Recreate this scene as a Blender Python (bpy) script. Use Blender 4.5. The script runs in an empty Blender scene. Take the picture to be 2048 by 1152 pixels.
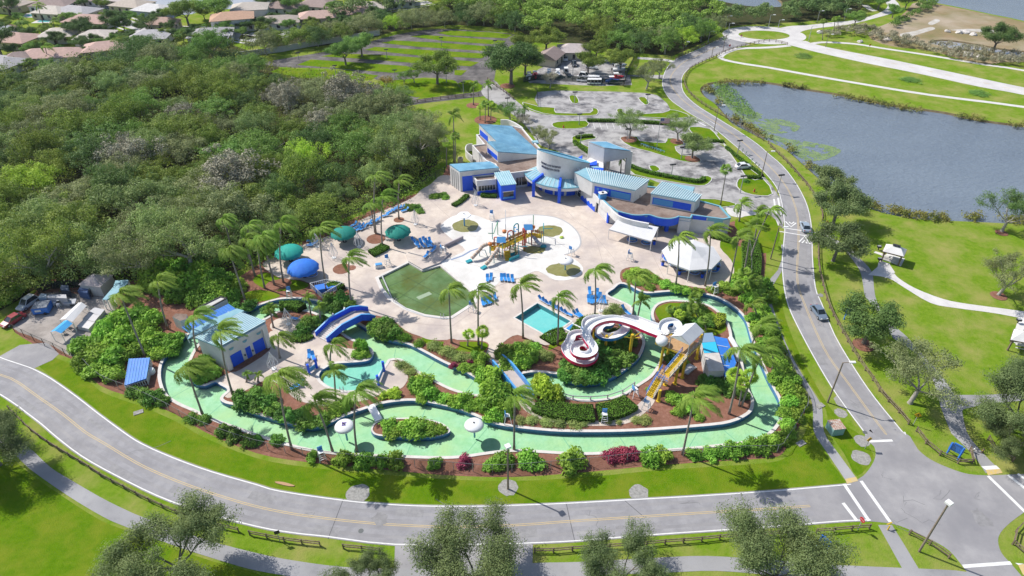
import bpy, bmesh, math, random
import numpy as np
from mathutils import Vector, Matrix, geometry
rad = math.radians
random.seed(7)
SC = bpy.context.scene
COL = SC.collection
# ---------------------------------------------------------------- camera, survey of the photograph
FPX, PITCH, CAMH = 1365.0, rad(36.5), 85.0
CP, SP = math.cos(PITCH), math.sin(PITCH)
cam_d = bpy.data.cameras.new("camera"); cam = bpy.data.objects.new("camera", cam_d); COL.objects.link(cam)
cam.location = (0, 0, CAMH); cam.rotation_euler = (math.pi/2 - PITCH, 0, 0)
cam_d.sensor_width = 36; cam_d.lens = 36*FPX/2048; cam_d.clip_end = 5000; cam_d.clip_start = 1
SC.camera = cam
def ray(px, py):
    a = (px-1024)/FPX; b = (576-py)/FPX
    return a, CP+b*SP, -SP+b*CP
def G(px, py, z=0.0):
    """survey point of the photograph -> place in metres on the level z"""
    a, b, c = ray(px, py); t = (z-CAMH)/c
    return (a*t, b*t)
def G3(px, py, z=0.0):
    x, y = G(px, py, z); return Vector((x, y, z))
def ZAT(px, py, Y):
    a, b, c = ray(px, py); t = Y/b
    return a*t, CAMH+c*t
def HT(bx, by, ty):
    """height of an upright thing standing at (bx,by) whose top is seen at row ty"""
    return ZAT(bx, ty, G(bx, by)[1])[1]
def P(s): return [tuple(float(v) for v in t.split(',')) for t in s.split()]
def Wd(pts, z=0.0): return [G(x, y, z) for x, y in pts]
def smooth(pts, k=4, closed=True):
    n = len(pts); out = []
    for i in range(n if closed else n-1):
        if closed: p0, p1, p2, p3 = pts[i-1], pts[i], pts[(i+1) % n], pts[(i+2) % n]
        else: p0, p1, p2, p3 = pts[max(i-1, 0)], pts[i], pts[i+1], pts[min(i+2, n-1)]
        for j in range(k):
            t = j/k
            out.append(tuple(.5*(2*p1[c]+(p2[c]-p0[c])*t+(2*p0[c]-5*p1[c]+4*p2[c]-p3[c])*t*t+(3*p1[c]-p0[c]-3*p2[c]+p3[c])*t**3) for c in range(len(p1))))
    if not closed: out.append(tuple(pts[-1]))
    return out
def SM(s, k=4, closed=True, z=0.0): return smooth(Wd(P(s), z), k, closed)
def PL(s, z=0.0): return Wd(P(s), z)
def circ(cx, cy, r, n=24, ry=None): return [(cx+r*math.cos(2*math.pi*i/n), cy+(ry or r)*math.sin(2*math.pi*i/n)) for i in range(n)]
def gcirc(px, py, r, n=24, ry=None):
    x, y = G(px, py); return circ(x, y, r, n, ry)
# ---------------------------------------------------------------- materials
def srgb(r, g, b): return tuple((c/255/12.92 if c/255 <= .04045 else ((c/255+.055)/1.055)**2.4) for c in (r, g, b))
MATS = {}
def mat(name, c1, c2=None, scale=1.0, rough=.75, bump=0.0, bscale=None, spec=.3, metal=0.0, c3=None, scale3=.05, detail=6, rand=0.0, transl=0.0, lo=.35, hi=.65, coat=0.0, alpha=1.0, stretch=None, bdist=.1):
    if name in MATS: return MATS[name]
    m = bpy.data.materials.new(name); m.use_nodes = True; MATS[name] = m
    nt = m.node_tree; N = nt.nodes; Lk = nt.links.new
    b = N["Principled BSDF"]; out = N["Material Output"]
    b.inputs["Roughness"].default_value = rough; b.inputs["Metallic"].default_value = metal
    b.inputs["Specular IOR Level"].default_value = spec; b.inputs["Coat Weight"].default_value = coat
    tc = N.new("ShaderNodeTexCoord"); co = tc.outputs["Object"]
    if stretch:
        mp = N.new("ShaderNodeMapping"); mp.inputs["Scale"].default_value = stretch[:3]
        if len(stretch) > 3: mp.inputs["Rotation"].default_value = (0, 0, stretch[3])
        Lk(co, mp.inputs["Vector"]); co = mp.outputs["Vector"]
    col = None
    def noise(s, d=detail):
        n = N.new("ShaderNodeTexNoise"); n.inputs["Scale"].default_value = s; n.inputs["Detail"].default_value = d; n.inputs["Roughness"].default_value = .65
        Lk(co, n.inputs["Vector"]); return n
    def mix(fac, a, bb):
        x = N.new("ShaderNodeMix"); x.data_type = 'RGBA'
        Lk(fac, x.inputs[0])
        for v, i in ((a, 6), (bb, 7)):
            if isinstance(v, tuple): x.inputs[i].default_value = (*v[:3], 1)
            else: Lk(v, x.inputs[i])
        return x.outputs[2]
    def ramp(src, l, h):
        r = N.new("ShaderNodeMapRange"); r.inputs["From Min"].default_value = l; r.inputs["From Max"].default_value = h
        Lk(src, r.inputs["Value"]); return r.outputs["Result"]
    col = c1
    if c2 is not None:
        col = mix(ramp(noise(scale).outputs["Fac"], lo, hi), c1, c2)
    if c3 is not None:
        col = mix(ramp(noise(scale3, 4).outputs["Fac"], .42, .68), col, c3)
    if rand > 0:
        oi = N.new("ShaderNodeObjectInfo"); hs = N.new("ShaderNodeHueSaturation")
        r2 = N.new("ShaderNodeMapRange"); r2.inputs["To Min"].default_value = 1-rand; r2.inputs["To Max"].default_value = 1+rand
        Lk(oi.outputs["Random"], r2.inputs["Value"]); Lk(r2.outputs["Result"], hs.inputs["Value"])
        r3 = N.new("ShaderNodeMapRange"); r3.inputs["To Min"].default_value = .5-rand*.07; r3.inputs["To Max"].default_value = .5+rand*.07
        mm = N.new("ShaderNodeMath"); mm.operation = 'FRACT'; m2 = N.new("ShaderNodeMath"); m2.operation = 'MULTIPLY'; m2.inputs[1].default_value = 17.3
        Lk(oi.outputs["Random"], m2.inputs[0]); Lk(m2.outputs[0], mm.inputs[0]); Lk(mm.outputs[0], r3.inputs["Value"]); Lk(r3.outputs["Result"], hs.inputs["Hue"])
        if isinstance(col, tuple): hs.inputs["Color"].default_value = (*col[:3], 1)
        else: Lk(col, hs.inputs["Color"])
        col = hs.outputs["Color"]
    if isinstance(col, tuple): b.inputs["Base Color"].default_value = (*col[:3], 1)
    else: Lk(col, b.inputs["Base Color"])
    if bump > 0:
        bn = noise(bscale or scale*4, 4); bp = N.new("ShaderNodeBump"); bp.inputs["Strength"].default_value = min(bump, 1); bp.inputs["Distance"].default_value = bdist
        Lk(bn.outputs["Fac"], bp.inputs["Height"]); Lk(bp.outputs["Normal"], b.inputs["Normal"])
    sh = b.outputs["BSDF"]
    if transl > 0:
        t = N.new("ShaderNodeBsdfTranslucent"); ms = N.new("ShaderNodeMixShader"); ms.inputs[0].default_value = transl
        if isinstance(col, tuple): t.inputs["Color"].default_value = (*col[:3], 1)
        else: Lk(col, t.inputs["Color"])
        Lk(sh, ms.inputs[1]); Lk(t.outputs[0], ms.inputs[2]); sh = ms.outputs[0]; Lk(sh, out.inputs["Surface"])
    if alpha < 1:
        t = N.new("ShaderNodeBsdfTransparent"); ms = N.new("ShaderNodeMixShader"); ms.inputs[0].default_value = alpha
        Lk(t.outputs[0], ms.inputs[1]); Lk(sh, ms.inputs[2]); Lk(ms.outputs[0], out.inputs["Surface"])
    return m
def water_mat(name, c1, c2, scale, bscale, bump, rough=.12, c3=None, scale3=.05, stretch=None, bdist=.1):
    return mat(name, c1, c2, scale, rough=rough, bump=bump, bscale=bscale, spec=.5, c3=c3, scale3=scale3, stretch=stretch, bdist=bdist)
# ---------------------------------------------------------------- mesh builder
class MB:
    def __init__(s): s.v = []; s.f = []; s.mi = []
    def quad(s, a, b, c, d, mi=0):
        i = len(s.v); s.v += [tuple(a), tuple(b), tuple(c), tuple(d)]; s.f.append((i, i+1, i+2, i+3)); s.mi.append(mi)
    def poly(s, pts, mi=0):
        i = len(s.v); s.v += [tuple(p) for p in pts]; s.f.append(tuple(range(i, i+len(pts)))); s.mi.append(mi)
    def box(s, c, d, rot=0.0, mi=0):
        """centre c, full size d, turned by rot about z"""
        x, y, z = c; a, b, h = d[0]/2, d[1]/2, d[2]/2; co, si = math.cos(rot), math.sin(rot); i = len(s.v)
        for dz in (-h, h):
            for dx, dy in ((-a, -b), (a, -b), (a, b), (-a, b)): s.v.append((x+dx*co-dy*si, y+dx*si+dy*co, z+dz))
        for f in ((3, 2, 1, 0), (4, 5, 6, 7), (0, 1, 5, 4), (1, 2, 6, 5), (2, 3, 7, 6), (3, 0, 4, 7)): s.f.append(tuple(i+k for k in f)); s.mi.append(mi)
        return s
    def bar(s, a, b, w, h=None, mi=0):
        """square bar from a to b"""
        a, b = Vector(a), Vector(b); d = b-a
        if d.length < 1e-6: return s
        d.normalize(); up = Vector((0, 0, 1)) if abs(d.z) < .95 else Vector((1, 0, 0))
        r = d.cross(up).normalized(); u = r.cross(d); h = h or w; i = len(s.v)
        for q in (a, b):
            for x, y in ((-1, -1), (1, -1), (1, 1), (-1, 1)): s.v.append(tuple(q+r*(x*w/2)+u*(y*h/2)))
        for f in ((3, 2, 1, 0), (4, 5, 6, 7), (0, 1, 5, 4), (1, 2, 6, 5), (2, 3, 7, 6), (3, 0, 4, 7)): s.f.append(tuple(i+k for k in f)); s.mi.append(mi)
        return s
    def prism(s, pts, z0, z1, mi=0, top=None, bottom=True):
        """pts: xy outline, z0/z1 numbers or lists"""
        n = len(pts); i = len(s.v); Z0 = z0 if isinstance(z0, (list, tuple)) else [z0]*n; Z1 = z1 if isinstance(z1, (list, tuple)) else [z1]*n
        area = sum(pts[k][0]*pts[(k+1) % n][1]-pts[(k+1) % n][0]*pts[k][1] for k in range(n))
        if area < 0: pts = pts[::-1]; Z0 = list(Z0)[::-1]; Z1 = list(Z1)[::-1]
        s.v += [(p[0], p[1], z) for p, z in zip(pts, Z0)]+[(p[0], p[1], z) for p, z in zip(pts, Z1)]
        for k in range(n): s.f.append((i+k, i+(k+1) % n, i+n+(k+1) % n, i+n+k)); s.mi.append(mi)
        tri = geometry.tessellate_polygon([[Vector((p[0], p[1], 0)) for p in pts]])
        for t in tri:
            a, b, c = t
            A = (pts[b][0]-pts[a][0])*(pts[c][1]-pts[a][1])-(pts[c][0]-pts[a][0])*(pts[b][1]-pts[a][1])
            if A < 0: b, c = c, b
            s.f.append((i+n+a, i+n+b, i+n+c)); s.mi.append(mi if top is None else top)
            if bottom: s.f.append((i+a, i+c, i+b)); s.mi.append(mi)
        return s
    def tube(s, pts, r, n=8, mi=0, cap=True):
        pts = [Vector(p) for p in pts]; R = r if isinstance(r, (list, tuple)) else [r]*len(pts); base = len(s.v); up = None
        for k, p in enumerate(pts):
            d = (pts[min(k+1, len(pts)-1)]-pts[max(k-1, 0)])
            d = d.normalized() if d.length > 1e-9 else Vector((0, 0, 1))
            if up is None: up = d.orthogonal().normalized()
            up = (up-d*up.dot(d))
            up = up.normalized() if up.length > 1e-6 else d.orthogonal().normalized()
            w = d.cross(up)
            for j in range(n):
                a = 2*math.pi*j/n; s.v.append(tuple(p+(up*math.cos(a)+w*math.sin(a))*R[k]))
        for k in range(len(pts)-1):
            for j in range(n):
                s.f.append((base+k*n+j, base+k*n+(j+1) % n, base+(k+1)*n+(j+1) % n, base+(k+1)*n+j)); s.mi.append(mi)
        if cap:
            s.f.append(tuple(base+j for j in range(n))[::-1]); s.mi.append(mi)
            s.f.append(tuple(base+(len(pts)-1)*n+j for j in range(n))); s.mi.append(mi)
        return s
    def lathe(s, prof, n=16, c=(0, 0, 0), mi=0):
        i = len(s.v)
        for r, z in prof:
            for j in range(n): a = 2*math.pi*j/n; s.v.append((c[0]+r*math.cos(a), c[1]+r*math.sin(a), c[2]+z))
        for k in range(len(prof)-1):
            for j in range(n): s.f.append((i+k*n+j, i+k*n+(j+1) % n, i+(k+1)*n+(j+1) % n, i+(k+1)*n+j)); s.mi.append(mi)
        return s
    def sweep(s, pts, prof, closed=False, mi=0, cap=True, mis=None):
        """prof: closed outline (side, z) carried along the path pts (x,y[,z]); side>0 is left of travel"""
        n = len(pts); m = len(prof); i = len(s.v)
        P3 = [Vector((p[0], p[1], p[2] if len(p) > 2 else 0)) for p in pts]
        for k in range(n):
            a = P3[k-1] if (closed or k > 0) else P3[k]; b = P3[(k+1) % n] if (closed or k < n-1) else P3[k]
            d1 = (P3[k]-a).xy; d2 = (b-P3[k]).xy
            d1 = d1.normalized() if d1.length > 1e-7 else Vector((0, 0)); d2 = d2.normalized() if d2.length > 1e-7 else Vector((0, 0))
            d = d1+d2
            d = d.normalized() if d.length > 1e-7 else (d1 if d1.length > 0 else Vector((1, 0)))
            cs = max(.5, d.dot(d2) if d2.length > 0 else 1); nx, ny = -d.y/cs, d.x/cs
            for o, z in prof: s.v.append((P3[k].x+nx*o, P3[k].y+ny*o, P3[k].z+z))
        for k in range(n if closed else n-1):
            for j in range(m):
                s.f.append((i+k*m+j, i+((k+1) % n)*m+j, i+((k+1) % n)*m+(j+1) % m, i+k*m+(j+1) % m)); s.mi.append(mis[j] if mis else mi)
        if cap and not closed:
            s.f.append(tuple(i+j for j in range(m))); s.mi.append(mi); s.f.append(tuple(i+(n-1)*m+j for j in range(m))[::-1]); s.mi.append(mi)
        return s
    def build(s, name, mats, parent=None, loc=None, smooth=False, kind=None, fix=True):
        if not isinstance(mats, (list, tuple)): mats = [mats]
        o3 = Vector(loc) if loc is not None else (parent.matrix_world_loc if False else (wloc(parent) if parent else Vector((0, 0, 0))))
        me = bpy.data.meshes.new(name)
        me.from_pydata([(x-o3.x, y-o3.y, z-o3.z) for x, y, z in s.v], [], s.f)
        for m in mats: me.materials.append(m)
        if len(mats) > 1: me.polygons.foreach_set("material_index", s.mi)
        if fix:
            bm = bmesh.new(); bm.from_mesh(me); bmesh.ops.remove_doubles(bm, verts=bm.verts, dist=1e-4); bmesh.ops.recalc_face_normals(bm, faces=bm.faces); bm.to_mesh(me); bm.free()
        if smooth: me.shade_smooth()
        o = bpy.data.objects.new(name, me); COL.objects.link(o)
        if parent is not None:
            o.parent = parent
            if loc is not None: o.location = o3-wloc(parent)
        elif loc is not None: o.location = o3
        if kind: o['kind'] = kind
        return o
def wloc(o):
    v = Vector((0, 0, 0))
    while o is not None: v += o.location; o = o.parent
    return v
def tag(o, label, cat, group=None, kind=None):
    o['label'] = label; o['category'] = cat
    if group: o['group'] = group
    if kind: o['kind'] = kind
    return o
def thing(name, label, cat, loc=(0, 0, 0), group=None):
    o = bpy.data.objects.new(name, None); COL.objects.link(o); o.location = loc; o.empty_display_size = .3
    return tag(o, label, cat, group)
def copy_tree(o, parent=None):
    c = o.copy(); COL.objects.link(c)
    if parent is not None: c.parent = parent
    for ch in list(o.children): copy_tree(ch, c)
    return c
USED = set()
def place(proto, loc, rz=0.0, label=None, group=None, sc=1.0):
    """first call moves the prototype itself, later calls copy it with its parts"""
    if proto.as_pointer() in USED: o = copy_tree(proto)
    else: o = proto; USED.add(proto.as_pointer())
    o.location = (loc[0], loc[1], loc[2] if len(loc) > 2 else 0); o.rotation_euler = (0, 0, rz)
    o.scale = (sc, sc, sc) if not isinstance(sc, tuple) else sc
    if label: o['label'] = label
    if group: o['group'] = group
    return o
# ---------------------------------------------------------------- flat regions with holes
def inside(loops, X, Y):
    r = np.zeros(len(X), bool)
    for lp in loops:
        a = np.array(lp); x1, y1 = a[:, 0], a[:, 1]; x2, y2 = np.roll(x1, -1), np.roll(y1, -1)
        for k in range(len(a)):
            if y1[k] == y2[k]: continue
            c = ((y1[k] > Y) != (y2[k] > Y)) & (X < (x2[k]-x1[k])*(Y-y1[k])/(y2[k]-y1[k])+x1[k]); r ^= c
    return r
def region_tris(inc, exc=()):
    vs = []; es = []
    for rg in list(inc)+list(exc):
        for lp in rg:
            i = len(vs); n = len(lp); vs += [Vector((p[0], p[1])) for p in lp]; es += [(i+k, i+(k+1) % n) for k in range(n)]
    V, E, F = geometry.delaunay_2d_cdt(vs, es, [], 0, 1e-3)[:3]
    V = np.array([(v.x, v.y) for v in V]); F = np.array([f for f in F if len(f) == 3]); c = V[F].mean(axis=1)
    k = np.zeros(len(F), bool)
    for rg in inc: k |= inside(rg, c[:, 0], c[:, 1])
    for rg in exc: k &= ~inside(rg, c[:, 0], c[:, 1])
    return V, F[k]
def sheet(name, inc, exc=(), z=0.0, m=None, kind='structure', label=None, cat=None, parent=None):
    V, F = region_tris(inc, exc); used = np.unique(F); mp = {int(u): i for i, u in enumerate(used)}
    b = MB(); b.v = [(float(V[u][0]), float(V[u][1]), z) for u in used]
    for f in F:
        f = [int(q) for q in f]; a = V[f]
        A = (a[1][0]-a[0][0])*(a[2][1]-a[0][1])-(a[2][0]-a[0][0])*(a[1][1]-a[0][1])
        if A < 0: f = [f[0], f[2], f[1]]
        b.f.append(tuple(mp[q] for q in f)); b.mi.append(0)
    o = b.build(name, m, parent, fix=False)
    if kind: o['kind'] = kind
    if label: o['label'] = label; o['category'] = cat
    return o
def offset(pts, d, closed=False):
    n = len(pts); out = []
    for k in range(n):
        a = pts[k-1] if (closed or k) else pts[k]; b = pts[(k+1) % n] if (closed or k < n-1) else pts[k]
        d1 = Vector((pts[k][0]-a[0], pts[k][1]-a[1])); d2 = Vector((b[0]-pts[k][0], b[1]-pts[k][1]))
        if d1.length > 1e-7: d1.normalize()
        if d2.length > 1e-7: d2.normalize()
        t = d1+d2
        t = t.normalized() if t.length > 1e-7 else Vector((1, 0)); out.append((pts[k][0]-t.y*d, pts[k][1]+t.x*d))
    return out
def ccw(lp):
    A = sum(lp[k][0]*lp[(k+1) % len(lp)][1]-lp[(k+1) % len(lp)][0]*lp[k][1] for k in range(len(lp)))
    return list(lp) if A > 0 else list(lp)[::-1]
def strip(name, lines, z, m, kind='structure', w=.15):
    """painted lines: flat ribbons"""
    b = MB()
    for ln in lines:
        pts = ln if not isinstance(ln, tuple) else ln[0]; ww = w if not isinstance(ln, tuple) else ln[1]
        L_ = offset(pts, ww/2); R_ = offset(pts, -ww/2)
        for k in range(len(pts)-1): b.quad((*R_[k], z), (*R_[k+1], z), (*L_[k+1], z), (*L_[k], z))
    return b.build(name, m, kind=kind, fix=False)
def resample(pts, step):
    out = [Vector(pts[0])]; acc = 0
    for a, b in zip(pts, pts[1:]):
        a, b = Vector(a), Vector(b); L_ = (b-a).length
        if L_ < 1e-9: continue
        t = step-acc
        while t <= L_: out.append(a+(b-a)*(t/L_)); t += step
        acc = (acc+L_) % step
    return out
# ---------------------------------------------------------------- light
SUN_EL = rad(47); sx, sy = -.878, .478
w = bpy.data.worlds.new("World"); SC.world = w; w.use_nodes = True
wn = w.node_tree.nodes; sky = wn.new("ShaderNodeTexSky"); sky.sky_type = 'NISHITA'; sky.sun_disc = False
sky.sun_elevation = SUN_EL; sky.sun_rotation = math.atan2(sx, sy); sky.air_density = 1.0; sky.dust_density = 1.2; sky.ozone_density = 1.0
w.node_tree.links.new(sky.outputs[0], wn["Background"].inputs[0]); wn["Background"].inputs[1].default_value = .112
sl = bpy.data.lights.new("sun", 'SUN'); so = bpy.data.objects.new("sun", sl); COL.objects.link(so)
sl.energy = 4.15; sl.angle = rad(.55); sl.color = (1, .955, .88)
ch = math.cos(SUN_EL); n_ = math.hypot(sx, sy)
so.rotation_euler = Vector((-sx/n_*ch, -sy/n_*ch, -math.sin(SUN_EL))).to_track_quat('-Z', 'Y').to_euler()
so.location = (-100, 200, 200)
SC.view_settings.view_transform = 'Standard'; SC.view_settings.look = 'None'; SC.view_settings.gamma = 1; SC.view_settings.exposure = .33
SC.cycles.max_bounces = 5; SC.cycles.diffuse_bounces = 2; SC.cycles.glossy_bounces = 2; SC.cycles.transparent_max_bounces = 8; SC.cycles.transmission_bounces = 2
SC.cycles.caustics_reflective = False; SC.cycles.caustics_refractive = False
# ================================================================ materials of the ground
m_grass = mat("lawn_grass", (.112, .215, .010), (.19, .28, .028), 1.1, .95, bump=1, bscale=4, spec=0, c3=(.28, .285, .08), scale3=.15, lo=.3, hi=.7, detail=10)
m_lawn2 = mat("park_lawn_grass", (.08, .175, .005), (.13, .225, .010), 1.1, .95, bump=1, bscale=5, spec=0, c3=(.18, .225, .02), scale3=.2, lo=.3, hi=.7, detail=10)
m_dry = mat("dry_meadow", (.30, .215, .125), (.19, .18, .075), .07, .95, bump=.4, bscale=2, spec=.1, c3=(.40, .33, .25), scale3=.04)
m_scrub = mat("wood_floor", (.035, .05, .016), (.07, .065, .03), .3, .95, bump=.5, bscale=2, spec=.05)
m_mulch = mat("red_mulch", (.22, .10, .07), (.33, .17, .125), 1.6, .95, bump=.8, bscale=9, spec=.05, c3=(.20, .10, .065), scale3=.3)
m_asph = mat("worn_asphalt", (.275, .268, .278), (.355, .346, .352), .25, .85, bump=.15, bscale=14, spec=.2, c3=(.24, .236, .25), scale3=.11)
m_asph2 = mat("old_parking_asphalt", (.15, .145, .15), (.47, .455, .45), .28, .88, bump=.2, bscale=12, spec=.15, c3=(.40, .39, .385), scale3=.07, lo=.40, hi=.62, detail=10)
m_asph3 = mat("dark_lot_asphalt", (.075, .07, .072), (.20, .185, .18), .2, .9, bump=.2, bscale=10, spec=.15)
m_concroad = mat("pale_concrete_road", (.52, .50, .49), (.62, .60, .585), .2, .85, bump=.1, bscale=8, spec=.2)
m_path = mat("path_asphalt", (.30, .30, .315), (.40, .395, .40), .4, .88, bump=.2, bscale=10, spec=.2, c3=(.25, .25, .26), scale3=.2)
m_pathc = mat("path_concrete", (.55, .53, .52), (.64, .62, .60), .5, .88, bump=.1, bscale=8, spec=.2)
m_deck = mat("pink_deck_concrete", (.55, .465, .40), (.67, .585, .51), .45, .85, bump=.1, bscale=6, spec=.2, c3=(.43, .37, .35), scale3=.1, detail=10)
m_pad = mat("white_splash_concrete", (.66, .64, .615), (.74, .73, .71), .3, .8, bump=.06, bscale=6, spec=.25, c3=(.58, .56, .53), scale3=.18)
m_coping = mat("pale_coping", (.58, .54, .51), (.68, .65, .62), .9, .8, bump=.08, spec=.2)
m_kerb = mat("kerb_concrete", (.42, .41, .40), (.55, .54, .52), 1.2, .85, spec=.2)
m_white = mat("white_paint_line", (.78, .78, .77), (.66, .66, .65), 2.0, .7)
m_yel = mat("yellow_paint_line", (.62, .45, .20), (.48, .40, .26), 2.0, .7)
m_blue_wall = mat("blue_pool_wall", (.06, .16, .42), (.08, .21, .48), 1.0, .5, spec=.4)
m_river = water_mat("pale_green_water", (.21, .47, .235), (.32, .60, .34), .9, 4.5, .6, rough=.1, c3=(.38, .60, .28), scale3=.14)
m_kiddy = water_mat("turquoise_water", (.15, .50, .40), (.22, .58, .47), .5, 2.4, .3)
m_turq = water_mat("small_pool_water", (.10, .50, .52), (.16, .56, .56), .4, 2.4, .3)
m_algae = water_mat("algae_water", (.085, .155, .04), (.15, .245, .095), .3, 2.2, .12, rough=.2, c3=(.10, .12, .012), scale3=.14)
m_puddle = water_mat("olive_puddle_water", (.20, .19, .05), (.27, .26, .10), .6, 2, .05, rough=.25)
m_lake = water_mat("lake_water", (.15, .185, .235), (.185, .225, .275), .03, .9, 1, rough=.18, stretch=(.6, 1.1, 1, .25), bdist=.4)
m_canal = water_mat("canal_water", (.28, .29, .32), (.34, .35, .38), .05, 1.0, .2, rough=.25)
m_bank = mat("lake_bank_soil", (.12, .09, .055), (.19, .16, .09), .5, .95, bump=.5, bscale=3, spec=.1)
m_gravel = mat("grey_gravel", (.25, .245, .23), (.40, .39, .37), 2.5, .95, bump=.8, bscale=12, spec=.1)
m_yard = mat("yard_dirt", (.36, .32, .29), (.22, .20, .19), .3, .92, bump=.3, bscale=8, spec=.1, c3=(.45, .41, .38), scale3=.2)
def clear_water(name, tint):
    m = bpy.data.materials.new(name); m.use_nodes = True; N = m.node_tree.nodes; Lk = m.node_tree.links.new; N.clear(); out = N.new("ShaderNodeOutputMaterial"); t = N.new("ShaderNodeBsdfTransparent"); t.inputs[0].default_value = (*tint, 1); g = N.new("ShaderNodeBsdfGlossy"); g.inputs["Roughness"].default_value = .09; fr = N.new("ShaderNodeFresnel"); fr.inputs[0].default_value = 1.33
    tc = N.new("ShaderNodeTexCoord"); nz = N.new("ShaderNodeTexNoise"); nz.inputs["Scale"].default_value = 2.6; nz.inputs["Detail"].default_value = 4; bp = N.new("ShaderNodeBump"); bp.inputs["Strength"].default_value = .5; bp.inputs["Distance"].default_value = .08
    Lk(tc.outputs["Object"], nz.inputs["Vector"]); Lk(nz.outputs["Fac"], bp.inputs["Height"]); Lk(bp.outputs[0], g.inputs["Normal"]); Lk(bp.outputs[0], fr.inputs["Normal"]); mx = N.new("ShaderNodeMixShader"); Lk(fr.outputs[0], mx.inputs[0]); Lk(t.outputs[0], mx.inputs[1]); Lk(g.outputs[0], mx.inputs[2]); Lk(mx.outputs[0], out.inputs["Surface"]); return m
m_clear = clear_water("clear_rippled_water", (.94, .99, .965))
m_rfloor = mat("pale_green_channel_floor", (.33, .66, .37), (.47, .78, .52), .7, .7, bump=.1, c3=(.50, .74, .38), scale3=.14, detail=10)
m_kfloor = mat("turquoise_bay_floor", (.24, .68, .56), (.33, .76, .64), .6, .7, detail=8); m_tfloor = mat("small_pool_floor", (.17, .66, .70), (.25, .72, .75), .5, .7)
# ================================================================ outlines
R_OUT = SM("380,668 352,689 328,721 322,746 325,768 335,789 360,806 390,819 425,836 475,854 512,867 550,879 600,893 650,902 712,907 812,911 880,913 925,911 975,904 1024,899 1080,901 1150,905 1210,904 1324,899 1436,889 1494,881 1535,866 1558,838 1560,815 1555,795 1536,760 1521,726 1511,703 1501,676 1489,638 1464,613 1436,597 1399,587 1361,583 1324,585 1294,587 1274,581 1260,573 1241,568 1228,578 1215,589 1238,600 1262,612 1267,626 1267,640 1272,652 1280,664 1288,677 1290,690 1279,716 1256,736 1231,753 1199,766 1164,768 1134,762 1119,751 1104,748 1086,746 1066,745 1047,748 1030,755 1010,763 985,767 957,760 928,744 887,726 844,703 812,688 777,681 737,661 712,646 695,634 678,621 665,613 642,606 612,599 574,598 547,602 512,614 480,628 440,642 405,655", 3)
R_A = SM("530,637 557,622 604,619 637,628 662,645 687,666 702,676 737,693 747,703 744,716 732,723 702,726 672,728 652,736 639,748 642,761 662,775 687,781 707,781 729,776 749,761 759,746 772,726 779,718 802,718 819,731 844,746 872,761 902,776 937,787 957,789 985,792 1020,790 1060,786 1090,787 1119,790 1134,794 1164,799 1204,798 1244,788 1274,769 1299,752 1313,733 1321,718 1325,706 1326,690 1320,668 1311,653 1304,640 1302,625 1309,611 1324,603 1349,600 1394,604 1424,613 1449,634 1461,656 1466,680 1474,698 1484,720 1490,748 1496,775 1506,795 1508,810 1499,828 1461,846 1399,854 1274,863 1174,865 1100,863 1024,855 987,848 962,838 924,822 887,812 837,803 802,803 762,809 724,821 692,832 667,844 637,855 612,856 562,844 512,829 475,813 450,807 440,799 445,790 455,780 441,771 430,765 410,773 390,768 378,752 374,735 382,710 396,688 412,672 440,658 490,646", 3)
R_B = SM("742,858 750,846 772,838 812,836 850,838 882,846 899,858 898,866 882,872 854,876 800,875 757,872 745,866", 3)
RIVER = [R_OUT, R_A, R_B]
POOL_G = PL("757,556 817,526 844,542 880,532 948,590 947,604 902,633 887,634 850,629 812,616 782,596 766,576")
POOL_T = PL("1030,636 1075,607 1141,643 1097,673")
HOLES = [RIVER, [POOL_G], [POOL_T]]
LAKE = SM("1400,178 1412,168 1429,164 1474,160 1536,164 1611,177 1676,187 1736,200 1811,213 1886,223 1961,239 2048,250 2160,262 2300,290 2330,350 2280,420 2160,450 2048,448 1936,443 1861,440 1811,435 1761,424 1721,409 1696,395 1661,378 1623,345 1593,318 1566,296 1536,282 1499,265 1464,247 1449,230 1429,207 1408,192", 3)
BIG = SM("1790,-14 1848,1 1911,13 1986,29 2048,42 2200,85 2500,120 2900,60 2700,-120 2200,-170 1850,-120 1700,-40", 3)
COVE = SM("1420,-6 1470,8 1500,12 1540,14 1565,12 1560,0 1520,-20 1440,-30", 3)
CANAL1 = SM("-90,36 0,44 35,52 75,72 92,80 70,84 40,78 10,68 -90,66", 3)
CANAL2 = SM("255,-6 290,10 320,24 345,30 385,28 405,20 460,18 540,6 560,-10 420,-34 300,-30", 3)
POND = SM("1855,84 1885,79 1925,83 1965,90 2010,98 2060,104 2060,116 2020,112 1985,103 1950,99 1915,98 1885,92", 3)
POND2 = PL("1985,100 2010,98 2060,106 2060,116 2020,112")
LAKES = [[LAKE], [BIG], [COVE], [CANAL1], [CANAL2], [POND]]
GROUND = [[(-1400, -120), (1400, -120), (1400, 2200), (-1400, 2200)]]
sheet("ground", [GROUND], HOLES+LAKES, 0, m_grass)
for nm, lp, mm in (("lake", LAKE, m_lake), ("lake", BIG, m_lake), ("lake", COVE, m_lake), ("canal", CANAL1, m_canal), ("canal", CANAL2, m_canal), ("pond", POND, m_canal)):
    o = sheet(nm, [[lp]], (), -.45, mm)
b = MB()
for lp in (LAKE, BIG, COVE, CANAL1, CANAL2, POND):
    lp = ccw(lp); n = len(lp); inn = offset(lp, 1.0, True)
    for k in range(n): b.quad((*inn[k], -.6), (*inn[(k+1) % n], -.6), (*lp[(k+1) % n], .004), (*lp[k], .004))
b.build("bank", m_bank, kind='structure')
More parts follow.
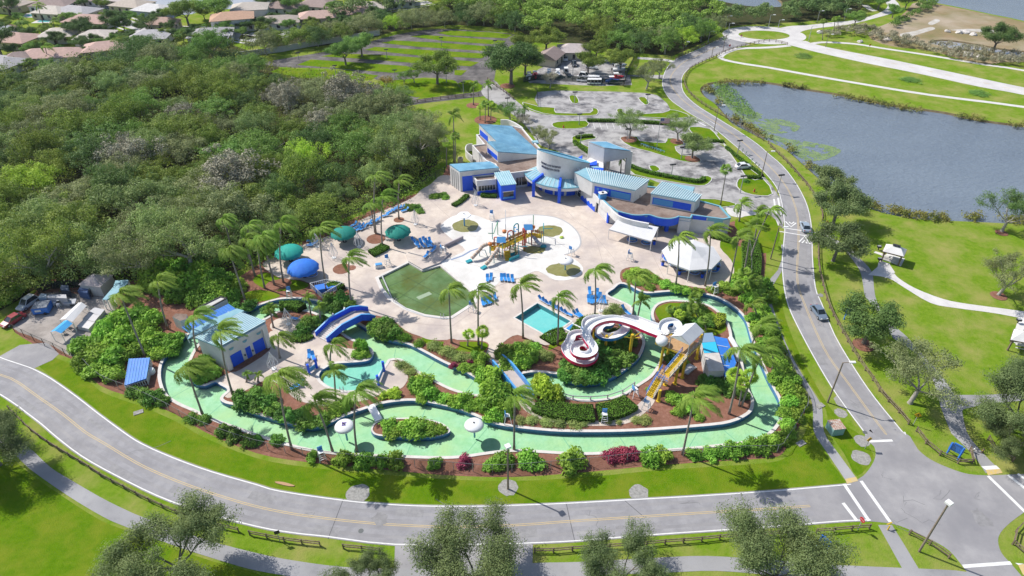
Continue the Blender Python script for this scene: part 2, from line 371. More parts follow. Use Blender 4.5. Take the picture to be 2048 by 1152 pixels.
# ---------------------------------------------------------------- the park's beds, lawns and deck
PARK = SM("70,690 110,706 150,723 200,771 275,798 350,828 410,864 512,906 612,924 762,939 887,950 1024,954 1174,944 1324,930 1480,920 1545,915 1566,906 1580,880 1604,842 1612,800 1592,752 1562,690 1540,640 1532,600 1528,560 1532,500 1510,450 1480,440 1440,448 1400,430 1300,390 1180,340 1100,330 1000,330 900,330 893,335 880,360 860,375 840,385 790,400 700,440 640,470 560,500 500,540 460,560 380,560 300,560 210,560 100,560 60,600 20,650", 3)
sheet("mulch_bed", [[PARK]], HOLES, .010, m_mulch)
DECK = SM("525,532 540,516 556,508 580,498 606,490 640,478 668,468 705,448 745,430 790,412 812,402 830,392 842,380 862,368 880,352 905,352 930,360 1000,360 1090,356 1150,372 1198,420 1260,440 1330,450 1400,455 1440,470 1440,495 1462,520 1468,545 1452,568 1420,577 1370,571 1330,560 1300,543 1268,534 1244,540 1240,556 1243,568 1215,590 1240,601 1263,613 1264,640 1240,650 1212,634 1180,636 1150,640 1122,668 1098,690 1070,684 1035,670 1008,684 992,708 1002,718 985,726 970,716 978,690 960,682 905,680 862,680 838,672 812,662 785,640 748,630 712,622 695,602 700,586 690,576 640,566 618,566 600,560 560,556", 3)
DECK2 = SM("537,668 556,660 600,660 632,660 640,676 662,686 690,696 720,700 738,712 738,720 702,724 672,726 650,734 634,748 638,764 660,778 690,784 715,782 735,774 752,760 762,744 776,724 786,722 800,730 816,752 812,766 800,778 770,784 735,800 690,806 650,812 612,806 585,794 560,770 530,762 512,770 490,782 470,792 455,796 446,788 455,778 430,762 462,745 480,740 540,700", 3)
DECK3 = SM("540,655 550,640 580,634 605,640 612,652 590,662 560,668", 3)
PATHB = SM("1036,800 1056,798 1070,806 1085,822 1110,834 1150,839 1200,842 1240,836 1262,822 1285,800 1296,792 1310,800 1298,818 1276,836 1250,848 1200,852 1150,850 1090,842 1060,828 1044,815", 3)
POOLDECK = PL("1016,640 1072,600 1160,644 1150,655 1098,688 1060,672")
PADW = SM("882,458 886,446 905,433 930,428 958,433 985,443 1008,437 1040,432 1070,430 1110,435 1138,448 1157,468 1161,488 1150,502 1128,510 1148,518 1166,535 1160,551 1138,560 1108,560 1086,548 1070,543 1040,556 1008,560 985,576 958,594 948,592 880,533 905,514 930,500 905,480", 3)
sheet("pool_deck", [[DECK], [DECK2], [DECK3], [PATHB], [POOLDECK]], HOLES, .045, m_deck)
sheet("splash_pad", [[PADW]], HOLES, .065, m_pad)
LAWNS = [SM(s, 3) for s in ("505,560 530,545 560,556 600,562 618,570 600,580 560,582 530,578", "845,672 870,682 905,684 962,684 976,692 960,704 910,702 870,694 850,686", "1430,480 1462,486 1490,500 1500,520 1490,545 1470,560 1466,540 1456,520 1440,500", "1312,618 1340,606 1390,610 1420,620 1444,642 1452,660 1420,672 1380,655 1330,650 1316,635", "1140,640 1180,632 1205,640 1190,655 1160,672 1120,690 1096,700 1110,672", "1232,640 1260,640 1262,650 1240,652", "480,590 520,580 560,590 540,600 500,604", "1470,440 1540,430 1560,470 1545,500 1520,505 1490,480")]
VERGE = SM("70,705 112,716 150,735 200,782 275,810 350,842 410,876 512,916 612,934 762,949 887,958 1024,962 1174,954 1324,940 1480,930 1556,922 1582,904 1608,870 1622,830 1628,866 1650,908 1686,956 1688,966 1620,972 1536,979 1400,988 1274,995 1131,1003 1024,1007 930,1008 837,1007 762,1003 687,996 562,978 512,964 425,939 350,912 287,884 252,862 200,824 155,789 105,754 74,728", 3)
VERGE2 = SM("1556,580 1572,640 1600,710 1632,770 1660,815 1690,850 1718,868 1742,900 1744,920 1714,952 1690,910 1660,864 1652,820 1630,784 1594,724 1566,662 1546,600", 3)
VERGE3 = SM("-60,900 10,906 50,940 130,996 200,1040 250,1060 350,1098 450,1130 520,1150 560,1200 -60,1200", 3)
sheet("lawn", [[VERGE], [VERGE2], [VERGE3]], (), .006, m_lawn2)
sheet("lawn", [[l] for l in LAWNS], HOLES, .035, m_lawn2)
b = MB()
for px, py, rx, ry in ((931, 452, 3.1, 2.9), (1127, 540, 3.7, 2.5), (1100, 462, 3.0, 2.6), (1068, 500, 2.6, 1.6)):
    pts = [(x+random.uniform(-.15, .15), y+random.uniform(-.15, .15)) for x, y in gcirc(px, py, rx, 28, ry)]
    b.poly([(x, y, .075) for x, y in smooth(pts, 2)])
b.build("puddle", m_puddle, kind='structure', fix=False)
# water, walls and copings of the river and the two pools
KID = PL("742,703 752,708 776,722 762,740 740,790 640,790 620,750 660,722 720,722")
sheet("channel_floor", [RIVER], [[KID]], -.78, m_rfloor); sheet("water", [RIVER], (), -.26, m_clear)
fl = []
for d_ in (1.1,): fl += [(offset(smooth(R_OUT[::3], 1, True), d_), .12)]
b = MB(); rl = resample(R_OUT, 9.0); vq = [Vector(q) for q in R_A[::2]]
for v in rl:
    q = min(vq, key=lambda w_: (w_-v).length); d_ = q-v
    if 2 < d_.length < 14: n_2 = Vector((-d_.y, d_.x)).normalized()*.06; b.quad((*(v-n_2), -.774), (*(q-n_2), -.774), (*(q+n_2), -.774), (*(v+n_2), -.774))
b.build("floor_joints", mat("channel_floor_joint", (.26, .56, .36), rough=.8), kind='structure', fix=False)
sheet("kiddy_bay_floor", [RIVER], [[[(-500, -100), (500, -100), (500, 500), (-500, 500)], KID]], -.78, m_kfloor)
sheet("wading_pool_water", [[POOL_G]], (), -.30, m_algae)
sheet("small_pool_floor", [[POOL_T]], (), -.95, m_tfloor); sheet("water", [[POOL_T]], (), -.18, m_clear)
def pool_edge(lp, hole_inside, wall_m, cw, zt, zb, wname, cname):
    lp = ccw(lp); d = -cw if hole_inside else cw          # outward of the water
    b = MB(); n = len(lp)
    for k in range(n):
        p, q = lp[k], lp[(k+1) % n]; b.quad((*p, zb), (*q, zb), (*q, zt), (*p, zt))
    b.build(wname, wall_m, kind='structure', fix=False)
    ou = offset(lp, d, True); b = MB()
    for k in range(n):
        k2 = (k+1) % n; b.quad((*lp[k], zt), (*lp[k2], zt), (*ou[k2], zt), (*ou[k], zt)); b.quad((*ou[k], zt), (*ou[k2], zt), (*ou[k2], .0), (*ou[k], .0))
    b.build(cname, m_coping, kind='structure')
for lp, hi, cw in ((R_OUT, True, .55), (R_A, False, .55), (R_B, False, .3)): pool_edge(lp, hi, m_blue_wall, cw, .11, -.82, "river_wall", "river_coping")
pool_edge(POOL_G, True, m_coping, .75, .10, -.5, "pool_wall", "pool_coping"); pool_edge(POOL_T, True, mat("small_pool_tile", (.10, .35, .42), rough=.4), .5, .10, -1.0, "pool_wall", "pool_coping")
# blue depth bands, joints of the deck, kerb of the splash pad
m_joint = mat("deck_joint", (.36, .30, .28), rough=.9)
jl = [PL(s) for s in ("700,612 742,640 800,668", "770,640 860,650 905,652 948,622", "660,520 760,545", "868,490 790,470 700,452", "1000,400 1060,420 1120,428 1180,460 1230,520", "1100,380 1150,440 1190,470", "1190,470 1215,560", "1160,560 1250,520", "640,500 700,560 745,590", "905,440 860,400", "1010,560 1070,590", "1330,560 1300,500", "950,645 1000,600")]
strip("deck_joints", jl, .052, m_joint, w=.06)
padl = [SM("985,576 1040,556 1070,543 1086,548 1108,560", 4, False), PL("960,500 1000,540"), PL("900,520 1010,545"), PL("1090,470 1140,500")]
strip("pad_joints", padl, .071, m_joint, w=.06)
strip("pad_edge_line", [(SM("985,443 1008,437 1040,432 1070,430 1110,435 1138,448 1157,468 1161,488 1150,502 1128,510", 5, False), .35)], .072, mat("grey_edge", (.42, .42, .43), rough=.8))
strip("pool_step_line", [(PL("764,552 785,600 815,620 850,633 888,638 904,637"), .25)], .125, mat("grey_edge2", (.45, .46, .48), rough=.8))
strip("blue_depth_line", [(PL("902,520 925,512 942,502 958,497"), .45)], .074, mat("blue_grey_line", (.22, .28, .42), rough=.8))
pj = mat("pool_floor_joint", (.04, .08, .02), rough=.6)
strip("pool_floor_joints", [PL(a) for a in ("770,570 902,633", "800,545 925,612", "880,534 790,600", "915,560 840,628", "845,543 765,575")], -.294, pj, w=.12)
sheet("pool_floor_plate", [[PL("832,592 858,581 864,586 838,597")]], (), -.29, mat("pale_plate", (.30, .38, .26), rough=.6))
# raised seating terrace beside the wading pool
TER = PL("817,525 812,510 855,492 882,483 902,508 880,528 845,541")
b = MB(); b.prism(TER, 0.04, .42, 0, top=1); b.build("seat_terrace", [mat("terrace_wall", (.50, .47, .50), rough=.8), m_deck], kind='structure')
b = MB(); b.bar(G3(890, 492, .5), G3(926, 475, .5), .3, .9); b.build("terrace_wall", mat("terrace_wall2", (.45, .40, .42), rough=.8), kind='structure')
# ================================================================ roads
roadF_top = P("-40,690 0,712 40,726 68,736 105,756 155,791 200,826 252,864 287,886 350,914 425,941 512,966 562,980 687,998 762,1005 837,1009 930,1010 1024,1008 1131,1004 1274,996 1400,989 1536,980 1620,973 1700,966")
roadF_mid = P("-40,740 22,757 75,793 125,828 170,864 207,886 270,924 320,948 375,970 440,992 512,1013 587,1028 662,1038 737,1046 812,1051 912,1054 1039,1050 1136,1043 1274,1034 1400,1026 1536,1018 1620,1012")
roadF_bot = P("-40,770 0,792 33,814 50,827 80,850 110,876 160,914 225,951 312,994 400,1026 512,1056 587,1069 652,1076 790,1092 1000,1091 1064,1089 1149,1085 1299,1073 1449,1063 1561,1055 1686,1045 1743,1043")
rF_t, rF_m, rF_b = (smooth(Wd(q), 3, False) for q in (roadF_top, roadF_mid, roadF_bot))
rR_l = SM("1730,869 1726,863 1696,823 1661,773 1623,708 1593,651 1576,613 1567,575 1563,525 1566,488 1568,448 1558,388 1536,353 1500,318 1464,287 1421,252 1381,228 1361,215 1338,197 1324,170 1330,142 1346,122 1369,110 1399,97 1440,77 1452,70", 3, False)
rR_m = SM("1772,868 1768,863 1736,821 1696,766 1656,711 1631,661 1611,613 1597,575 1594,538 1597,483 1595,433 1583,393 1563,360 1536,330 1490,288 1461,265 1424,240 1387,217 1360,195 1343,172 1341,155 1352,138 1372,122 1409,105 1445,89", 3, False)
rR_r = SM("1807,864 1805,862 1751,796 1711,738 1671,671 1645,608 1632,575 1626,513 1625,463 1616,413 1595,370 1567,333 1536,306 1514,287 1474,260 1424,230 1389,207 1367,183 1364,158 1372,143 1386,132 1410,120 1446,105 1474,95 1500,89", 3, False)
JUN = SM("1700,966 1726,952 1743,931 1751,911 1748,893 1730,869 1807,864 1836,899 1861,919 1898,936 1936,948 1976,951", 3, False)+PL("2048,948 2160,944 2160,1010 2048,1024")+SM("2048,1025 2022,1044 2002,1064 1996,1082 2003,1106 2024,1130 2060,1172", 3, False)+PL("2100,1230 2000,1260")+SM("1960,1180 1926,1134 1898,1101 1861,1079 1823,1061 1786,1048 1743,1043", 3, False)
RB = rR_l+rR_r[::-1]; RF = rF_t+rF_b[::-1]
DRIVEL = PL("0,712 40,690 95,685 118,708 105,720 68,737 -60,725 -60,690"); EXITB = PL("790,1088 1066,1087 1064,1160 900,1180 788,1160")
LOTC = SM("1561,462 1548,440 1530,405 1568,405 1568,450", 3)
sheet("road", [[RF], [RB], [JUN], [DRIVEL], [EXITB]], (), .02, m_asph)
ROUND = gcirc(1528, 71, 1, 3)
cx, cy = G(1528, 70); e = lambda rx, ry: circ(cx, cy, rx, 40, ry)
RX = (G(1610, 70)[0]-G(1446, 70)[0])/2; RY = (G(1528, 53)[1]-G(1528, 89)[1])/2
IX = (G(1579, 70)[0]-G(1478, 70)[0])/2; IY = (G(1528, 61)[1]-G(1528, 79)[1])/2
rE = SM("1592,84 1611,82 1628,88 1686,101 1786,120 1911,146 2048,175 2300,225", 3, False); rE2 = SM("1566,90 1578,90 1636,105 1736,127 1836,147 1961,174 2048,190 2300,246", 3, False)
rN = SM("1560,56 1581,52 1618,50 1661,45 1711,40 1756,27 1774,15 1771,5 1750,-10 1700,-30", 3, False); rN2 = SM("1592,70 1606,62 1636,56 1698,49 1748,37 1788,25 1799,15 1794,4 1775,-10 1730,-34", 3, False)
sheet("concrete_road", [[rE+rE2[::-1]], [rN+rN2[::-1]], [e(RX, RY)]], [[e(IX, IY)]], .024, m_concroad)
# painted lines
wl = [offset(rF_t, -.25), offset(rF_b, .25), offset(rR_l, -.15), offset(rR_r, .15)]
strip("white_lines", [(l, .17) for l in wl]+[(PL(s), .45) for s in ("1738,883 1785,881",)], .03, m_white)
strip("crossing_lines", [(PL(s), .5) for s in ("1688,968 1738,1042", "1722,962 1780,1044", "1686,1006 1714,1042", "1976,952 2050,1024", "2016,950 2060,985", "2035,948 2060,965", "1926,1133 2022,1126")]+[(PL(s), .3) for s in ("1561,455 1634,466", "1559,463 1632,475")]+[(PL(s), .35) for s in ("1571,443 1582,454 1592,446", "1578,444 1583,448 1588,444", "1598,484 1609,473 1620,488", "1604,486 1609,481 1614,487")], .032, m_white)
strip("yellow_lines", [(offset(l, d), .10) for l in (rF_m, rR_m) for d in (.13, -.13)], .031, m_yel)
dash = []
for a, c, nn in (("1652,98 2048,183", None, 11),):
    q = PL(a)
    for k in range(nn):
        t = k/nn; dash.append((tuple(q[0][i]+(q[1][i]-q[0][i])*t for i in (0, 1)), tuple(q[0][i]+(q[1][i]-q[0][i])*(t+.03) for i in (0, 1))))
strip("yellow_dashes", [(list(d), .3) for d in dash], .034, m_yel)
strip("road_joints", [PL(s) for s in ("687,998 656,1078", "1132,1005 1150,1085", "1568,365 1594,370", "1566,480 1632,492", "1250,1002 1290,1036")], .029, mat("tar_joint", (.12, .12, .125), rough=.9), w=.1)
pr = random.Random(3); pm = mat("asphalt_patch", (.235, .23, .24), (.31, .305, .31), 1.0, .9)
pq = []
for ln, a_, n_ in ((rF_m, 2.2, 10), (rR_m, 2.0, 12)):
    for k in range(5, len(ln)-6, max(4, len(ln)//n_)):
        o_ = offset(ln[k:k+3], pr.choice((-1, 1))*a_*pr.uniform(.5, 1.1)); pq.append((o_, pr.uniform(.5, 1.6)))
strip("asphalt_patches", pq, .0285, pm)
crk = []
for px, py in ((1780, 960), (1850, 1010), (1900, 980), (1820, 1060), (1960, 1000), (1700, 800), (1600, 500), (600, 1030), (900, 1030), (1200, 1060), (1400, 1010), (250, 910), (120, 800), (1640, 640), (1880, 1050)):
    p = G(px, py); q = [p]
    for _ in range(6): p = (p[0]+pr.uniform(-1.6, 1.9), p[1]+pr.uniform(-1.1, 1.1)); q.append(p)
    crk.append(q)
strip("road_cracks", crk, .0295, mat("crack_seal", (.19, .19, .195), rough=.9), w=.07)
sheet("oil_stains", [[[(x+pr.uniform(-.3, .3), y+pr.uniform(-.3, .3)) for x, y in gcirc(px, py, pr.uniform(.5, 1.3), 10)]] for px, py in ((1955, 1025), (1965, 1040), (1470, 335), (1380, 310), (1230, 205), (1180, 196), (1330, 262), (760, 1040), (1640, 590), (1500, 360))], (), .0335, mat("oil_stain", (.21, .205, .21), (.29, .285, .29), 1, .8))
strip("worn_tracks", [(offset(rF_m, d), .8) for d in (2.6, -2.6, 1.3, -1.3)]+[(offset(rR_m, d), .7) for d in (2.3, -2.3)], .0265, mat("tyre_track", (.25, .245, .26), (.325, .32, .335), .5, .85))
mw = mat("yellow_ramp", (.62, .44, .12), (.5, .42, .28), 2, .9)
sheet("tactile_ramp", [[PL("1690,958 1712,954 1716,962 1694,968")], [PL("1971,940 2000,938 2005,946 1976,951")], [PL("2036,1130 2052,1128 2060,1150 2046,1150")]], (), .04, mw)
sheet("tactile_ramp", [[PL("1962,933 1992,931 2000,938 1971,940")], [PL("2030,1126 2048,1128 2036,1130")]], (), .041, m_white)
# paths
PB_u = SM("-60,860 0,872 50,889 100,934 140,959 200,994 250,1019 290,1036 400,1076 512,1106 587,1121 687,1134 790,1137 960,1133 1071,1126 1159,1124 1306,1116 1414,1112 1540,1120 1656,1129 1806,1136 1911,1141 1960,1150", 3, False)
PB_l = SM("-60,890 15,899 57,936 135,991 207,1034 250,1053 350,1092 450,1124 512,1141 600,1156 700,1170 790,1174 960,1168 1071,1160 1180,1152 1336,1145 1434,1142 1540,1150 1656,1160 1806,1170 1911,1174 1960,1180", 3, False)
PJ = PL("1756,1050 1784,1050 1808,1089 1840,1142 1806,1140")
SWL = SM("1536,608 1551,643 1573,696 1598,756 1621,796 1626,826 1628,864 1653,904 1688,956 1693,966", 3, False); SWR = SM("1541,600 1563,665 1591,726 1628,786 1644,816 1648,864 1676,906 1711,954 1713,961", 3, False)
SWU = PL("1536,610 1530,570 1556,540 1566,512 1562,490 1580,486 1570,520 1562,545 1545,572 1543,608")
SWT = SM("1452,415 1480,420 1520,426 1552,440 1556,452 1530,440 1500,436 1462,432", 3)
PRL = SM("1640,464 1643,470 1686,498 1711,528 1722,548 1727,576 1731,594 1753,620 1786,676 1831,706 1868,766 1881,813 1901,863 1906,870 1946,910 1971,946", 3, False)
PRR = SM("1650,464 1658,473 1691,490 1721,518 1743,543 1748,576 1753,601 1773,638 1811,671 1848,711 1886,756 1911,793 1922,812 1933,863 1961,901 2003,944", 3, False)
PF = PL("1905,790 1971,790 2060,784 2060,800 1973,808 1928,818 1916,830")
PBu = SM("1762,528 1786,545 1798,557 1831,577 1886,598 1936,608 2048,623 2090,634", 3, False); PBl = SM("1736,550 1776,556 1808,575 1861,606 1911,616 1986,626 2048,638 2090,650", 3, False)
sheet("path", [[PB_u+PB_l[::-1]], [PJ], [SWL+SWR[::-1]], [SWU], [PRL+PRR[::-1]], [PF]], (), .026, m_path)
sheet("concrete_path", [[PBu+PBl[::-1]], [SWT], [PL("1758,520 1778,527 1790,545 1772,556 1752,548")]], (), .028, m_pathc)
pf = [(SM(s, 3, False), w_) for s, w_ in (("1620,88 1640,85 1666,85 1711,88 1761,96 1861,111 1961,128 2048,141 2300,190", 2.0), ("1439,115 1454,121 1490,128 1536,135 1636,153 1736,170 1861,190 2048,214 2300,256", 2.0), ("1439,115 1447,108 1460,102 1481,97 1536,95 1580,91", 2.2), ("1750,22 1740,18 1730,10", 3), ("1345,124 1330,120 1275,116", 2.5))]
strip("far_path", pf, .022, m_pathc)
# manholes and the gravel circles beside the road
b = MB()
for px, py, r in ((716, 988, 1.75), (1016, 975, 1.5), (1278, 986, 1.45), (1690, 803, 1.7), (1722, 915, 1.5), (1682, 826, 1.0), (1724, 882, 1.2), (1450, 430, 1)):
    pts = [(x+random.uniform(-.12, .12), y+random.uniform(-.12, .12)) for x, y in gcirc(px, py, r, 18)]; b.poly([(x, y, .016) for x, y in smooth(pts, 2)])
b.build("gravel_patch", m_gravel, kind='structure', fix=False)
b = MB()
for px, py in ((722, 1062), (1730, 865)): b.poly([(x, y, .034) for x, y in gcirc(px, py, .38, 14)])
b.build("manhole_cover", mat("cast_iron", (.12, .13, .13), rough=.6), kind='structure', fix=False)
b = MB()
for px, py in ((277, 825), (1602, 887), (1640, 812)): b.box((*G(px, py), .05), (1.5, .9, .12), .5)
b.build("drain_box", m_gravel, kind='structure')
# ================================================================ parking lots
LOTS = [SM("1075,184 1160,182 1290,186 1322,196 1341,219 1322,230 1250,230 1236,222 1200,220 1194,229 1150,226 1112,225 1110,215 1078,214", 2)]
DRV = SM("962,182 975,170 988,160 1000,172 1020,190 1048,214 1076,226 1120,232 1200,232 1260,233 1320,238 1381,233 1400,240 1424,255 1436,268 1400,268 1352,250 1420,280 1452,296 1492,330 1530,355 1552,384 1566,410 1566,455 1548,440 1520,425 1440,420 1410,410 1380,395 1330,370 1270,350 1200,345 1150,320 1110,300 1080,290 1060,262 1040,240 1015,222 990,206 972,196", 2)
CROSS = PL("1190,215 1240,215 1246,236 1186,236")
sheet("parking_lot", [[LOTS[0]], [DRV], [CROSS]], [[RB]], .016, m_asph2)
NLOT = SM("528,128 545,121 600,112 660,102 700,92 745,82 790,70 850,60 900,58 960,62 1010,66 1050,74 1044,84 1020,92 1010,108 995,128 990,150 985,165 960,178 900,168 850,190 830,200 800,212 790,206 850,184 920,174 900,160 850,155 770,162 745,156 700,140 620,136 560,134", 2)
DRV2 = PL("760,208 830,200 900,190 955,184 975,175 985,190 940,196 860,205 800,214 765,216")
sheet("north_lot", [[NLOT], [DRV2]], [[DRV]], .014, m_asph3)
ISL_N = [PL(s) for s in ("594,130 622,119 812,132 840,139 787,146 687,138", "642,113 672,107 762,110 937,122 958,125 942,133 837,127 712,117", "730,100 750,94 837,99 978,108 962,117 837,111", "762,86 787,81 887,86 994,94 982,103 837,94", "820,73 847,70 937,76 1012,82 1004,90 887,82", "874,66 899,61 987,65 1026,70 1012,77 900,71", "909,140 934,141 922,151 909,150", "560,136 600,138 680,142 757,151 742,160 600,156 540,144")]+[SM("766,174 792,160 850,158 905,160 914,168 922,186 880,190 832,195", 2), SM("918,166 940,160 966,172 950,182 926,180", 2)]
ISL = [SM(s, 2) for s in ("1046,205 1075,213 1078,214 1110,216 1112,226 1180,226 1184,217 1194,218 1196,227 1180,232 1110,231 1070,222 1050,212", "1138,192 1152,192 1158,206 1144,206", "1276,196 1290,195 1298,206 1290,210", "1234,219 1245,218 1252,228 1325,226 1340,220 1362,224 1380,234 1340,237 1250,232 1236,226", "1104,250 1115,244 1172,242 1174,254 1150,258 1115,257", "1144,278 1150,272 1188,272 1190,278 1160,284 1180,296 1205,312 1200,318 1172,304 1150,290", "1240,278 1250,273 1275,274 1280,282 1330,286 1334,277 1360,279 1368,290 1350,294 1362,310 1392,313 1402,322 1392,326 1360,322 1300,304 1262,294", "1380,254 1420,258 1440,280 1500,338 1526,356 1522,358 1492,354 1448,290 1412,284 1384,266", "1476,360 1486,357 1526,358 1545,388 1520,392 1490,386 1474,374", "1258,334 1290,344 1340,354 1400,364 1408,352 1424,356 1416,368 1396,372 1330,362 1270,350", "1298,332 1312,332 1320,340 1306,344", "1378,430 1400,398 1460,404 1470,412 1420,418")]
KER = mat("white_kerb", (.55, .54, .53), rough=.85)
gi = MB(); kb = MB()
for lp in ISL:
    lp = ccw(lp)
    kb.sweep(lp, [(-.11, 0), (-.11, .13), (.11, .13), (.11, 0)], closed=True)
sheet("grass_island", [[l] for l in ISL+ISL_N], (), .06, m_lawn2)
kb.build("kerb", KER, kind='structure')
strip("bay_lines", [PL(f"{x},{y} {x+4},{y+12}") for x, y in [(1186+i*13, 246) for i in range(10)]]+[PL(f"{1442+i*13},{300+i*11} {1428+i*13},{304+i*11}") for i in range(6)], .022, m_white, w=.12)
strip("lot_stop_line", [(PL(s), .4) for s in ("1388,240 1412,252", "1408,236 1432,250", "1548,398 1552,430", "1556,396 1562,430")], .024, m_white)
# boat yard and its drive, service yard, sandy shore
sheet("boat_yard_paving", [[PL("1050,158 1075,140 1120,116 1165,112 1182,130 1210,118 1250,126 1250,150 1330,150 1340,160 1260,152 1264,170 1200,172 1060,166")]], (), .015, m_asph2)
sheet("service_yard_ground", [[SM("25,655 60,625 80,592 120,585 190,592 232,600 230,625 205,660 190,690 165,712 140,712 110,694 60,672", 2)]], (), .03, m_yard)
sheet("sandy_shore", [[SM("1745,60 1790,40 1815,20 1835,4 1911,15 1986,31 2048,44 2200,88 2300,140 2048,124 1960,128 1900,112 1850,100 1780,92 1740,76", 3)]], [[POND], [BIG]], .012, m_dry)
sheet("white_sand", [[SM(s, 3)] for s in ("1800,68 1830,62 1860,54 1870,58 1845,66 1810,76", "1856,46 1872,38 1880,42 1864,50", "1900,60 1960,58 2020,66 1960,64")], (), .016, mat("white_sand", (.55, .53, .50), (.40, .36, .30), .3, .95))
WOODS = SM("-220,600 -220,120 -60,150 60,145 160,128 300,98 400,88 470,92 530,118 560,136 640,158 720,166 790,176 830,192 812,214 842,240 870,270 880,300 862,350 800,390 730,420 640,455 560,490 500,520 470,545 380,552 300,556 180,572 100,570 60,585 20,610 -60,640", 3)
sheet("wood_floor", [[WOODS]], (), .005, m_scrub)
FARW = PL("520,110 600,96 680,88 740,76 800,60 900,50 960,52 1040,62 1060,76 1100,84 1190,92 1250,104 1345,112 1400,88 1440,66 1446,54 1500,49 1600,44 1700,34 1730,12 1700,-20 1560,-8 1420,-34 1100,-40 960,-20 880,6 820,22 760,34 690,44 620,58 540,84")
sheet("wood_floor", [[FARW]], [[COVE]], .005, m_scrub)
# streets of the housing estate
st = [(SM(s, 3, False), w_) for s, w_ in (("-60,136 20,124 60,112 120,106 170,102 210,96 250,88 280,82", 7), ("120,2 150,12 185,22 230,38 270,52 300,58 330,62 350,60 400,62 440,64 480,74 520,80", 7), ("480,74 560,68 620,48 680,44 740,26 800,14 860,4", 6), ("300,58 330,40 360,20", 5), ("560,68 520,56 470,50", 4))]
strip("street", st, .018, mat("street_concrete", (.46, .45, .455), (.54, .53, .53), .2, .85), w=6)
strip("street_pavement", [(offset(p, s*(w_/2+2.2)), 1.1) for p, w_ in st[:3] for s in (1, -1)], .021, m_pathc)
# ================================================================ leaves
LB = 2.15; LW = (1.0, 1.0, .9)
def leaf_mat(n, c1, c2, sc=.5, rand=.14, tr=.3): return mat(n, tuple(LB*v*k for v, k in zip(c1, LW)), tuple(LB*v*k for v, k in zip(c2, LW)), sc, rough=.6, spec=.25, rand=rand, transl=tr, detail=3, lo=.3, hi=.7)
LM = {
 'olive': leaf_mat("olive_leaves", (.055, .095, .016), (.15, .19, .034), .35),
 'dark': leaf_mat("dark_leaves", (.035, .075, .022), (.075, .12, .035)),
 'grey': leaf_mat("grey_green_leaves", (.08, .10, .045), (.17, .19, .09), .35),
 'bright': leaf_mat("bright_leaves", (.15, .25, .025), (.24, .34, .045)),
 'mid': leaf_mat("mid_green_leaves", (.065, .13, .028), (.12, .20, .042)),
 'bare': leaf_mat("bare_twigs", (.14, .132, .105), (.20, .188, .155), tr=.05),
 'rust': leaf_mat("rusty_leaves", (.17, .12, .03), (.23, .17, .045)),
 'silver': leaf_mat("silvery_leaves", (.17, .21, .15), (.26, .29, .21)),
 'sage': leaf_mat("sage_leaves", (.075, .12, .04), (.18, .23, .085), .35),
 'palm': leaf_mat("palm_fronds", (.06, .118, .016), (.145, .212, .034), .6, .15),
 'palmy': leaf_mat("yellow_palm_fronds", (.13, .21, .02), (.22, .30, .035), .6, .15),
 'shrub': leaf_mat("shrub_leaves", (.075, .165, .02), (.17, .27, .04), 1.2, .3),
 'shrubd': leaf_mat("glossy_shrub_leaves", (.045, .11, .018), (.10, .19, .035), 1.2, .3),
 'shruby': leaf_mat("yellow_shrub_leaves", (.17, .24, .022), (.28, .34, .045), 1.2, .18),
 'purple': leaf_mat("purple_leaves", (.14, .018, .045), (.24, .05, .09), 1.2, .2),
 'hedge': leaf_mat("hedge_leaves", (.05, .12, .012), (.10, .19, .022), 1.5, .12),
 'oak': leaf_mat("oak_leaves", (.055, .083, .032), (.12, .152, .066), .35),
 'shade': leaf_mat("low_canopy_leaves", (.06, .085, .014), (.13, .155, .022), .09, 0),
 'grasses': leaf_mat("tuft_leaves", (.11, .15, .045), (.19, .225, .075), 1.2, .2),
}
m_bark = mat("grey_bark", (.15, .125, .105), (.26, .235, .21), 3, .95, bump=.4, spec=.1)
m_barkp = mat("pale_bark", (.30, .275, .25), (.42, .39, .36), 3, .95, bump=.4, spec=.1)
m_ptrunk = mat("palm_trunk", (.22, .195, .17), (.33, .30, .27), 2.5, .95, bump=.3, spec=.1, stretch=(1, 1, 4))
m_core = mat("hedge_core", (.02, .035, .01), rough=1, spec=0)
RNG = np.random.default_rng(11)
def npmesh(name, V, Q, m):
    """quads from arrays"""
    me = bpy.data.meshes.new(name); n = len(Q)
    me.vertices.add(len(V)); me.vertices.foreach_set("co", np.asarray(V, np.float32).ravel())
    me.loops.add(n*4); me.loops.foreach_set("vertex_index", np.asarray(Q, np.int32).ravel())
    me.polygons.add(n); me.polygons.foreach_set("loop_start", np.arange(0, n*4, 4, dtype=np.int32))
    me.update(calc_edges=True)
    if m: me.materials.append(m)
    return me
def leafquads(Pn, D, size, asp, rng, jit=.35):
    """Pn centres, D leaf facing; quads of length size, width size*asp"""
    n = len(Pn); D = D/np.maximum(np.linalg.norm(D, axis=1, keepdims=True), 1e-6)
    r = rng.normal(size=(n, 3)); u = np.cross(D, r); u /= np.maximum(np.linalg.norm(u, axis=1, keepdims=True), 1e-6); v = np.cross(D, u)
    s = (size*(1+jit*rng.uniform(-1, 1, n)))[:, None]; u = u*s/2; v = v*s*asp/2
    V = np.stack([Pn-u*.9, Pn+v, Pn+u*1.1, Pn-v], 1).reshape(-1, 3); Q = np.arange(n*4).reshape(n, 4)
    return V, Q
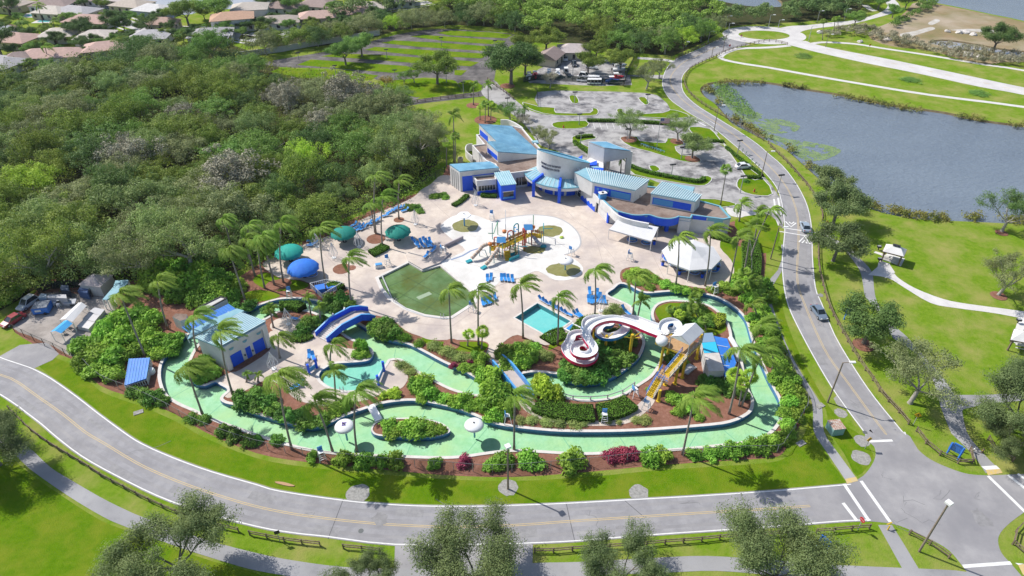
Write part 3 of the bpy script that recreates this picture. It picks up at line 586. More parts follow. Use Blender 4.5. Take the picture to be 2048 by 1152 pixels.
def clumpcloud(centres, radii, n, rng, flat=.8, up=.35, soft=False):
    """leaf centres gathered on the outside of many small clumps"""
    k = len(centres); w = radii**2; idx = rng.choice(k, n, p=w/w.sum())
    d = rng.normal(size=(n, 3)); d /= np.linalg.norm(d, axis=1, keepdims=True); d[:, 2] = np.abs(d[:, 2])*np.where(rng.random(n) < .78, 1, -1)
    rr = radii[idx]*(rng.random(n)**.45*1.35 if soft else rng.uniform(.55, 1.08, n))
    Pn = centres[idx]+d*rr[:, None]*np.array([1, 1, flat])
    return Pn, d+rng.normal(size=(n, 3))*.55+np.array([0, 0, up])
def crown_mesh(name, seed, R, H, z0, nc, n, size, asp=.55, m=None, cr=.3):
    rng = np.random.default_rng(seed); d = rng.normal(size=(nc, 3)); d /= np.linalg.norm(d, axis=1, keepdims=True)
    d[:, 2] = np.abs(d[:, 2])*1.0-.28
    rr = rng.uniform(.3, 1.0, nc)*(1+.22*np.sin(3*np.arctan2(d[:, 1], d[:, 0])+seed))
    c = d*rr[:, None]*np.array([R, R, H*.72])+np.array([0, 0, z0+H*.34]); rad_ = rng.uniform(.7, 1.25, nc)*R*cr
    Pn, D = clumpcloud(c, rad_, n, rng); V, Q = leafquads(Pn, D, size, asp, rng); return npmesh(name, V, Q, m)
def mesh_obj(name, me, parent=None, m=None):
    o = bpy.data.objects.new(name, me); COL.objects.link(o)
    if parent: o.parent = parent
    if m is not None:
        if not me.materials: me.materials.append(m)
        o.material_slots[0].link = 'OBJECT'; o.material_slots[0].material = m
    return o
# ---------------------------------------------------------------- trees with limbs
def limbs(seed, h, R, r0, fork=.28, nl=5, droop=.0):
    rng = random.Random(seed); b = MB(); tips = []
    def grow(p, d, L, r, lev):
        pts = [p]; q = p; dd = d
        for k in range(3):
            dd = (dd+Vector((rng.uniform(-.22, .22), rng.uniform(-.22, .22), rng.uniform(-.1, .16)))).normalized(); q = q+dd*L/3; pts.append(q)
            if lev >= 1: tips.append((tuple(q), lev))
        b.tube(pts, [r, r*.85, r*.7, r*.52], 6 if lev < 2 else 4, cap=False)
        if lev < 3:
            for i in range(3 if lev < 2 else 2):
                a = rng.uniform(0, 2*math.pi); s = Vector((math.cos(a), math.sin(a), rng.uniform(-.1, .5)))
                grow(pts[-1 if i < 2 else -2], (dd+s*.75).normalized(), L*rng.uniform(.6, .8), r*.5, lev+1)
    top = Vector((rng.uniform(-.3, .3), rng.uniform(-.3, .3), h*fork)); b.tube([(0, 0, -.1), (0, 0, .25), top*.6, top], [r0*1.5, r0*1.1, r0, r0*.9], 8, cap=False)
    for i in range(nl):
        a = 2*math.pi*(i+rng.uniform(-.25, .25))/nl; e = rng.uniform(.55, 1.15)
        grow(top, Vector((math.cos(a), math.sin(a), e)).normalized(), R*.62, r0*.5, 0)
    return b, tips
def big_tree(name, seed, h, R, r0, n, size, lm, bark, label, cat="tree", nl=5, fork=.28, clump=.85, asp=.45, keep=1.0):
    b, tips = limbs(seed, h, R, r0, fork, nl); root = thing(name, label, cat); rng = np.random.default_rng(seed)
    t = np.array([q for q, l in tips]); zs = t[:, 2].max(); sx_ = R/np.percentile(np.hypot(t[:, 0], t[:, 1]), 92); sz_ = (h-h*fork)/(zs-h*fork)
    fx = lambda v: (v[0]*sx_, v[1]*sx_, h*fork+(v[2]-h*fork)*sz_) if v[2] > h*fork else v
    b.v = [fx(v) if (v[2] > h*fork) else v for v in b.v]; t = np.array([fx(v) for v in t])
    b.build("trunk", bark, root, smooth=True, fix=False)
    if keep < 1: t = t[rng.random(len(t)) < keep]
    Pn, D = clumpcloud(t, rng.uniform(.6, 1.2, len(t))*clump, n, rng, .62, soft=True); V, Q = leafquads(Pn, D, size, asp, rng)
    mesh_obj("crown", npmesh("crown", V, Q, None), root, lm); return root
def recolor(root, lm):
    for c in root.children:
        if c.name.startswith("crown"): c.material_slots[0].link = 'OBJECT'; c.material_slots[0].material = lm
TREES = {}
def put_tree(key, maker, px, py, sc, rz, label, lm=None, cat="tree", group=None, name=None):
    if key not in TREES: TREES[key] = maker()
    x, y = G(px, py); o = place(TREES[key], (x, y, 0), rz, label, group, sc)
    o['category'] = cat
    if name: o.name = name
    if lm is not None: recolor(o, lm)
    return o
oakA = lambda: big_tree("oak_tree", 21, 11, 8.0, .36, 62000, .27, LM['oak'], m_bark, "x", clump=1.15, asp=.4, nl=8)
oakB = lambda: big_tree("oak_tree", 34, 11, 7.6, .34, 64000, .27, LM['oak'], m_bark, "x", nl=8, clump=1.35, asp=.4)
oakC = lambda: big_tree("oak_tree", 52, 8.5, 5.4, .3, 11000, .27, LM['grey'], m_barkp, "x", clump=.75, asp=.4, keep=.9)
oakD = lambda: big_tree("oak_tree", 63, 8.0, 5.2, .33, 15000, .34, LM['mid'], m_bark, "x", nl=6, fork=.32, clump=1.0, asp=.5)
# park trees: (maker, x, y, scale, turn, leaf, label)
for k, mk, px, py, sc, rz, lm, lb in (
 ('A', oakA, 372, 1160, .92, .3, 'oak', "spreading grey green tree over the bend of the footpath, its fork in plain sight"),
 ('B', oakB, 0, 930, .8, 1.2, 'oak', "dark leafy tree cut by the photo edge beside the timber rail fence"),
 ('B', oakB, 950, 1178, .9, .4, 'oak', "broad dense tree hiding the mouth of the short side road"),
 ('A', oakA, 1240, 1172, .66, 2.2, 'oak', "round dense roadside tree standing alone between two fence bays"),
 ('B', oakB, 1540, 1178, .92, 3.6, 'oak', "wide dense tree beside the blue slatted sign board on the lawn"),
 ('A', oakA, 735, 1195, .5, 4.1, 'oak', "small tree top rising over the footpath by the side road"),
 ('D', oakD, 1727, 686, 1.08, .5, 'dark', "dark green tree with a blue board behind it by the park path"),
 ('C', oakC, 1820, 806, 1.2, 1.1, 'grey', "thin grey tree with bare looking limbs beside the path fork"),
 ('B', oakB, 2020, 862, .95, 2.6, 'oak', "large leafy tree at the edge of the photo above the forked path"),
 ('A', oakA, 2012, 905, .55, 5.0, 'oak', "tree inside the small mulched fence corner by the road crossing"),
 ('D', oakD, 1666, 522, 1.05, 2.0, 'oak', "leaning tree beside the crosswalk and the orange warning sign"),
 ('D', oakD, 1666, 448, 1.15, 3.0, 'oak', "tree between the road fence and the lake, second in its line"),
 ('D', oakD, 1650, 398, 1.0, 4.0, 'oak', "tree on the lake bank where the lily pads end"),
 ('C', oakC, 2003, 463, 1.15, 5.1, 'dark', "lone tree with a pale trunk on the lake shore lawn"),
 ('C', oakC, 1997, 590, 1.0, .2, 'grey', "nearly bare pale tree on the lawn beyond the curving path"),
 ('C', oakC, 100, 566, 1.5, .4, 'olive', "tree with big bare pale limbs at the woods edge above the service yard"),
 ('C', oakC, 385, 548, 1.6, 2.0, 'sage', "tree with twisting pale limbs at the woods edge above the glossy thicket"),
 ('C', oakC, 300, 562, 1.4, 3.3, 'grey', "thin limbed tree at the woods edge between two larger limbed ones"),
 ('C', oakC, 800, 352, 1.5, 1.3, 'sage', "limby rounded tree at the woods corner nearest the building"),
 ('C', oakC, 846, 322, 1.4, 4.3, 'grey', "limby grey tree at the woods corner by the lawn"),
 ('C', oakC, 1258, 277, .95, 1.4, 'sage', "flat crowned tree on a mulch ring by the parked flag pole island"),
 ('C', oakC, 1355, 281, .9, 2.9, 'sage', "flat crowned tree on the long island right behind the flag pole"),
 ('D', oakD, 1384, 316, .85, 4.4, 'sage', "dense tree at the rounded tip of the long parking island"),
 ('C', oakC, 1293, 178, .95, .9, 'grey', "grey thin tree on the lawn below the boat yard gate"),
 ('C', oakC, 1318, 158, .8, 2.4, 'grey', "grey thin tree next to the road bend above the parking lot"),
 ('C', oakC, 1020, 248, .75, 2.2, 'mid', "small leafy tree behind the curved white wall of the big building"),
 ('C', oakC, 1076, 284, .55, 4.0, 'grey', "small bare tree against the white parapet of the big building"),
 ('C', oakC, 1097, 298, .62, 1.0, 'grey', "small grey tree by the drum tower on the parking side"),
 ('C', oakC, 1049, 258, .5, 1.7, 'bare', "leafless little tree near the short palm by the drive"),
 ('D', oakD, 692, 130, 1.05, .0, 'mid', "rounded dark tree on the grass strip of the striped parking field"),
 ('D', oakD, 724, 113, 1.05, 1.5, 'mid', "rounded green tree just behind its twin on the striped parking field"),
 ('D', oakD, 875, 168, 1.3, 2.5, 'olive', "broad olive tree shading the lawn below the striped parking field"),
 ('C', oakC, 829, 166, .55, 3.3, 'mid', "thin young tree beside the broad olive tree on the lawn"),
 ('C', oakC, 808, 168, .5, .3, 'mid', "thinnest young tree on the lawn near the woods corner"),
 ('C', oakC, 773, 178, .5, 4.9, 'rust', "little rusty yellow tree at the corner of the woods"),
 ('D', oakD, 1022, 168, 1.75, .8, 'dark', "big dark tree shading the drive beside the boat yard"),
 ('D', oakD, 1050, 150, 1.2, 2.3, 'dark', "dark tree between the boat yard and the big shade tree"),
 ('D', oakD, 1092, 105, 1.15, 3.1, 'olive', "tall dark tree behind the brown gabled yard house"),
 ('D', oakD, 1045, 108, .9, 5.4, 'olive', "dark tree beside the white tent roof of the boat yard"),
 ('D', oakD, 1176, 148, .95, 4.6, 'olive', "round tree on the small lawn island inside the boat yard"),
 ('D', oakD, 1192, 118, .85, 1.9, 'olive', "dark tree next to the hip roofed yard house"),
 ('D', oakD, 1240, 143, 1.0, .6, 'olive', "dark tree over the two white boats in the yard corner"),
 ('C', oakC, 1100, 176, .6, .6, 'bare', "bare forked tree in front of the boat yard fence"),
 ('D', oakD, 1985, 104, 1.25, 2.6, 'dark', "spreading dark tree alone beside the shallow pond"),
 ('D', oakD, 1708, 52, .75, 1.6, 'mid', "tree on the bank beside the curving far road"),
 ('D', oakD, 1755, 20, .9, 1.1, 'mid', "round tree inside the bend of the far road"),
 ('D', oakD, 1784, 36, .7, 3.9, 'mid', "small tree outside the bend of the far road"),
 ('D', oakD, 1810, 18, .8, 5.9, 'dark', "dense tree at the neck of the sandy shore"),
 ('C', oakC, 300, 70, .9, .9, 'dark', "dark umbrella shaped tree on the corner lawn of the housing estate"),
 ('D', oakD, 378, 52, 1.35, .4, 'olive', "wide flat topped tree over the estate street bend"),
 ('D', oakD, 440, 46, 1.5, 2.0, 'mid', "largest green tree of the housing estate beside the orange roof"),
 ('D', oakD, 233, 62, 1.0, 4.0, 'dark', "dark tree behind the bright estate lawn"),
 ('D', oakD, 168, 78, 1.0, 2.4, 'dark', "dark tree leaning over the cream house"),
 ('D', oakD, 20, 30, 1.0, 3.0, 'dark', "dark tree in a back yard on the estate canal"),
 ('D', oakD, 4, 112, 1.3, 1.0, 'dark', "huge dark tree at the photo edge in the housing estate"),
 ('D', oakD, 579, 28, 1.1, 5.0, 'mid', "bright green clipped tree in an estate front yard"),
 ('D', oakD, 540, 22, .9, .0, 'dark', "dark tree between two pale estate houses"),
 ('D', oakD, 700, 16, 1.1, 2.0, 'mid', "green tree group crown by the far estate street"),
 ('D', oakD, 770, 12, 1.2, 3.7, 'grey', "grey green tree at the end of the estate street"),
):
    put_tree(k, mk, px, py, sc, rz, lb, LM[lm])
for i, (px, py) in enumerate(P("46,58 62,80 92,70 140,62 152,50 205,72 214,40 250,64 262,46 283,66 318,76 342,66 368,84 392,66 410,40 455,80 486,74 500,62 524,68 548,44 596,52 608,36 624,56 664,50 672,26 684,44 716,44 748,40 760,22 786,24 150,88 166,100 232,92 180,112 80,108 30,112 60,140 -6,70 205,20 168,16 284,44 322,44 14,60 34,70 72,112 88,100 100,72 118,92 146,74 158,62 178,66 190,96 206,100 232,82 250,100 264,84 276,92 290,100 330,80 346,78 366,74 385,84 402,90 446,92 452,66 490,62 512,58 534,60 580,62 588,40 650,62 690,56 722,52 752,30 128,12 96,14 40,44")):
    k = ['mid', 'dark', 'olive', 'dark'][i % 4]; put_tree('D', oakD, px, py, .42+.3*((i*37) % 10)/10, i*1.3, {'mid': "small mid green garden tree of the housing estate", 'dark': "small dark green garden tree of the housing estate", 'olive': "small olive garden tree of the housing estate"}[k], LM[k], group=k+" garden trees of the estate")
# ---------------------------------------------------------------- the woods: every tree its own, meshes shared
def wood_tree(seed, R, H):
    root = thing("woodland_tree", "x", "tree"); b = MB(); h = H*.55
    rng = random.Random(seed); b.tube([(0, 0, 0), (rng.uniform(-.3, .3), rng.uniform(-.3, .3), h*.6), (rng.uniform(-.5, .5), 0, h)], [.22, .17, .1], 6, cap=False)
    for i in range(4): a = rng.uniform(0, 6.28); b.tube([(0, 0, h*.5), (math.cos(a)*R*.35, math.sin(a)*R*.35, h*.85), (math.cos(a)*R*.6, math.sin(a)*R*.6, h*1.1)], [.13, .09, .05], 5, cap=False)
    b.build("trunk", m_barkp, root, fix=False, smooth=True)
    mesh_obj("crown", crown_mesh("crown", seed, R, H, H*.18, 90, 9000, .33, .5, None, .17), root, LM['olive'])
    return root
WT = [wood_tree(100+i, 6.6+.6*(i % 3), 6.8+.6*(i % 4)) for i in range(6)]
def poisson(lp, dmin, rng, tries=9000, excl=()):
    a = np.array(lp); lo, hi = a.min(0), a.max(0); pts = []; grid = {}
    C = rng.uniform(lo, hi, size=(tries, 2)); ok = inside([lp], C[:, 0], C[:, 1])
    for e_ in excl: ok &= ~inside([e_], C[:, 0], C[:, 1])
    for p in C[ok]:
        g = (int(p[0]//dmin), int(p[1]//dmin)); bad = False
        for i in (-1, 0, 1):
            for j in (-1, 0, 1):
                for q in grid.get((g[0]+i, g[1]+j), ()):
                    if (q[0]-p[0])**2+(q[1]-p[1])**2 < dmin*dmin: bad = True
        if not bad: grid.setdefault(g, []).append(p); pts.append(p)
    return pts
def pxof(x, y, z=0.0):
    v = Vector((x, y, z-CAMH)); dz = v.y*CP-v.z*SP; return 1024+FPX*v.x/dz, 576-FPX*(v.y*SP+v.z*CP)/dz
rngw = np.random.default_rng(5)
LEFTW = SM("-190,590 -120,300 -40,205 20,178 90,166 170,152 260,130 330,116 400,118 460,128 505,142 548,170 620,198 700,206 770,212 812,220 812,232 826,244 850,272 860,302 842,345 785,384 715,414 640,446 560,480 500,508 465,528 380,540 300,545 180,562 90,562 40,590 -30,620", 3)
WK = {'olive': "olive green tree with a knobbly crown in the woods", 'dark': "dark green tree with a dense crown in the woods", 'grey': "grey green tree with a thin crown in the woods", 'bright': "bright yellow green tree standing out in the woods", 'mid': "mid green leafy tree in the woods", 'bare': "leafless brown grey tree in the woods", 'rust': "rust tinged tree at the edge of the woods", 'silver': "silvery white leaved tree in the woods", 'sage': "sage coloured tree with clumped leaves in the woods"}
pts = poisson(LEFTW, 7.6, rngw)
pts = [p for p in pts if -90 < pxof(*p)[0] < 1000]
for i, (x, y) in enumerate(sorted(map(tuple, pts), key=lambda p: p[1])[:262]):
    px, py = pxof(x, y); r = rngw.random()
    if 540 < px < 830 and 190 < py < 275: k = 'bare' if r < .38 else ('grey' if r < .75 else ('sage' if r < .88 else 'mid'))
    elif py > 430: k = 'sage' if r < .3 else ('grey' if r < .55 else ('olive' if r < .75 else ('bright' if r < .85 else 'mid')))
    elif py < 190: k = 'dark' if r < .35 else ('grey' if r < .6 else ('mid' if r < .8 else 'olive'))
    elif 200 < px < 240 and 380 < py < 410: k = 'silver'
    else: k = 'olive' if r < .32 else ('sage' if r < .52 else ('grey' if r < .66 else ('dark' if r < .78 else ('mid' if r < .88 else ('bright' if r < .955 else 'bare')))))
    sc = rngw.uniform(.7, 1.3)
    place(WT[i % 6], (x, y, 0), rngw.uniform(0, 6.28), WK[k], k+" trees of the woods", (sc*rngw.uniform(.8, 1.25), sc*rngw.uniform(.8, 1.25), sc*rngw.uniform(.75, 1.2)))
    o = WT[i % 6] if i < 6 else COL.objects[-1]
for o in [q for q in COL.objects if q.name.startswith("woodland_tree")]:
    for k, lb in WK.items():
        if o['label'] == lb: recolor(o, LM[k])
# low growth under and around the trees of the woods
def scatter_leaves(name, pts2, zf, n_each, size, lm, spread, kind='stuff'):
    p = np.array(pts2); idx = np.repeat(np.arange(len(p)), n_each); n = len(idx); rng = np.random.default_rng(3)
    d = rng.normal(size=(n, 3)); Pn = np.zeros((n, 3)); Pn[:, :2] = p[idx]+d[:, :2]*spread; Pn[:, 2] = zf*rng.random(n)**.7*(.5+rng.random(len(p))[idx])
    V, Q = leafquads(Pn, d*.6+np.array([0, 0, .7]), size, .6, rng); o = mesh_obj(name, npmesh(name, V, Q, lm)); o['kind'] = kind; return o
up = [p for p in poisson(WOODS, 2.9, rngw, 14000) if -60 < pxof(*p)[0] < 960]
tag(scatter_leaves("undergrowth", up, 4.6, 46, .5, LM['shade'], 1.0), "dark low undergrowth on the floor of the woods", "undergrowth")
up2 = poisson(SM("-60,600 60,575 200,575 330,560 480,545 600,500 700,448 840,384 876,330 884,300 860,330 800,375 640,440 480,510 300,545 100,560 -60,590", 3), 1.6, rngw, 9000)
tag(scatter_leaves("thicket_edge", up2, 1.9, 26, .5, LM['shrub'], .8), "bright bushy fringe along the edge of the woods", "undergrowth")
# ---------------------------------------------------------------- woods beyond the parking field
FW_N = PL("530,112 600,98 690,88 745,78 800,62 900,54 960,56 1030,64 1030,56 960,44 900,40 800,46 690,62 600,84 520,98")
FW_R = PL("1190,90 1250,103 1345,110 1402,86 1440,66 1430,50 1390,66 1340,88 1250,80 1190,74")
npt = poisson(FW_N, 7.0, rngw)+poisson(FW_R, 7.5, rngw)
FK = ['mid', 'dark', 'grey', 'olive', 'rust', 'bright']
FL = {'mid': "mid green tree in the far tree belt", 'dark': "dark green tree in the far tree belt", 'grey': "pale grey tree in the far tree belt", 'olive': "olive tree in the far tree belt", 'rust': "rust coloured tree in the far tree belt", 'bright': "bright green tree in the far tree belt"}
for i, (x, y) in enumerate(map(tuple, npt[:95])):
    px, py = pxof(x, y); k = rngw.choice(FK, p=[.2, .3, .26, .16, .05, .03]) if px < 1100 else rngw.choice(FK, p=[.45, .2, .05, .15, 0, .15])
    sc = rngw.uniform(.8, 1.15); o = place(WT[i % 6], (x, y, 0), rngw.uniform(0, 6.28), FL[k], k+" trees of the far belt", sc); o.name = "belt_tree"; recolor(o, LM[k])
def far_mass(name, lp, dmin, lm, n, size, hz, excl=()):
    rng = np.random.default_rng(9); pts = poisson(lp, dmin, rng, 9000, excl); c = []; r = []
    for x, y in pts:
        s = rng.uniform(.75, 1.25); h = hz*rng.uniform(.75, 1.2)
        for _ in range(9):
            d = rng.normal(size=3); d /= np.linalg.norm(d); c.append((x+d[0]*dmin*.5*s, y+d[1]*dmin*.5*s, h*.55+abs(d[2])*h*.38)); r.append(dmin*.3*s)
    Pn, D = clumpcloud(np.array(c), np.array(r), n, rng); V, Q = leafquads(Pn, D, size, .6, rng); o = mesh_obj(name, npmesh(name, V, Q, lm)); return o
FARC = PL("1030,56 1060,76 1190,74 1250,80 1340,88 1390,66 1430,50 1415,18 1405,-34 1240,-44 1100,-40 960,-20 900,0 860,14 900,36 960,42")
m_fw = leaf_mat("far_woods_leaves", (.085, .145, .025), (.19, .27, .055), .07, 0)
m_fw2 = leaf_mat("far_woods_dark_leaves", (.05, .095, .028), (.12, .165, .06), .07, 0)
tag(far_mass("far_woods", FARC, 6.6, m_fw, 120000, .75, 9, (COVE,)), "bright green woods filling the distance beyond the yard", "woods", kind='stuff')
FARL = PL("680,44 760,34 820,22 880,8 960,-20 1000,-30 900,-50 700,-30 760,10 690,24")
tag(far_mass("far_woods", FARL, 6.5, m_fw2, 30000, .75, 8), "darker woods behind the housing estate", "woods", kind='stuff')
FARR = PL("1446,54 1500,49 1600,44 1700,34 1728,22 1720,0 1640,-14 1590,22 1565,42 1500,45 1450,47")
tag(far_mass("far_woods", FARR, 6.0, m_fw2, 26000, .7, 7, (COVE,)), "dark green woods along the far curving road", "woods", kind='stuff')
tag(far_mass("shore_scrub", PL("1640,74 1700,70 1740,78 1790,92 1850,104 1920,122 2048,134 2100,142 2048,118 1940,104 1850,92 1780,74 1740,64 1690,60"), 3.4, leaf_mat("scrub_leaves", (.10, .105, .06), (.24, .22, .18), .2, 0), 16000, .5, 2.6, (POND,)), "grey scrub between the path and the sandy shore", "scrub", kind='stuff')
tag(far_mass("shore_scrub", PL("1780,60 1810,40 1850,24 1870,10 1850,4 1830,30 1790,50"), 3.4, LM['mid'], 5000, .5, 2.2), "green scrub strip on the sandy neck", "scrub", kind='stuff')
from mathutils import noise
# ================================================================ palms
def frond_crown(seed, nf=19, L=3.1, wind=1.0, droop=1.0, pairs=15, wd=.15, ll=.62):
    rng = np.random.default_rng(seed); V = []; Q = []; W3 = np.array([1, -.22, .05])*.95*wind
    for i in range(nf):
        a = 2*math.pi*i/nf*2.4+rng.uniform(-.3, .3); e = rad(rng.uniform(-8, 78)) if i > 3 else rad(rng.uniform(60, 85))
        d = np.array([math.cos(a)*math.cos(e), math.sin(a)*math.cos(e), math.sin(e)]); p = np.zeros(3); Lf = L*rng.uniform(.8, 1.12); n = 12; pts = [p]; ds = [d]
        for k in range(n):
            t = (k+1)/n; d = d+(W3*.30*(.35+t)+np.array([0, 0, -.34*droop*(.3+t)]))*.62; d = d/np.linalg.norm(d); p = p+d*Lf/n; pts.append(p); ds.append(d)
        pts = np.array(pts); ds = np.array(ds)
        for k in range(n):                                   # the rib of the frond
            s = np.cross(ds[k], [0, 0, 1]); s = s/max(np.linalg.norm(s), 1e-6)*.05*(1-k/n*.7); b = len(V); V += [pts[k]-s, pts[k]+s, pts[k+1]+s*.8, pts[k+1]-s*.8]; Q.append((b, b+1, b+2, b+3))
        for j in range(pairs*2):
            t = .1+.9*(j//2+.5)/pairs; f = t*n; k = min(int(f), n-1); u = f-k; q = pts[k]*(1-u)+pts[k+1]*u; dd = ds[k]*(1-u)+ds[k+1]*u
            s = np.cross(dd, [0, 0, 1]); s = s/max(np.linalg.norm(s), 1e-6)*(1 if j % 2 else -1)
            ld = s*.78+dd*.62+np.array([0, 0, -.32*droop])+W3*.42+rng.normal(size=3)*.09; ld = ld/np.linalg.norm(ld); l = ll*(math.sin(math.pi*(.16+.78*t))**.7)*rng.uniform(.85, 1.1)
            w_ = np.cross(ld, np.cross(dd, s)+np.array([0, 0, .01])); w_ = dd*wd*.5; m = q+ld*l*.5+np.array([0, 0, .02]); tip = q+ld*l+np.array([0, 0, -.06*l]); b = len(V)
            V += [q-w_*.5, q+w_*.5, m+w_, m-w_]; Q.append((b, b+1, b+2, b+3)); b = len(V); V += [m-w_, m+w_, tip+w_*.15, tip-w_*.15]; Q.append((b, b+1, b+2, b+3))
    return npmesh("crown", np.array(V), np.array(Q), None)
def fan_crown(seed, nf=22, R=1.25):
    rng = np.random.default_rng(seed); V = []; Q = []
    for i in range(nf):
        a = i*2.4+rng.uniform(-.3, .3); e = rad(rng.uniform(-35, 70)); d = np.array([math.cos(a)*math.cos(e)+.18, math.sin(a)*math.cos(e), math.sin(e)]); d /= np.linalg.norm(d); s = np.cross(d, [0, 0, 1]); s /= max(np.linalg.norm(s), 1e-6); u = np.cross(s, d); c = d*R*.55
        b = len(V); V += [-s*.03, s*.03, c+s*.03, c-s*.03]; Q.append((b, b+1, b+2, b+3))
        for j in range(9):
            f = rad(-80+20*j); r = d*math.cos(f)+s*math.sin(f); tip = c+r*R*.62+np.array([0, 0, -.16*R]); w_ = np.cross(r, u)*.07*R; m = c+r*R*.34; b = len(V)
            V += [c-w_*.3, c+w_*.3, m+w_, m-w_]; Q.append((b, b+1, b+2, b+3)); b = len(V); V += [m-w_, m+w_, tip+w_*.2, tip-w_*.2]; Q.append((b, b+1, b+2, b+3))
    return npmesh("crown", np.array(V), np.array(Q), None)
PCR = [frond_crown(s, n, L, w_, d_, 16, .17, .68) for s, n, L, w_, d_ in ((1, 24, 3.6, 1.6, .9), (2, 19, 3.3, 1.2, 1.2), (3, 26, 3.7, 1.8, .8), (4, 20, 3.4, 1.35, 1.05), (11, 16, 3.2, 1.5, 1.3), (12, 23, 3.9, 1.25, .9))]; PCC = [frond_crown(s, 17, 2.5, .45, 1.15) for s in (5, 6)]; PFN = [fan_crown(s) for s in (7, 8, 9)]
def palm(bx, by, cx, cy, R, label, kind='w', lm=None, r0=.17, name="coconut_palm", group=None):
    x, y = G(bx, by); tx, tz = ZAT(cx, cy, y); tz = max(tz, .5); i = len(COL.objects)
    root = thing(name, label, "palm", (x, y, 0), group); b = MB(); rng = random.Random(i); L = []
    for k in range(9):
        t = k/8; s = t+.22*math.sin(math.pi*t)*(-1 if kind == 'w' else 0); L.append((x+(tx-x)*s, y+rng.uniform(-.02, .02), -.05+(tz+.05)*t))
    b.tube(L, [r0*(1.55 if k == 0 else 1.12-.4*k/8) for k in range(9)], 7); b.build("trunk", m_ptrunk, root, smooth=True, fix=False)
    me = {'w': PCR, 'c': PCC, 'f': PFN}[kind]; me = me[i % len(me)]; o = mesh_obj("crown", me, root, LM['palm'] if lm is None else LM[lm])
    o.location = (tx-x, 0, tz-.05); base = {'w': 2.35, 'c': 2.5, 'f': 1.9}[kind]; f = R/base; o.scale = (f, f, f); o.rotation_euler = (rng.uniform(-.12, .12), rng.uniform(-.15, .18), rng.uniform(-.45, .45) if kind != 'f' else rng.uniform(0, 6)); o.scale = (f*rng.uniform(.88, 1.12), f*rng.uniform(.88, 1.1), f*rng.uniform(.85, 1.1))
    return root
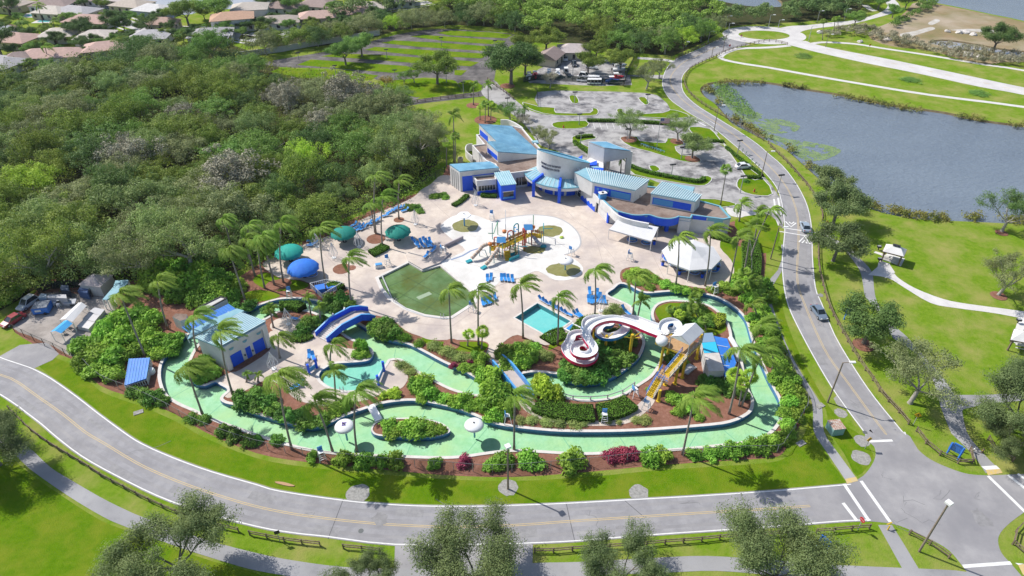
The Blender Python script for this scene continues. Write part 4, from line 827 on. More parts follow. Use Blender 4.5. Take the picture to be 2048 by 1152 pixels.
for a in (
 (291, 713, 240, 588, 3.3, "very tall palm slanting over the shrub thicket by the service yard"), (336, 658, 316, 563, 3.0, "tall palm rising behind the shrub thicket beside the mulch corner"),
 (394, 701, 388, 632, 3.3, "palm bent in front of the low blue roof strip"), (465, 788, 440, 662, 3.3, "tall palm crossing the face of the white pump house"),
 (405, 828, 374, 735, 3.2, "palm bowing over the green channel bend below the pump house"), (560, 716, 557, 672, 2.4, "short palm on the paving outside the blue double doors"),
 (584, 899, 556, 752, 3.5, "tall palm planted at the chain fence with its crown over the paving"), (665, 902, 630, 803, 3.3, "palm arching from the fence over the hedge by the channel"),
 (714, 902, 712, 785, 3.3, "upright palm beside the white spray mushroom with an emblem"), (662, 734, 664, 690, 2.9, "palm hanging at the foot of the blue stair bridge"),
 (903, 686, 898, 580, 2.9, "tall palm on the small lawn below the green wading pool"), (957, 690, 957, 582, 3.0, "tall palm on the lawn edge next to the beds of fan palms"),
 (1046, 676, 1041, 570, 3.3, "tall palm at the corner of the turquoise pool"), (1115, 690, 1117, 596, 3.1, "tall palm between the turquoise pool and the pink slide"),
 (1189, 636, 1190, 540, 3.0, "palm behind the slide loops in front of the round puddle"), (1265, 633, 1272, 552, 3.0, "palm standing at the stepped entry of the channel"),
 (1458, 828, 1482, 700, 3.3, "slender palm leaning across the blue roof beside the slide tower"), (1483, 813, 1522, 712, 3.4, "most strongly slanted palm, from red mulch across the channel"),
 (1365, 909, 1388, 795, 3.5, "palm rooted at the chain fence below the slide tower"), (1028, 899, 1030, 792, 3.2, "palm rooted at the chain fence in front of the second blue bridge"),
 (1351, 573, 1358, 475, 3.0, "palm in front of the octagonal white canopy, at its open side"), (1410, 572, 1421, 462, 3.1, "palm crossing the middle of the octagonal white canopy"),
 (1457, 573, 1478, 474, 3.1, "palm at the rim of the octagonal canopy pad"), (1487, 548, 1501, 452, 3.1, "palm between the octagonal canopy and the hedge rows"),
 (1478, 443, 1483, 408, 2.8, "shorter palm at the far corner of the big building"), (1507, 488, 1516, 425, 2.9, "palm by the footpath near the pedestrian crossing"),
 (1500, 520, 1540, 420, 2.7, "palm crown bent toward the road over the footpath"),
 (798, 438, 799, 360, 2.9, "palm on a mulch ring among the sun loungers by the woods"), (750, 465, 740, 407, 3.2, "leaning palm of the cluster beside the green parasols"),
 (765, 493, 766, 393, 3.1, "palm growing out of the clipped hedge island"), (752, 468, 750, 352, 3.0, "tallest palm of the cluster beside the green parasols"),
 (703, 608, 698, 515, 2.9, "palm on the open deck beside the wading pool wall"), (650, 560, 640, 456, 3.2, "palm between the blue parasol and the white wire cone"),
 (567, 565, 563, 447, 3.1, "palm on a mulch ring behind the teal parasol"), (549, 570, 525, 472, 3.1, "slanting palm on the small lawn near the teal parasol"),
 (530, 577, 514, 482, 3.1, "slanting palm at the edge of the lawn before the shrub thicket"), (491, 603, 457, 500, 3.2, "slanting palm over the glossy thicket by the woods"),
 (510, 552, 492, 478, 2.9, "palm in the row at the foot of the woods, second from the thicket"), (500, 530, 497, 452, 2.9, "palm in the row at the foot of the woods with a short crown"), (470, 520, 448, 438, 2.8, "palm half lost in the woods above the palm row"),
 (1500, 700, 1523, 650, 3.0, "bushy palm between the channel wall and the footpath"), (1545, 740, 1535, 690, 2.9, "low palm in the bushy strip by the footpath"),
 (1512, 640, 1505, 608, 2.3, "low palm in the bushy strip by the outer bend of the channel"),
 (28, 72, 42, 42, 3.0, "tall bent palm on the bank of the estate canal"), (88, 78, 80, 58, 2.6, "bent palm near the cream roofed house"), (110, 62, 106, 42, 2.6, "palm in a canal back yard of the estate"), (135, 48, 122, 30, 2.6, "leaning palm by the estate house with a gable"), (100, 128, 90, 92, 2.4, "palm standing before the long salmon roof"),
 (86, 46, 76, 10, 2.8, "tall thin palm between two tan estate roofs"), (225, 108, 220, 88, 2.2, "small palm by the paved estate drive"), (462, 68, 460, 54, 1.8, "small palm against the white gable of the estate"), (660, 32, 652, 12, 2.4, "palm pair crown before the estate garage"), (508, 40, 520, 22, 2.2, "small palm beside the pale two storey house"),
): palm(*a)
for a in (
 (672, 806, 668, 742, 2.7, "royal palm with a green shaft at the kiddy bay"), (622, 632, 617, 597, 2.1, "small palm beside the inner curve of the channel"), (641, 646, 639, 612, 1.9, "smallest palm beside the blue stair bridge"),
 (1274, 640, 1282, 603, 2.8, "stout palm with a thick green shaft at the channel entry"), (947, 210, 947, 172, 2.6, "royal palm on a mulch ring by the north drive"), (977, 233, 976, 170, 2.7, "tall royal palm behind the fan palms by the north drive"),
 (908, 325, 907, 231, 3.1, "tallest royal palm on the lawn between woods and building"), (547, 655, 540, 620, 2.4, "palm with hanging dead fronds at the pump house corner"), (1241, 350, 1243, 318, 2.2, "palm inside the opening of the tall entrance portico"),
 (493, 764, 494, 748, 1.3, "knee high palm on the pump house paving"), (516, 764, 516, 750, 1.2, "tiny palm beside its twin on the pump house paving"),
 (1049, 238, 1049, 217, 1.9, "short palm at the kerb of the drive"),
): palm(*a, kind='c', name="royal_palm")
for a in (
 (893, 333, 893, 286, 1.7, "fan palm at the red mulch beside the air unit"), (911, 335, 911, 272, 1.9, "taller fan palm beside the royal palm on the lawn"), (1441, 410, 1453, 338, 2.3, "very tall slim fan palm at the drive corner of the building"),
 (960, 240, 960, 214, 1.8, "fan palm on the mulch ring, nearest the woods"), (970, 246, 971, 207, 1.9, "middle fan palm on the mulch ring"), (981, 240, 983, 208, 2.0, "fan palm on the mulch ring, next to the path"),
 (935, 692, 937, 668, 1.8, "low fan palm in the bed, beside the lawn palm"), (963, 698, 965, 662, 2.0, "fan palm with a spiky crown in the bed near the turquoise pool"), (1469, 796, 1472, 750, 2.1, "fan palm at the corner of the blue roof"), (1492, 792, 1500, 752, 2.2, "fan palm nearer the channel wall behind the slanted palms"), (1478, 812, 1486, 766, 1.8, "lowest fan palm behind the slanted palms"),
 (1400, 640, 1386, 616, 1.9, "feathery palm in the middle of the round island"), (1366, 646, 1360, 628, 1.7, "low palm on the near side of the round island"), (1384, 616, 1390, 596, 2.0, "highest palm on the round island"), (1346, 634, 1342, 618, 1.5, "little palm at the edge of the round island"), (1412, 660, 1408, 640, 1.6, "palm of the round island beside the water ring"),
 (1485, 590, 1480, 570, 2.2, "sabal palm in the thicket above the channel bend"), (1520, 585, 1512, 560, 2.3, "sabal palm in the thicket beside the footpath"), (1497, 560, 1490, 545, 2.2, "sabal palm at the top of the thicket"), (1530, 610, 1522, 590, 2.0, "sabal palm leaning onto the footpath"),
 (1645, 80, 1647, 42, 2.0, "cabbage palm of the far group, beside a lamp post"), (1668, 62, 1670, 38, 2.0, "cabbage palm of the far group, inner one"), (1676, 58, 1676, 36, 1.8, "cabbage palm of the far group, near the road"),
): palm(*a, kind='f', name="fan_palm", lm='palmy' if a[5].startswith(("low", "fan")) else 'palm', r0=.14)
# ================================================================ shrubs and hedges
def shrub_mesh(seed, n, size, asp, flat=.75):
    rng = np.random.default_rng(seed); d = rng.normal(size=(16, 3)); d /= np.linalg.norm(d, axis=1, keepdims=True); d[:, 2] = np.abs(d[:, 2])*.8
    c = d*rng.uniform(.35, .72, 16)[:, None]; Pn, D = clumpcloud(c, rng.uniform(.28, .46, 16), n, rng, flat); Pn[:, 2] = np.maximum(Pn[:, 2], .02); V, Q = leafquads(Pn, D, size, asp, rng); return npmesh("foliage", V, Q, None)
SHM = {'s': [shrub_mesh(70+i, 1300, .22, .45) for i in range(4)], 'b': [shrub_mesh(80+i, 2200, .19, .5) for i in range(4)], 'f': [shrub_mesh(90+i, 1300, .17, .3) for i in range(2)]}
def shrub(px, py, r, h, lm, label, kind='s', group=None, name="shrub"):
    x, y = G(px, py); i = len(COL.objects); o = mesh_obj(name, SHM[kind][i % len(SHM[kind])], None, LM[lm]); o.location = (x, y, .02); o.scale = (r*1.13, r*1.13, h*1.05); o.rotation_euler = (0, 0, (i*1.7) % 6.28)
    return tag(o, label, "shrub", group)
def shrubs(s, lm, label, group, kind='s', name="shrub"):
    for t in s.split():
        a = [float(v) for v in t.split(',')]; shrub(a[0], a[1], a[2], a[3], lm, label, kind, group, name)
shrubs("625,917,1.3,1.6 690,922,1.9,2.4 727,925,1.8,2.2 762,926,1.6,1.8 790,928,1.9,2.4 870,930,1.4,1.5 1006,924,1.9,2.2 985,933,1.6,1.6 1062,928,2.4,2.2 1144,925,2.7,2.2 1299,919,2.0,2.6 1322,915,1.8,2.2", 'shrub', "broad leaved green shrub against the chain fence beside the front lawn", "shrubs along the front chain fence")
shrubs("1392,913,1.6,1.4 1419,911,1.6,1.5 1443,908,1.4,1.6 1466,904,1.8,2.2 1490,900,1.5,1.8 1514,897,2.0,2.5 1538,890,1.8,2.4 1560,880,1.5,1.8 1578,868,1.6,1.7", 'shrub', "green shrub in the fence corner near the footpath drain", "shrubs at the fence corner")
shrubs("1222,916,1.6,1.7 1244,913,1.7,1.8 1264,911,1.4,1.6", 'purple', "dark purple leaved shrub in a clump at the front fence", "purple shrubs at the front fence")
shrubs("930,926,1.4,1.8", 'purple', "small purple shrub standing alone at the front fence", None)
shrubs("385,840,1.4,1.5 410,842,1.2,1.3 447,866,1.5,1.6 470,872,1.7,1.6 500,886,1.6,1.8 515,884,1.1,1.2 555,884,1.3,1.5 290,792,1.9,2.0 308,800,2.0,2.2 270,786,1.6,1.6 325,806,1.4,1.5", 'shrubd', "dark green shrub between the channel wall and the bent chain fence", "shrubs along the bent chain fence")
shrubs("175,700,3.2,4.2 200,716,3.0,3.8 228,725,3.0,3.6 168,725,2.6,3.0 195,745,2.6,2.8 225,752,2.5,2.6 250,690,3.2,4.2 285,676,3.2,4.4 240,652,3.4,4.8 275,640,3.2,4.6 305,690,2.8,3.6 215,672,3.0,4.2 300,650,3.0,4.0 330,690,2.4,3.0 345,700,2.0,2.4 318,712,2.0,2.2 355,682,1.8,2.0 262,712,2.4,3.0", 'shrub', "big glossy shrub of the tall thicket beside the service yard", "tall thicket by the service yard", 'b')
shrubs("310,570,3.4,4.6 345,575,3.6,5.0 380,580,3.6,5.0 415,585,3.4,4.6 445,592,3.2,4.2 330,545,3.2,4.6 370,548,3.4,4.8 405,555,3.2,4.6 440,565,3.0,4.0 465,600,2.4,3.0 430,608,2.4,3.0 395,604,2.6,3.2 350,600,2.6,3.2 480,575,2.2,2.6", 'shrub', "glossy green bush of the thicket at the foot of the woods", "thicket at the foot of the woods", 'b')
shrubs("500,615,1.8,1.8 470,620,1.8,1.8 535,622,1.4,1.4 450,625,1.6,1.6 660,606,2.0,2.6 682,604,2.2,2.8 672,618,1.8,2.0 700,612,1.4,1.6", 'shrubd', "dark bush beside the fenced equipment boxes above the channel", "bushes above the channel")
shrubs("757,660,2.6,3.0 775,668,2.4,3.0 787,672,2.0,2.4 770,650,2.0,2.4", 'shrubd', "large dark bush just past the blue stair bridge", "bushes past the stair bridge", 'b')
shrubs("808,676,1.8,1.8 838,688,1.4,1.4", 'hedge', "clipped ball shrub on the bed by the wading pool", "clipped ball shrubs", 'f')
shrubs("620,650,2.0,2.4 610,662,1.8,2.0 632,646,1.7,2.0 598,670,1.5,1.4 645,640,1.3,1.6", 'shrubd', "dark bush below the wire cone next to the stair bridge", "bushes below the wire cone")
shrubs("724,700,1.5,3.4 727,712,1.3,1.4 715,712,1.4,1.2", 'shrub', "upright screw pine like bush on the little bed in the channel bend", "bushes on the channel bend bed")
shrubs("398,748,2.0,3.4 410,738,2.2,3.6 422,752,2.0,2.6 388,738,1.7,2.4 405,758,1.6,1.6", 'shrub', "palm like bush against the side wall of the pump house", "bushes at the pump house wall", 'b')
shrubs("545,820,1.9,1.7 560,830,1.7,1.4 515,795,2.4,2.4 490,806,2.2,2.2 535,806,2.2,2.2 510,815,2.0,1.6 580,835,1.8,1.4 610,846,2.0,1.6 640,846,1.8,1.6 480,796,1.6,1.6 598,832,1.8,1.4", 'shrubd', "dark leafy bush on the bank between paving and channel", "bushes on the channel bank")
shrubs("675,820,1.8,1.6 690,812,1.6,2.0 655,835,1.4,1.2", 'shrub', "bush below the round kiddy bay", "bushes below the kiddy bay")
shrubs("842,780,2.2,3.0 855,790,2.0,2.4 830,772,1.6,2.0 850,765,1.8,2.2 842,800,1.2,1.2 888,800,1.5,1.4 910,806,1.6,2.0 930,806,1.9,2.4 938,815,1.5,1.6 958,812,1.5,1.8", 'shrub', "leafy bush on the tongue of land inside the channel", "bushes inside the channel loop")
shrubs("788,790,1.4,1.6 768,793,1.0,1.0 1090,790,2.6,4.4 1110,796,2.0,3.0 1080,770,1.8,2.6", 'shruby', "yellow green bush near the second blue bridge", "yellow green bushes", 's')
shrubs("985,790,2.8,4.2 1000,800,2.6,3.6 975,815,2.4,3.0 990,830,2.0,2.2 1005,818,2.2,3.0 968,760,2.0,3.0 985,762,2.4,3.4 1010,785,1.8,2.6", 'shrub', "tall pale green bush crowding the second blue bridge", "bushes crowding the second bridge", 'b')
shrubs("800,730,1.5,1.1 815,738,1.5,1.1 825,746,1.3,1.0", 'grasses', "low feathery bush on the white tongue by the kiddy bay", "feathery bushes", 'f')
shrubs("870,695,1.9,1.6 888,705,1.9,1.6 905,712,1.8,1.4 925,716,1.7,1.3 940,718,1.6,1.4", 'grasses', "feathery grey green bush in the row along the bed", "feathery bush row", 'f')
shrubs("905,734,.9,1.1 940,724,.8,.9", 'purple', "little magenta bush in the bed above the channel", "magenta bushes")
shrubs("930,736,1.5,1.2 955,742,1.6,1.8 962,724,1.7,2.2 950,714,1.4,1.6", 'shrub', "green bush in the bed above the channel", "bushes in the bed above the channel")
shrubs("1010,710,2.2,2.4 1040,705,2.2,2.4 1060,715,2.0,2.0 1030,725,2.2,2.4 1015,735,2.0,2.2 1048,730,2.0,2.2 1070,700,1.6,1.6", 'shrub', "bush in the bed between the turquoise pool and the bridge", "bushes between pool and bridge", 'b')
shrubs("1055,690,1.4,1.0 1080,706,1.6,1.2 1100,712,1.2,1.0 1095,720,1.4,1.8", 'grasses', "grassy tuft below the turquoise pool", "tufts below the pool", 'f')
shrubs("1150,745,2.6,2.6 1175,755,2.4,2.2 1200,750,2.6,2.6 1220,735,2.6,2.8 1240,722,2.4,2.6 1160,762,2.0,1.6 1195,735,2.4,2.6 1215,715,2.4,2.6 1235,695,2.4,2.6 1255,690,2.0,2.2 1250,670,2.0,2.2 1230,676,2.2,2.4 1138,735,2.0,2.2 1200,700,2.0,2.2 1262,715,1.4,1.4 1130,752,1.8,1.8", 'shrubd', "dark bush filling the bed beneath the looping slides", "bushes beneath the slides", 'b')
shrubs("1220,624,1.6,1.6 1230,620,1.5,1.6 1240,626,1.4,1.5 1212,630,1.0,.8", 'grasses', "round grey green bush behind the slide loops", "bushes behind the slides", 'f')
shrubs("1352,628,1.8,2.0 1375,640,1.9,2.2 1395,650,1.9,2.2 1410,640,1.8,2.2 1398,620,2.0,2.4 1375,620,1.8,2.0 1420,650,1.6,1.8 1340,646,1.5,1.4 1365,655,1.5,1.4", 'shrubd', "palm like bush crowding the round island", "bushes on the round island", 'f')
shrubs("1342,720,1.4,1.8 1350,735,1.5,1.8 1336,705,1.2,1.6 1365,725,1.2,1.4", 'shrubd', "bush under the slide tower platform", "bushes under the tower")
shrubs("1345,800,1.3,1.3 1362,805,1.8,2.0 1376,815,1.8,1.8 1358,826,1.4,1.4 1398,836,1.0,.9 1384,822,1.0,.9 1295,780,.5,.6 1340,790,1.0,1.0", 'shrub', "bush on the red mulch below the tower stairs", "bushes on the mulch below the tower")
shrubs("1425,770,2.0,2.2 1445,776,2.2,2.4 1460,782,2.0,2.0 1410,766,1.7,1.8 1480,790,1.6,1.6", 'shrubd', "dark bush in front of the blue roofed plant room", "bushes before the plant room", 'b')
shrubs("1290,841,1.4,1.1 1276,844,1.3,1.0 1218,846,.7,.8 1236,846,.7,.8", 'grasses', "small tufted bush at the channel rim below the tower", "tufted bushes at the rim", 'f')
shrubs("1040,842,1.3,1.0 1068,843,1.5,1.1 1095,847,1.5,1.1 1115,848,1.5,1.1 1148,850,1.6,1.1 1170,848,1.0,.8", 'grasses', "grassy tuft in the row between path and channel", "grassy tuft row", 'f')
shrubs("780,856,1.8,2.0 800,862,1.6,1.6 820,860,2.2,2.2 842,862,2.2,2.0 862,862,1.8,1.6 785,868,1.6,1.2 880,862,1.2,1.2", 'shrub', "bush on the oval planter island in the channel", "bushes on the oval planter")
shrubs("1495,575,2.4,3.2 1515,590,2.4,3.2 1500,605,2.2,3.0 1525,575,2.2,3.0 1480,560,2.0,2.4 1470,575,1.8,2.0 1540,600,2.0,2.4 1520,620,2.0,2.4 1508,640,2.0,2.2 1530,640,2.0,2.4 1520,660,2.0,2.2 1540,670,2.0,2.4 1528,690,2.0,2.2 1550,700,2.0,2.4 1545,722,2.0,2.2 1560,735,2.0,2.4 1565,755,2.0,2.4 1580,765,2.0,2.4 1552,760,1.8,2.0 1575,785,2.0,2.4 1590,790,1.8,2.2 1580,810,1.8,2.2 1600,810,1.6,2.0 1570,830,1.6,1.8 1588,835,1.7,2.0 1575,852,1.5,1.6", 'shrub', "leafy bush in the strip between the channel and the sidewalk", "bushes along the sidewalk strip", 'b')
shrubs("1270,545,1.6,1.4 1290,555,1.7,1.4 1310,562,1.7,1.3 1330,570,1.7,1.3 1350,578,1.7,1.3 1256,552,1.4,1.3 1275,568,1.3,1.0 1300,576,1.3,1.0 1370,582,1.5,1.1 1395,586,1.5,1.1 1430,582,1.6,1.3 1450,575,1.7,1.6 1462,585,1.6,1.6", 'shrub', "bush of the planting between the canopy pad and the channel", "bushes below the canopy pad")
shrubs("818,417,1.6,1.4 832,417,1.5,1.3 840,424,1.3,1.1", 'shrubd', "dark bush in the mulch bed by the row of loungers", "bushes in the lounger bed")
shrubs("870,394,1.6,.9 885,392,1.6,.9 893,396,1.2,.8", 'shrub', "low bush in the round planter ring", "bushes in the round planter")
shrubs("1098,372,.9,1.6", 'hedge', "clipped bush standing by the white board at the entrance", None, 'f')
shrubs("1300,374,1.0,1.6", 'hedge', "clipped bush between the two turquoise roof blocks", None, 'f')
shrubs("1492,364,1.2,1.1", 'shrubd', "round bush on the corner lawn by the parking exit", None, 'f')
shrubs("1152,290,1.0,.9 1015,216,.8,.8", 'shrubd', "small bush at the kerb", "kerb bushes", 'f')
shrubs("15,600,3.0,4.5 -5,590,3.4,5.5 30,585,2.4,3.0", 'bright', "bright yellow green bush at the photo edge beside the red car", "bushes beside the red car", 'b')
for s, lb in (("1606,112", "round flower bed bush nearest the roundabout"), ("1825,162", "flower bed bush in the middle of the long meadow"), ("1960,188", "flower bed bush at the end of the long meadow")):
    x, y = P(s)[0]; shrub(x, y, 4.2, .9, 'mid', "low "+lb, 'f')
shrubs("70,64,1.8,1.8 60,96,2.0,2.0 100,84,2.4,3.0 118,100,2.6,2.6 45,96,2.2,2.0 130,84,2.2,2.4 65,108,1.2,1.2 210,62,1.6,1.4 185,10,2.4,2.2 225,10,2.2,2.4 240,14,2.0,2.0 336,68,1.8,1.4 350,45,1.6,1.6 430,60,2.4,2.4 85,122,2.4,2.6 265,24,2.2,2.0 205,92,1.6,1.6 140,46,1.6,1.6 610,26,2.0,2.0 628,34,1.4,1.4 560,35,1.6,1.6 690,26,2.2,2.2 600,10,2.2,2.4", 'shrubd', "garden bush beside a house of the estate", "garden bushes of the estate", 'b')
def hedge(s, wd, h, lm, label, dens=46, size=.2, close=False):
    pts = SM(s, 4, close); 
    if close: pts.append(pts[0])
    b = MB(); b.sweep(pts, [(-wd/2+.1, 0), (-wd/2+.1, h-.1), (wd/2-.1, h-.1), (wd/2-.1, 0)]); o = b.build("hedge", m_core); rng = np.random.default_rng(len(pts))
    q = resample(pts, .25); A = np.array([(v.x, v.y) for v in q]); n = int(len(q)*.25*(wd+2*h)*dens); i = rng.integers(0, len(A)-1, n); t = rng.random((n, 1)); c = A[i]*(1-t)+A[i+1]*t; d = A[i+1]-A[i]; d /= np.maximum(np.linalg.norm(d, axis=1, keepdims=True), 1e-6); nn = np.stack([-d[:, 1], d[:, 0]], 1)
    f = rng.random(n)*(wd+2*h); sd = np.where(f < h, -wd/2, np.where(f < h+wd, f-h-wd/2, wd/2)); zz = np.where(f < h, f, np.where(f < h+wd, h, wd+2*h-f))
    Pn = np.concatenate([c+nn*sd[:, None], zz[:, None]], 1)+rng.normal(size=(n, 3))*.06; D = np.concatenate([nn*np.sign(sd)[:, None]*np.where((f < h) | (f > h+wd), 1, .1)[:, None], np.where((f >= h) & (f <= h+wd), 1, .25)[:, None]], 1)+rng.normal(size=(n, 3))*.5
    V, Q = leafquads(Pn, D, size, .55, rng); mesh_obj("foliage", npmesh("foliage", V, Q, LM[lm]), o); return tag(o, label, "hedge")
hedge("1074,811 1090,819 1118,826 1150,830 1188,830", 3.6, .95, 'hedge', "long clipped hedge curving along the path below the second bridge")
hedge("1194,829 1215,827 1240,820 1262,808", 3.6, .95, 'hedge', "shorter clipped hedge curving up to the tower path")
hedge("742,510 758,503 772,494", 2.6, .8, 'hedge', "clipped hedge island on the deck beside the green parasols")
hedge("906,413 922,404 935,392", 1.4, .7, 'hedge', "clipped hedge arm by the round planter ring")
hedge("962,393 978,394 994,394", 1.3, .9, 'hedge', "clipped hedge under the windows of the blue building corner")
hedge("560,618 575,616 596,617 606,622", 2.2, 1.3, 'hedge', "clipped hedge behind the wire cone by the channel")
hedge("585,676 605,678 622,670", 2.4, .6, 'hedge', "low hedge bordering the pump house paving by the stair bridge")
hedge("655,578 672,573 686,580", 1.6, 1.0, 'hedge', "clipped hedge around the fenced equipment boxes")
hedge("1150,676 1165,652 1185,642 1200,640", 3.2, .5, 'hedge', "low lawn like hedge between the turquoise pool and the slides")
hedge("1092,684 1110,672 1130,668", 3.4, .5, 'hedge', "low rounded hedge under the palm by the turquoise pool")
hedge("1426,655 1440,646 1442,632", 1.8, .9, 'shruby', "yellow green hedge at the edge of the round island")
hedge("1174,243 1240,244 1300,247 1375,252", 1.3, .9, 'hedge', "straight hedge strip across the parking lot")
hedge("1148,285 1164,298 1185,312 1202,322", 1.2, .9, 'hedge', "slanted hedge strip beside the entrance portico")
hedge("1152,277 1170,274 1186,274", 1.2, .8, 'hedge', "short hedge bent around the parking island tip")
hedge("1258,333 1290,345 1345,357 1395,365 1408,358", 1.2, .9, 'hedge', "long curved hedge in front of the turquoise roofed blocks")
hedge("1410,283 1448,285", 1.0, .8, 'hedge', "short hedge at the corner of the far parking bays")
hedge("1452,296 1470,312 1490,328 1512,344 1524,354", 1.0, .8, 'hedge', "hedge between the parking bays and the curving road")
hedge("1494,356 1522,357", 1.1, .8, 'hedge', "little hedge at the corner lawn by the parking exit")
hedge("1380,428 1400,420 1432,424", 1.0, .8, 'hedge', "hedge beside the footpath behind the big building")
hedge("1490,560 1492,520 1490,490", 1.8, 1.2, 'hedge', "hedge row along the chain fence beside the canopy pad")
hedge("1510,556 1512,520 1506,484", 1.8, 1.2, 'hedge', "outer hedge row along the chain fence near the footpath")
hedge("1420,474 1445,480 1470,488", 1.4, .9, 'hedge', "hedge between the canopy lawn and the building corner")
# shore plants and lily pads
sp = []
rg = np.random.default_rng(2)
for s, n in (("1408,178 1430,196 1452,226 1480,250 1536,278 1580,300 1620,340", 120), ("1700,396 1730,412 1770,422 1830,436 1900,440 1960,440 2048,446", 190), ("1430,166 1540,166 1640,182 1740,203 1830,220 1920,232 2048,252", 170)):
    q = SM(s, 6, False); A = np.array(q)
    for _ in range(n*2):
        i = rg.integers(0, len(A)-1)
        if math.sin(i*.9+n)+math.sin(i*.37+1) < -.15: continue
        p = A[i]+(A[i+1]-A[i])*rg.random()+rg.normal(size=2)*np.array([.9, .9])+np.array([.6, .8 if n != 170 else -.8]); sp.append(p)
tag(scatter_leaves("shore_reeds", sp, 1.0, 22, .45, leaf_mat("reed_leaves", (.075, .095, .022), (.17, .15, .045), .25, 0), .45), "yellow green reeds fringing the lake shore", "reeds")
LILY = [SM("1440,165 1470,190 1500,215 1540,232 1580,240 1600,252 1580,262 1530,262 1490,240 1450,205 1425,180", 3), SM("1500,250 1560,272 1620,282 1664,290 1682,300 1650,316 1610,316 1570,292 1520,268", 3)]
V = []; Q = []
for L_ in LILY:
    for x, y in poisson(L_, .5, rg, 18000):
        if noise.noise(Vector((x*.22, y*.22, 0)))+.5*noise.noise(Vector((x*.7, y*.7, 3))) > .24: continue
        r = rg.uniform(.3, .55); b0 = len(V); z = -.425+.02*rg.random(); V += [np.array((x-r, y-r*.4, z)), np.array((x+r*.4, y-r, z)), np.array((x+r, y+r*.4, z)), np.array((x-r*.4, y+r, z))]; Q.append((b0, b0+1, b0+2, b0+3))
tag(mesh_obj("lily_pads", npmesh("lily_pads", np.array(V), np.array(Q), leaf_mat("lily_leaves", (.085, .135, .06), (.155, .205, .105), .4, 0))), "mat of lily pads floating in the corner of the lake", "lily pads", kind='stuff')
sp = []
for L_ in (SM("1425,170 1450,168 1470,182 1490,205 1510,230 1490,232 1460,210", 3),):
    sp += list(poisson(L_, .9, rg, 2500))
tag(scatter_leaves("shore_reeds", sp, .8, 16, .42, LM['mid'], .4), "green marsh plants in the narrow corner of the lake", "reeds")
# ================================================================ buildings
m_wall = mat("white_stucco", (.74, .73, .72), (.62, .61, .60), .4, .85, bump=.05, spec=.2)
m_wallg = mat("grey_stucco", (.52, .51, .50), (.60, .59, .58), .5, .85, spec=.2)
m_blue = mat("royal_blue_paint", (.012, .095, .74), (.018, .115, .80), .8, .5, spec=.4)
m_lblue = mat("light_blue_panel", (.08, .31, .66), (.10, .35, .70), .6, .5, spec=.4)
m_teal = mat("turquoise_metal", (.24, .45, .53), (.33, .53, .60), .5, .5, spec=.25, c3=(.18, .36, .46), scale3=.15)
m_teald = mat("weathered_turquoise_metal", (.14, .34, .50), (.21, .43, .58), .45, .5, spec=.25, c3=(.10, .24, .37), scale3=.2)
m_seam = mat("pale_roof_seam", (.62, .72, .74), rough=.4, spec=.5)
m_tcap = mat("turquoise_cap", (.18, .42, .53), rough=.45, spec=.4)
m_gravelroof = mat("brown_roof_gravel", (.17, .12, .10), (.27, .205, .175), .6, .95, bump=.6, bscale=8, spec=.05, c3=(.33, .27, .235), scale3=.18)
m_glass = mat("dark_glass", (.02, .03, .04), rough=.08, spec=.8)
m_dark = mat("dark_metal", (.035, .035, .04), rough=.5)
m_wht = mat("white_metal", (.78, .78, .78), rough=.4, spec=.4)
m_whtf = mat("white_canopy_fabric", (.66, .66, .675), (.60, .60, .62), .6, .7, spec=.2)
m_bluer = mat("blue_roof_metal", (.03, .17, .62), (.05, .22, .68), .7, .4, spec=.5)
m_steel = mat("galvanised_steel", (.42, .43, .45), rough=.45, metal=.3)
m_wood = mat("fence_timber", (.13, .095, .07), (.27, .21, .16), 2.5, .9, bump=.3, spec=.1)
m_pole = mat("lamp_pole_timber", (.22, .17, .13), (.28, .23, .19), 2, .85)
A_ = lambda x, y: (890+x/8, 230+y/8); B_ = lambda x, y: (1050+x/8, 270+y/8); C_ = lambda x, y: (1210+x/8, 340+y/8)
def GA(s, z, f): return [G(*f(*p), z) for p in P(s)]
def panel(mb, p0, p1, outline, th=.2, mi=0, off=0.0):
    """upright slab: outline in (share of the way p0->p1, height); off moves it towards the viewer's side"""
    p0, p1 = Vector(p0[:2]), Vector(p1[:2]); d = p1-p0; n = Vector((d.y, -d.x)).normalized(); f = [p0+d*u+n*(off+th) for u, z in outline]; k = [p0+d*u+n*off for u, z in outline]; m = len(outline); i = len(mb.v)
    mb.v += [(q.x, q.y, z) for q, (u, z) in zip(f, outline)]+[(q.x, q.y, z) for q, (u, z) in zip(k, outline)]
    for t in geometry.tessellate_polygon([[Vector((u*d.length, z, 0)) for u, z in outline]]):
        mb.f += [tuple(i+q for q in t), tuple(i+m+q for q in t[::-1])]; mb.mi += [mi, mi]
    for q in range(m): mb.f.append((i+q, i+(q+1) % m, i+m+(q+1) % m, i+m+q)); mb.mi.append(mi)
    return mb
def rect(u0, u1, z0, z1): return [(u0, z0), (u1, z0), (u1, z1), (u0, z1)]
def part_panel(name, m, root, p0, p1, outline, th=.08, off=0.0): return panel(MB(), p0, p1, outline, th, 0, off).build(name, m, root)
def seams(root, q, n, m=None, h=.1, w=.13):
    """standing seams from side q0-q1 to side q3-q2"""
    a, b_, c, d = [Vector(v) for v in q]; mb = MB(); up = Vector((0, 0, h/2))
    for k in range(n+1): t = k/n; mb.bar(a.lerp(b_, t)+up, d.lerp(c, t)+up, w, h)
    return mb.build("seam", m or m_seam, root)
def cap(root, pts, z, m=None, w=.35, h=.3, name="parapet"):
    return MB().sweep(ccw(pts), [(-.05, z-.05), (-.05, z+h), (w, z+h), (w, z-.05)], closed=True).build(name, m or m_wall, root)
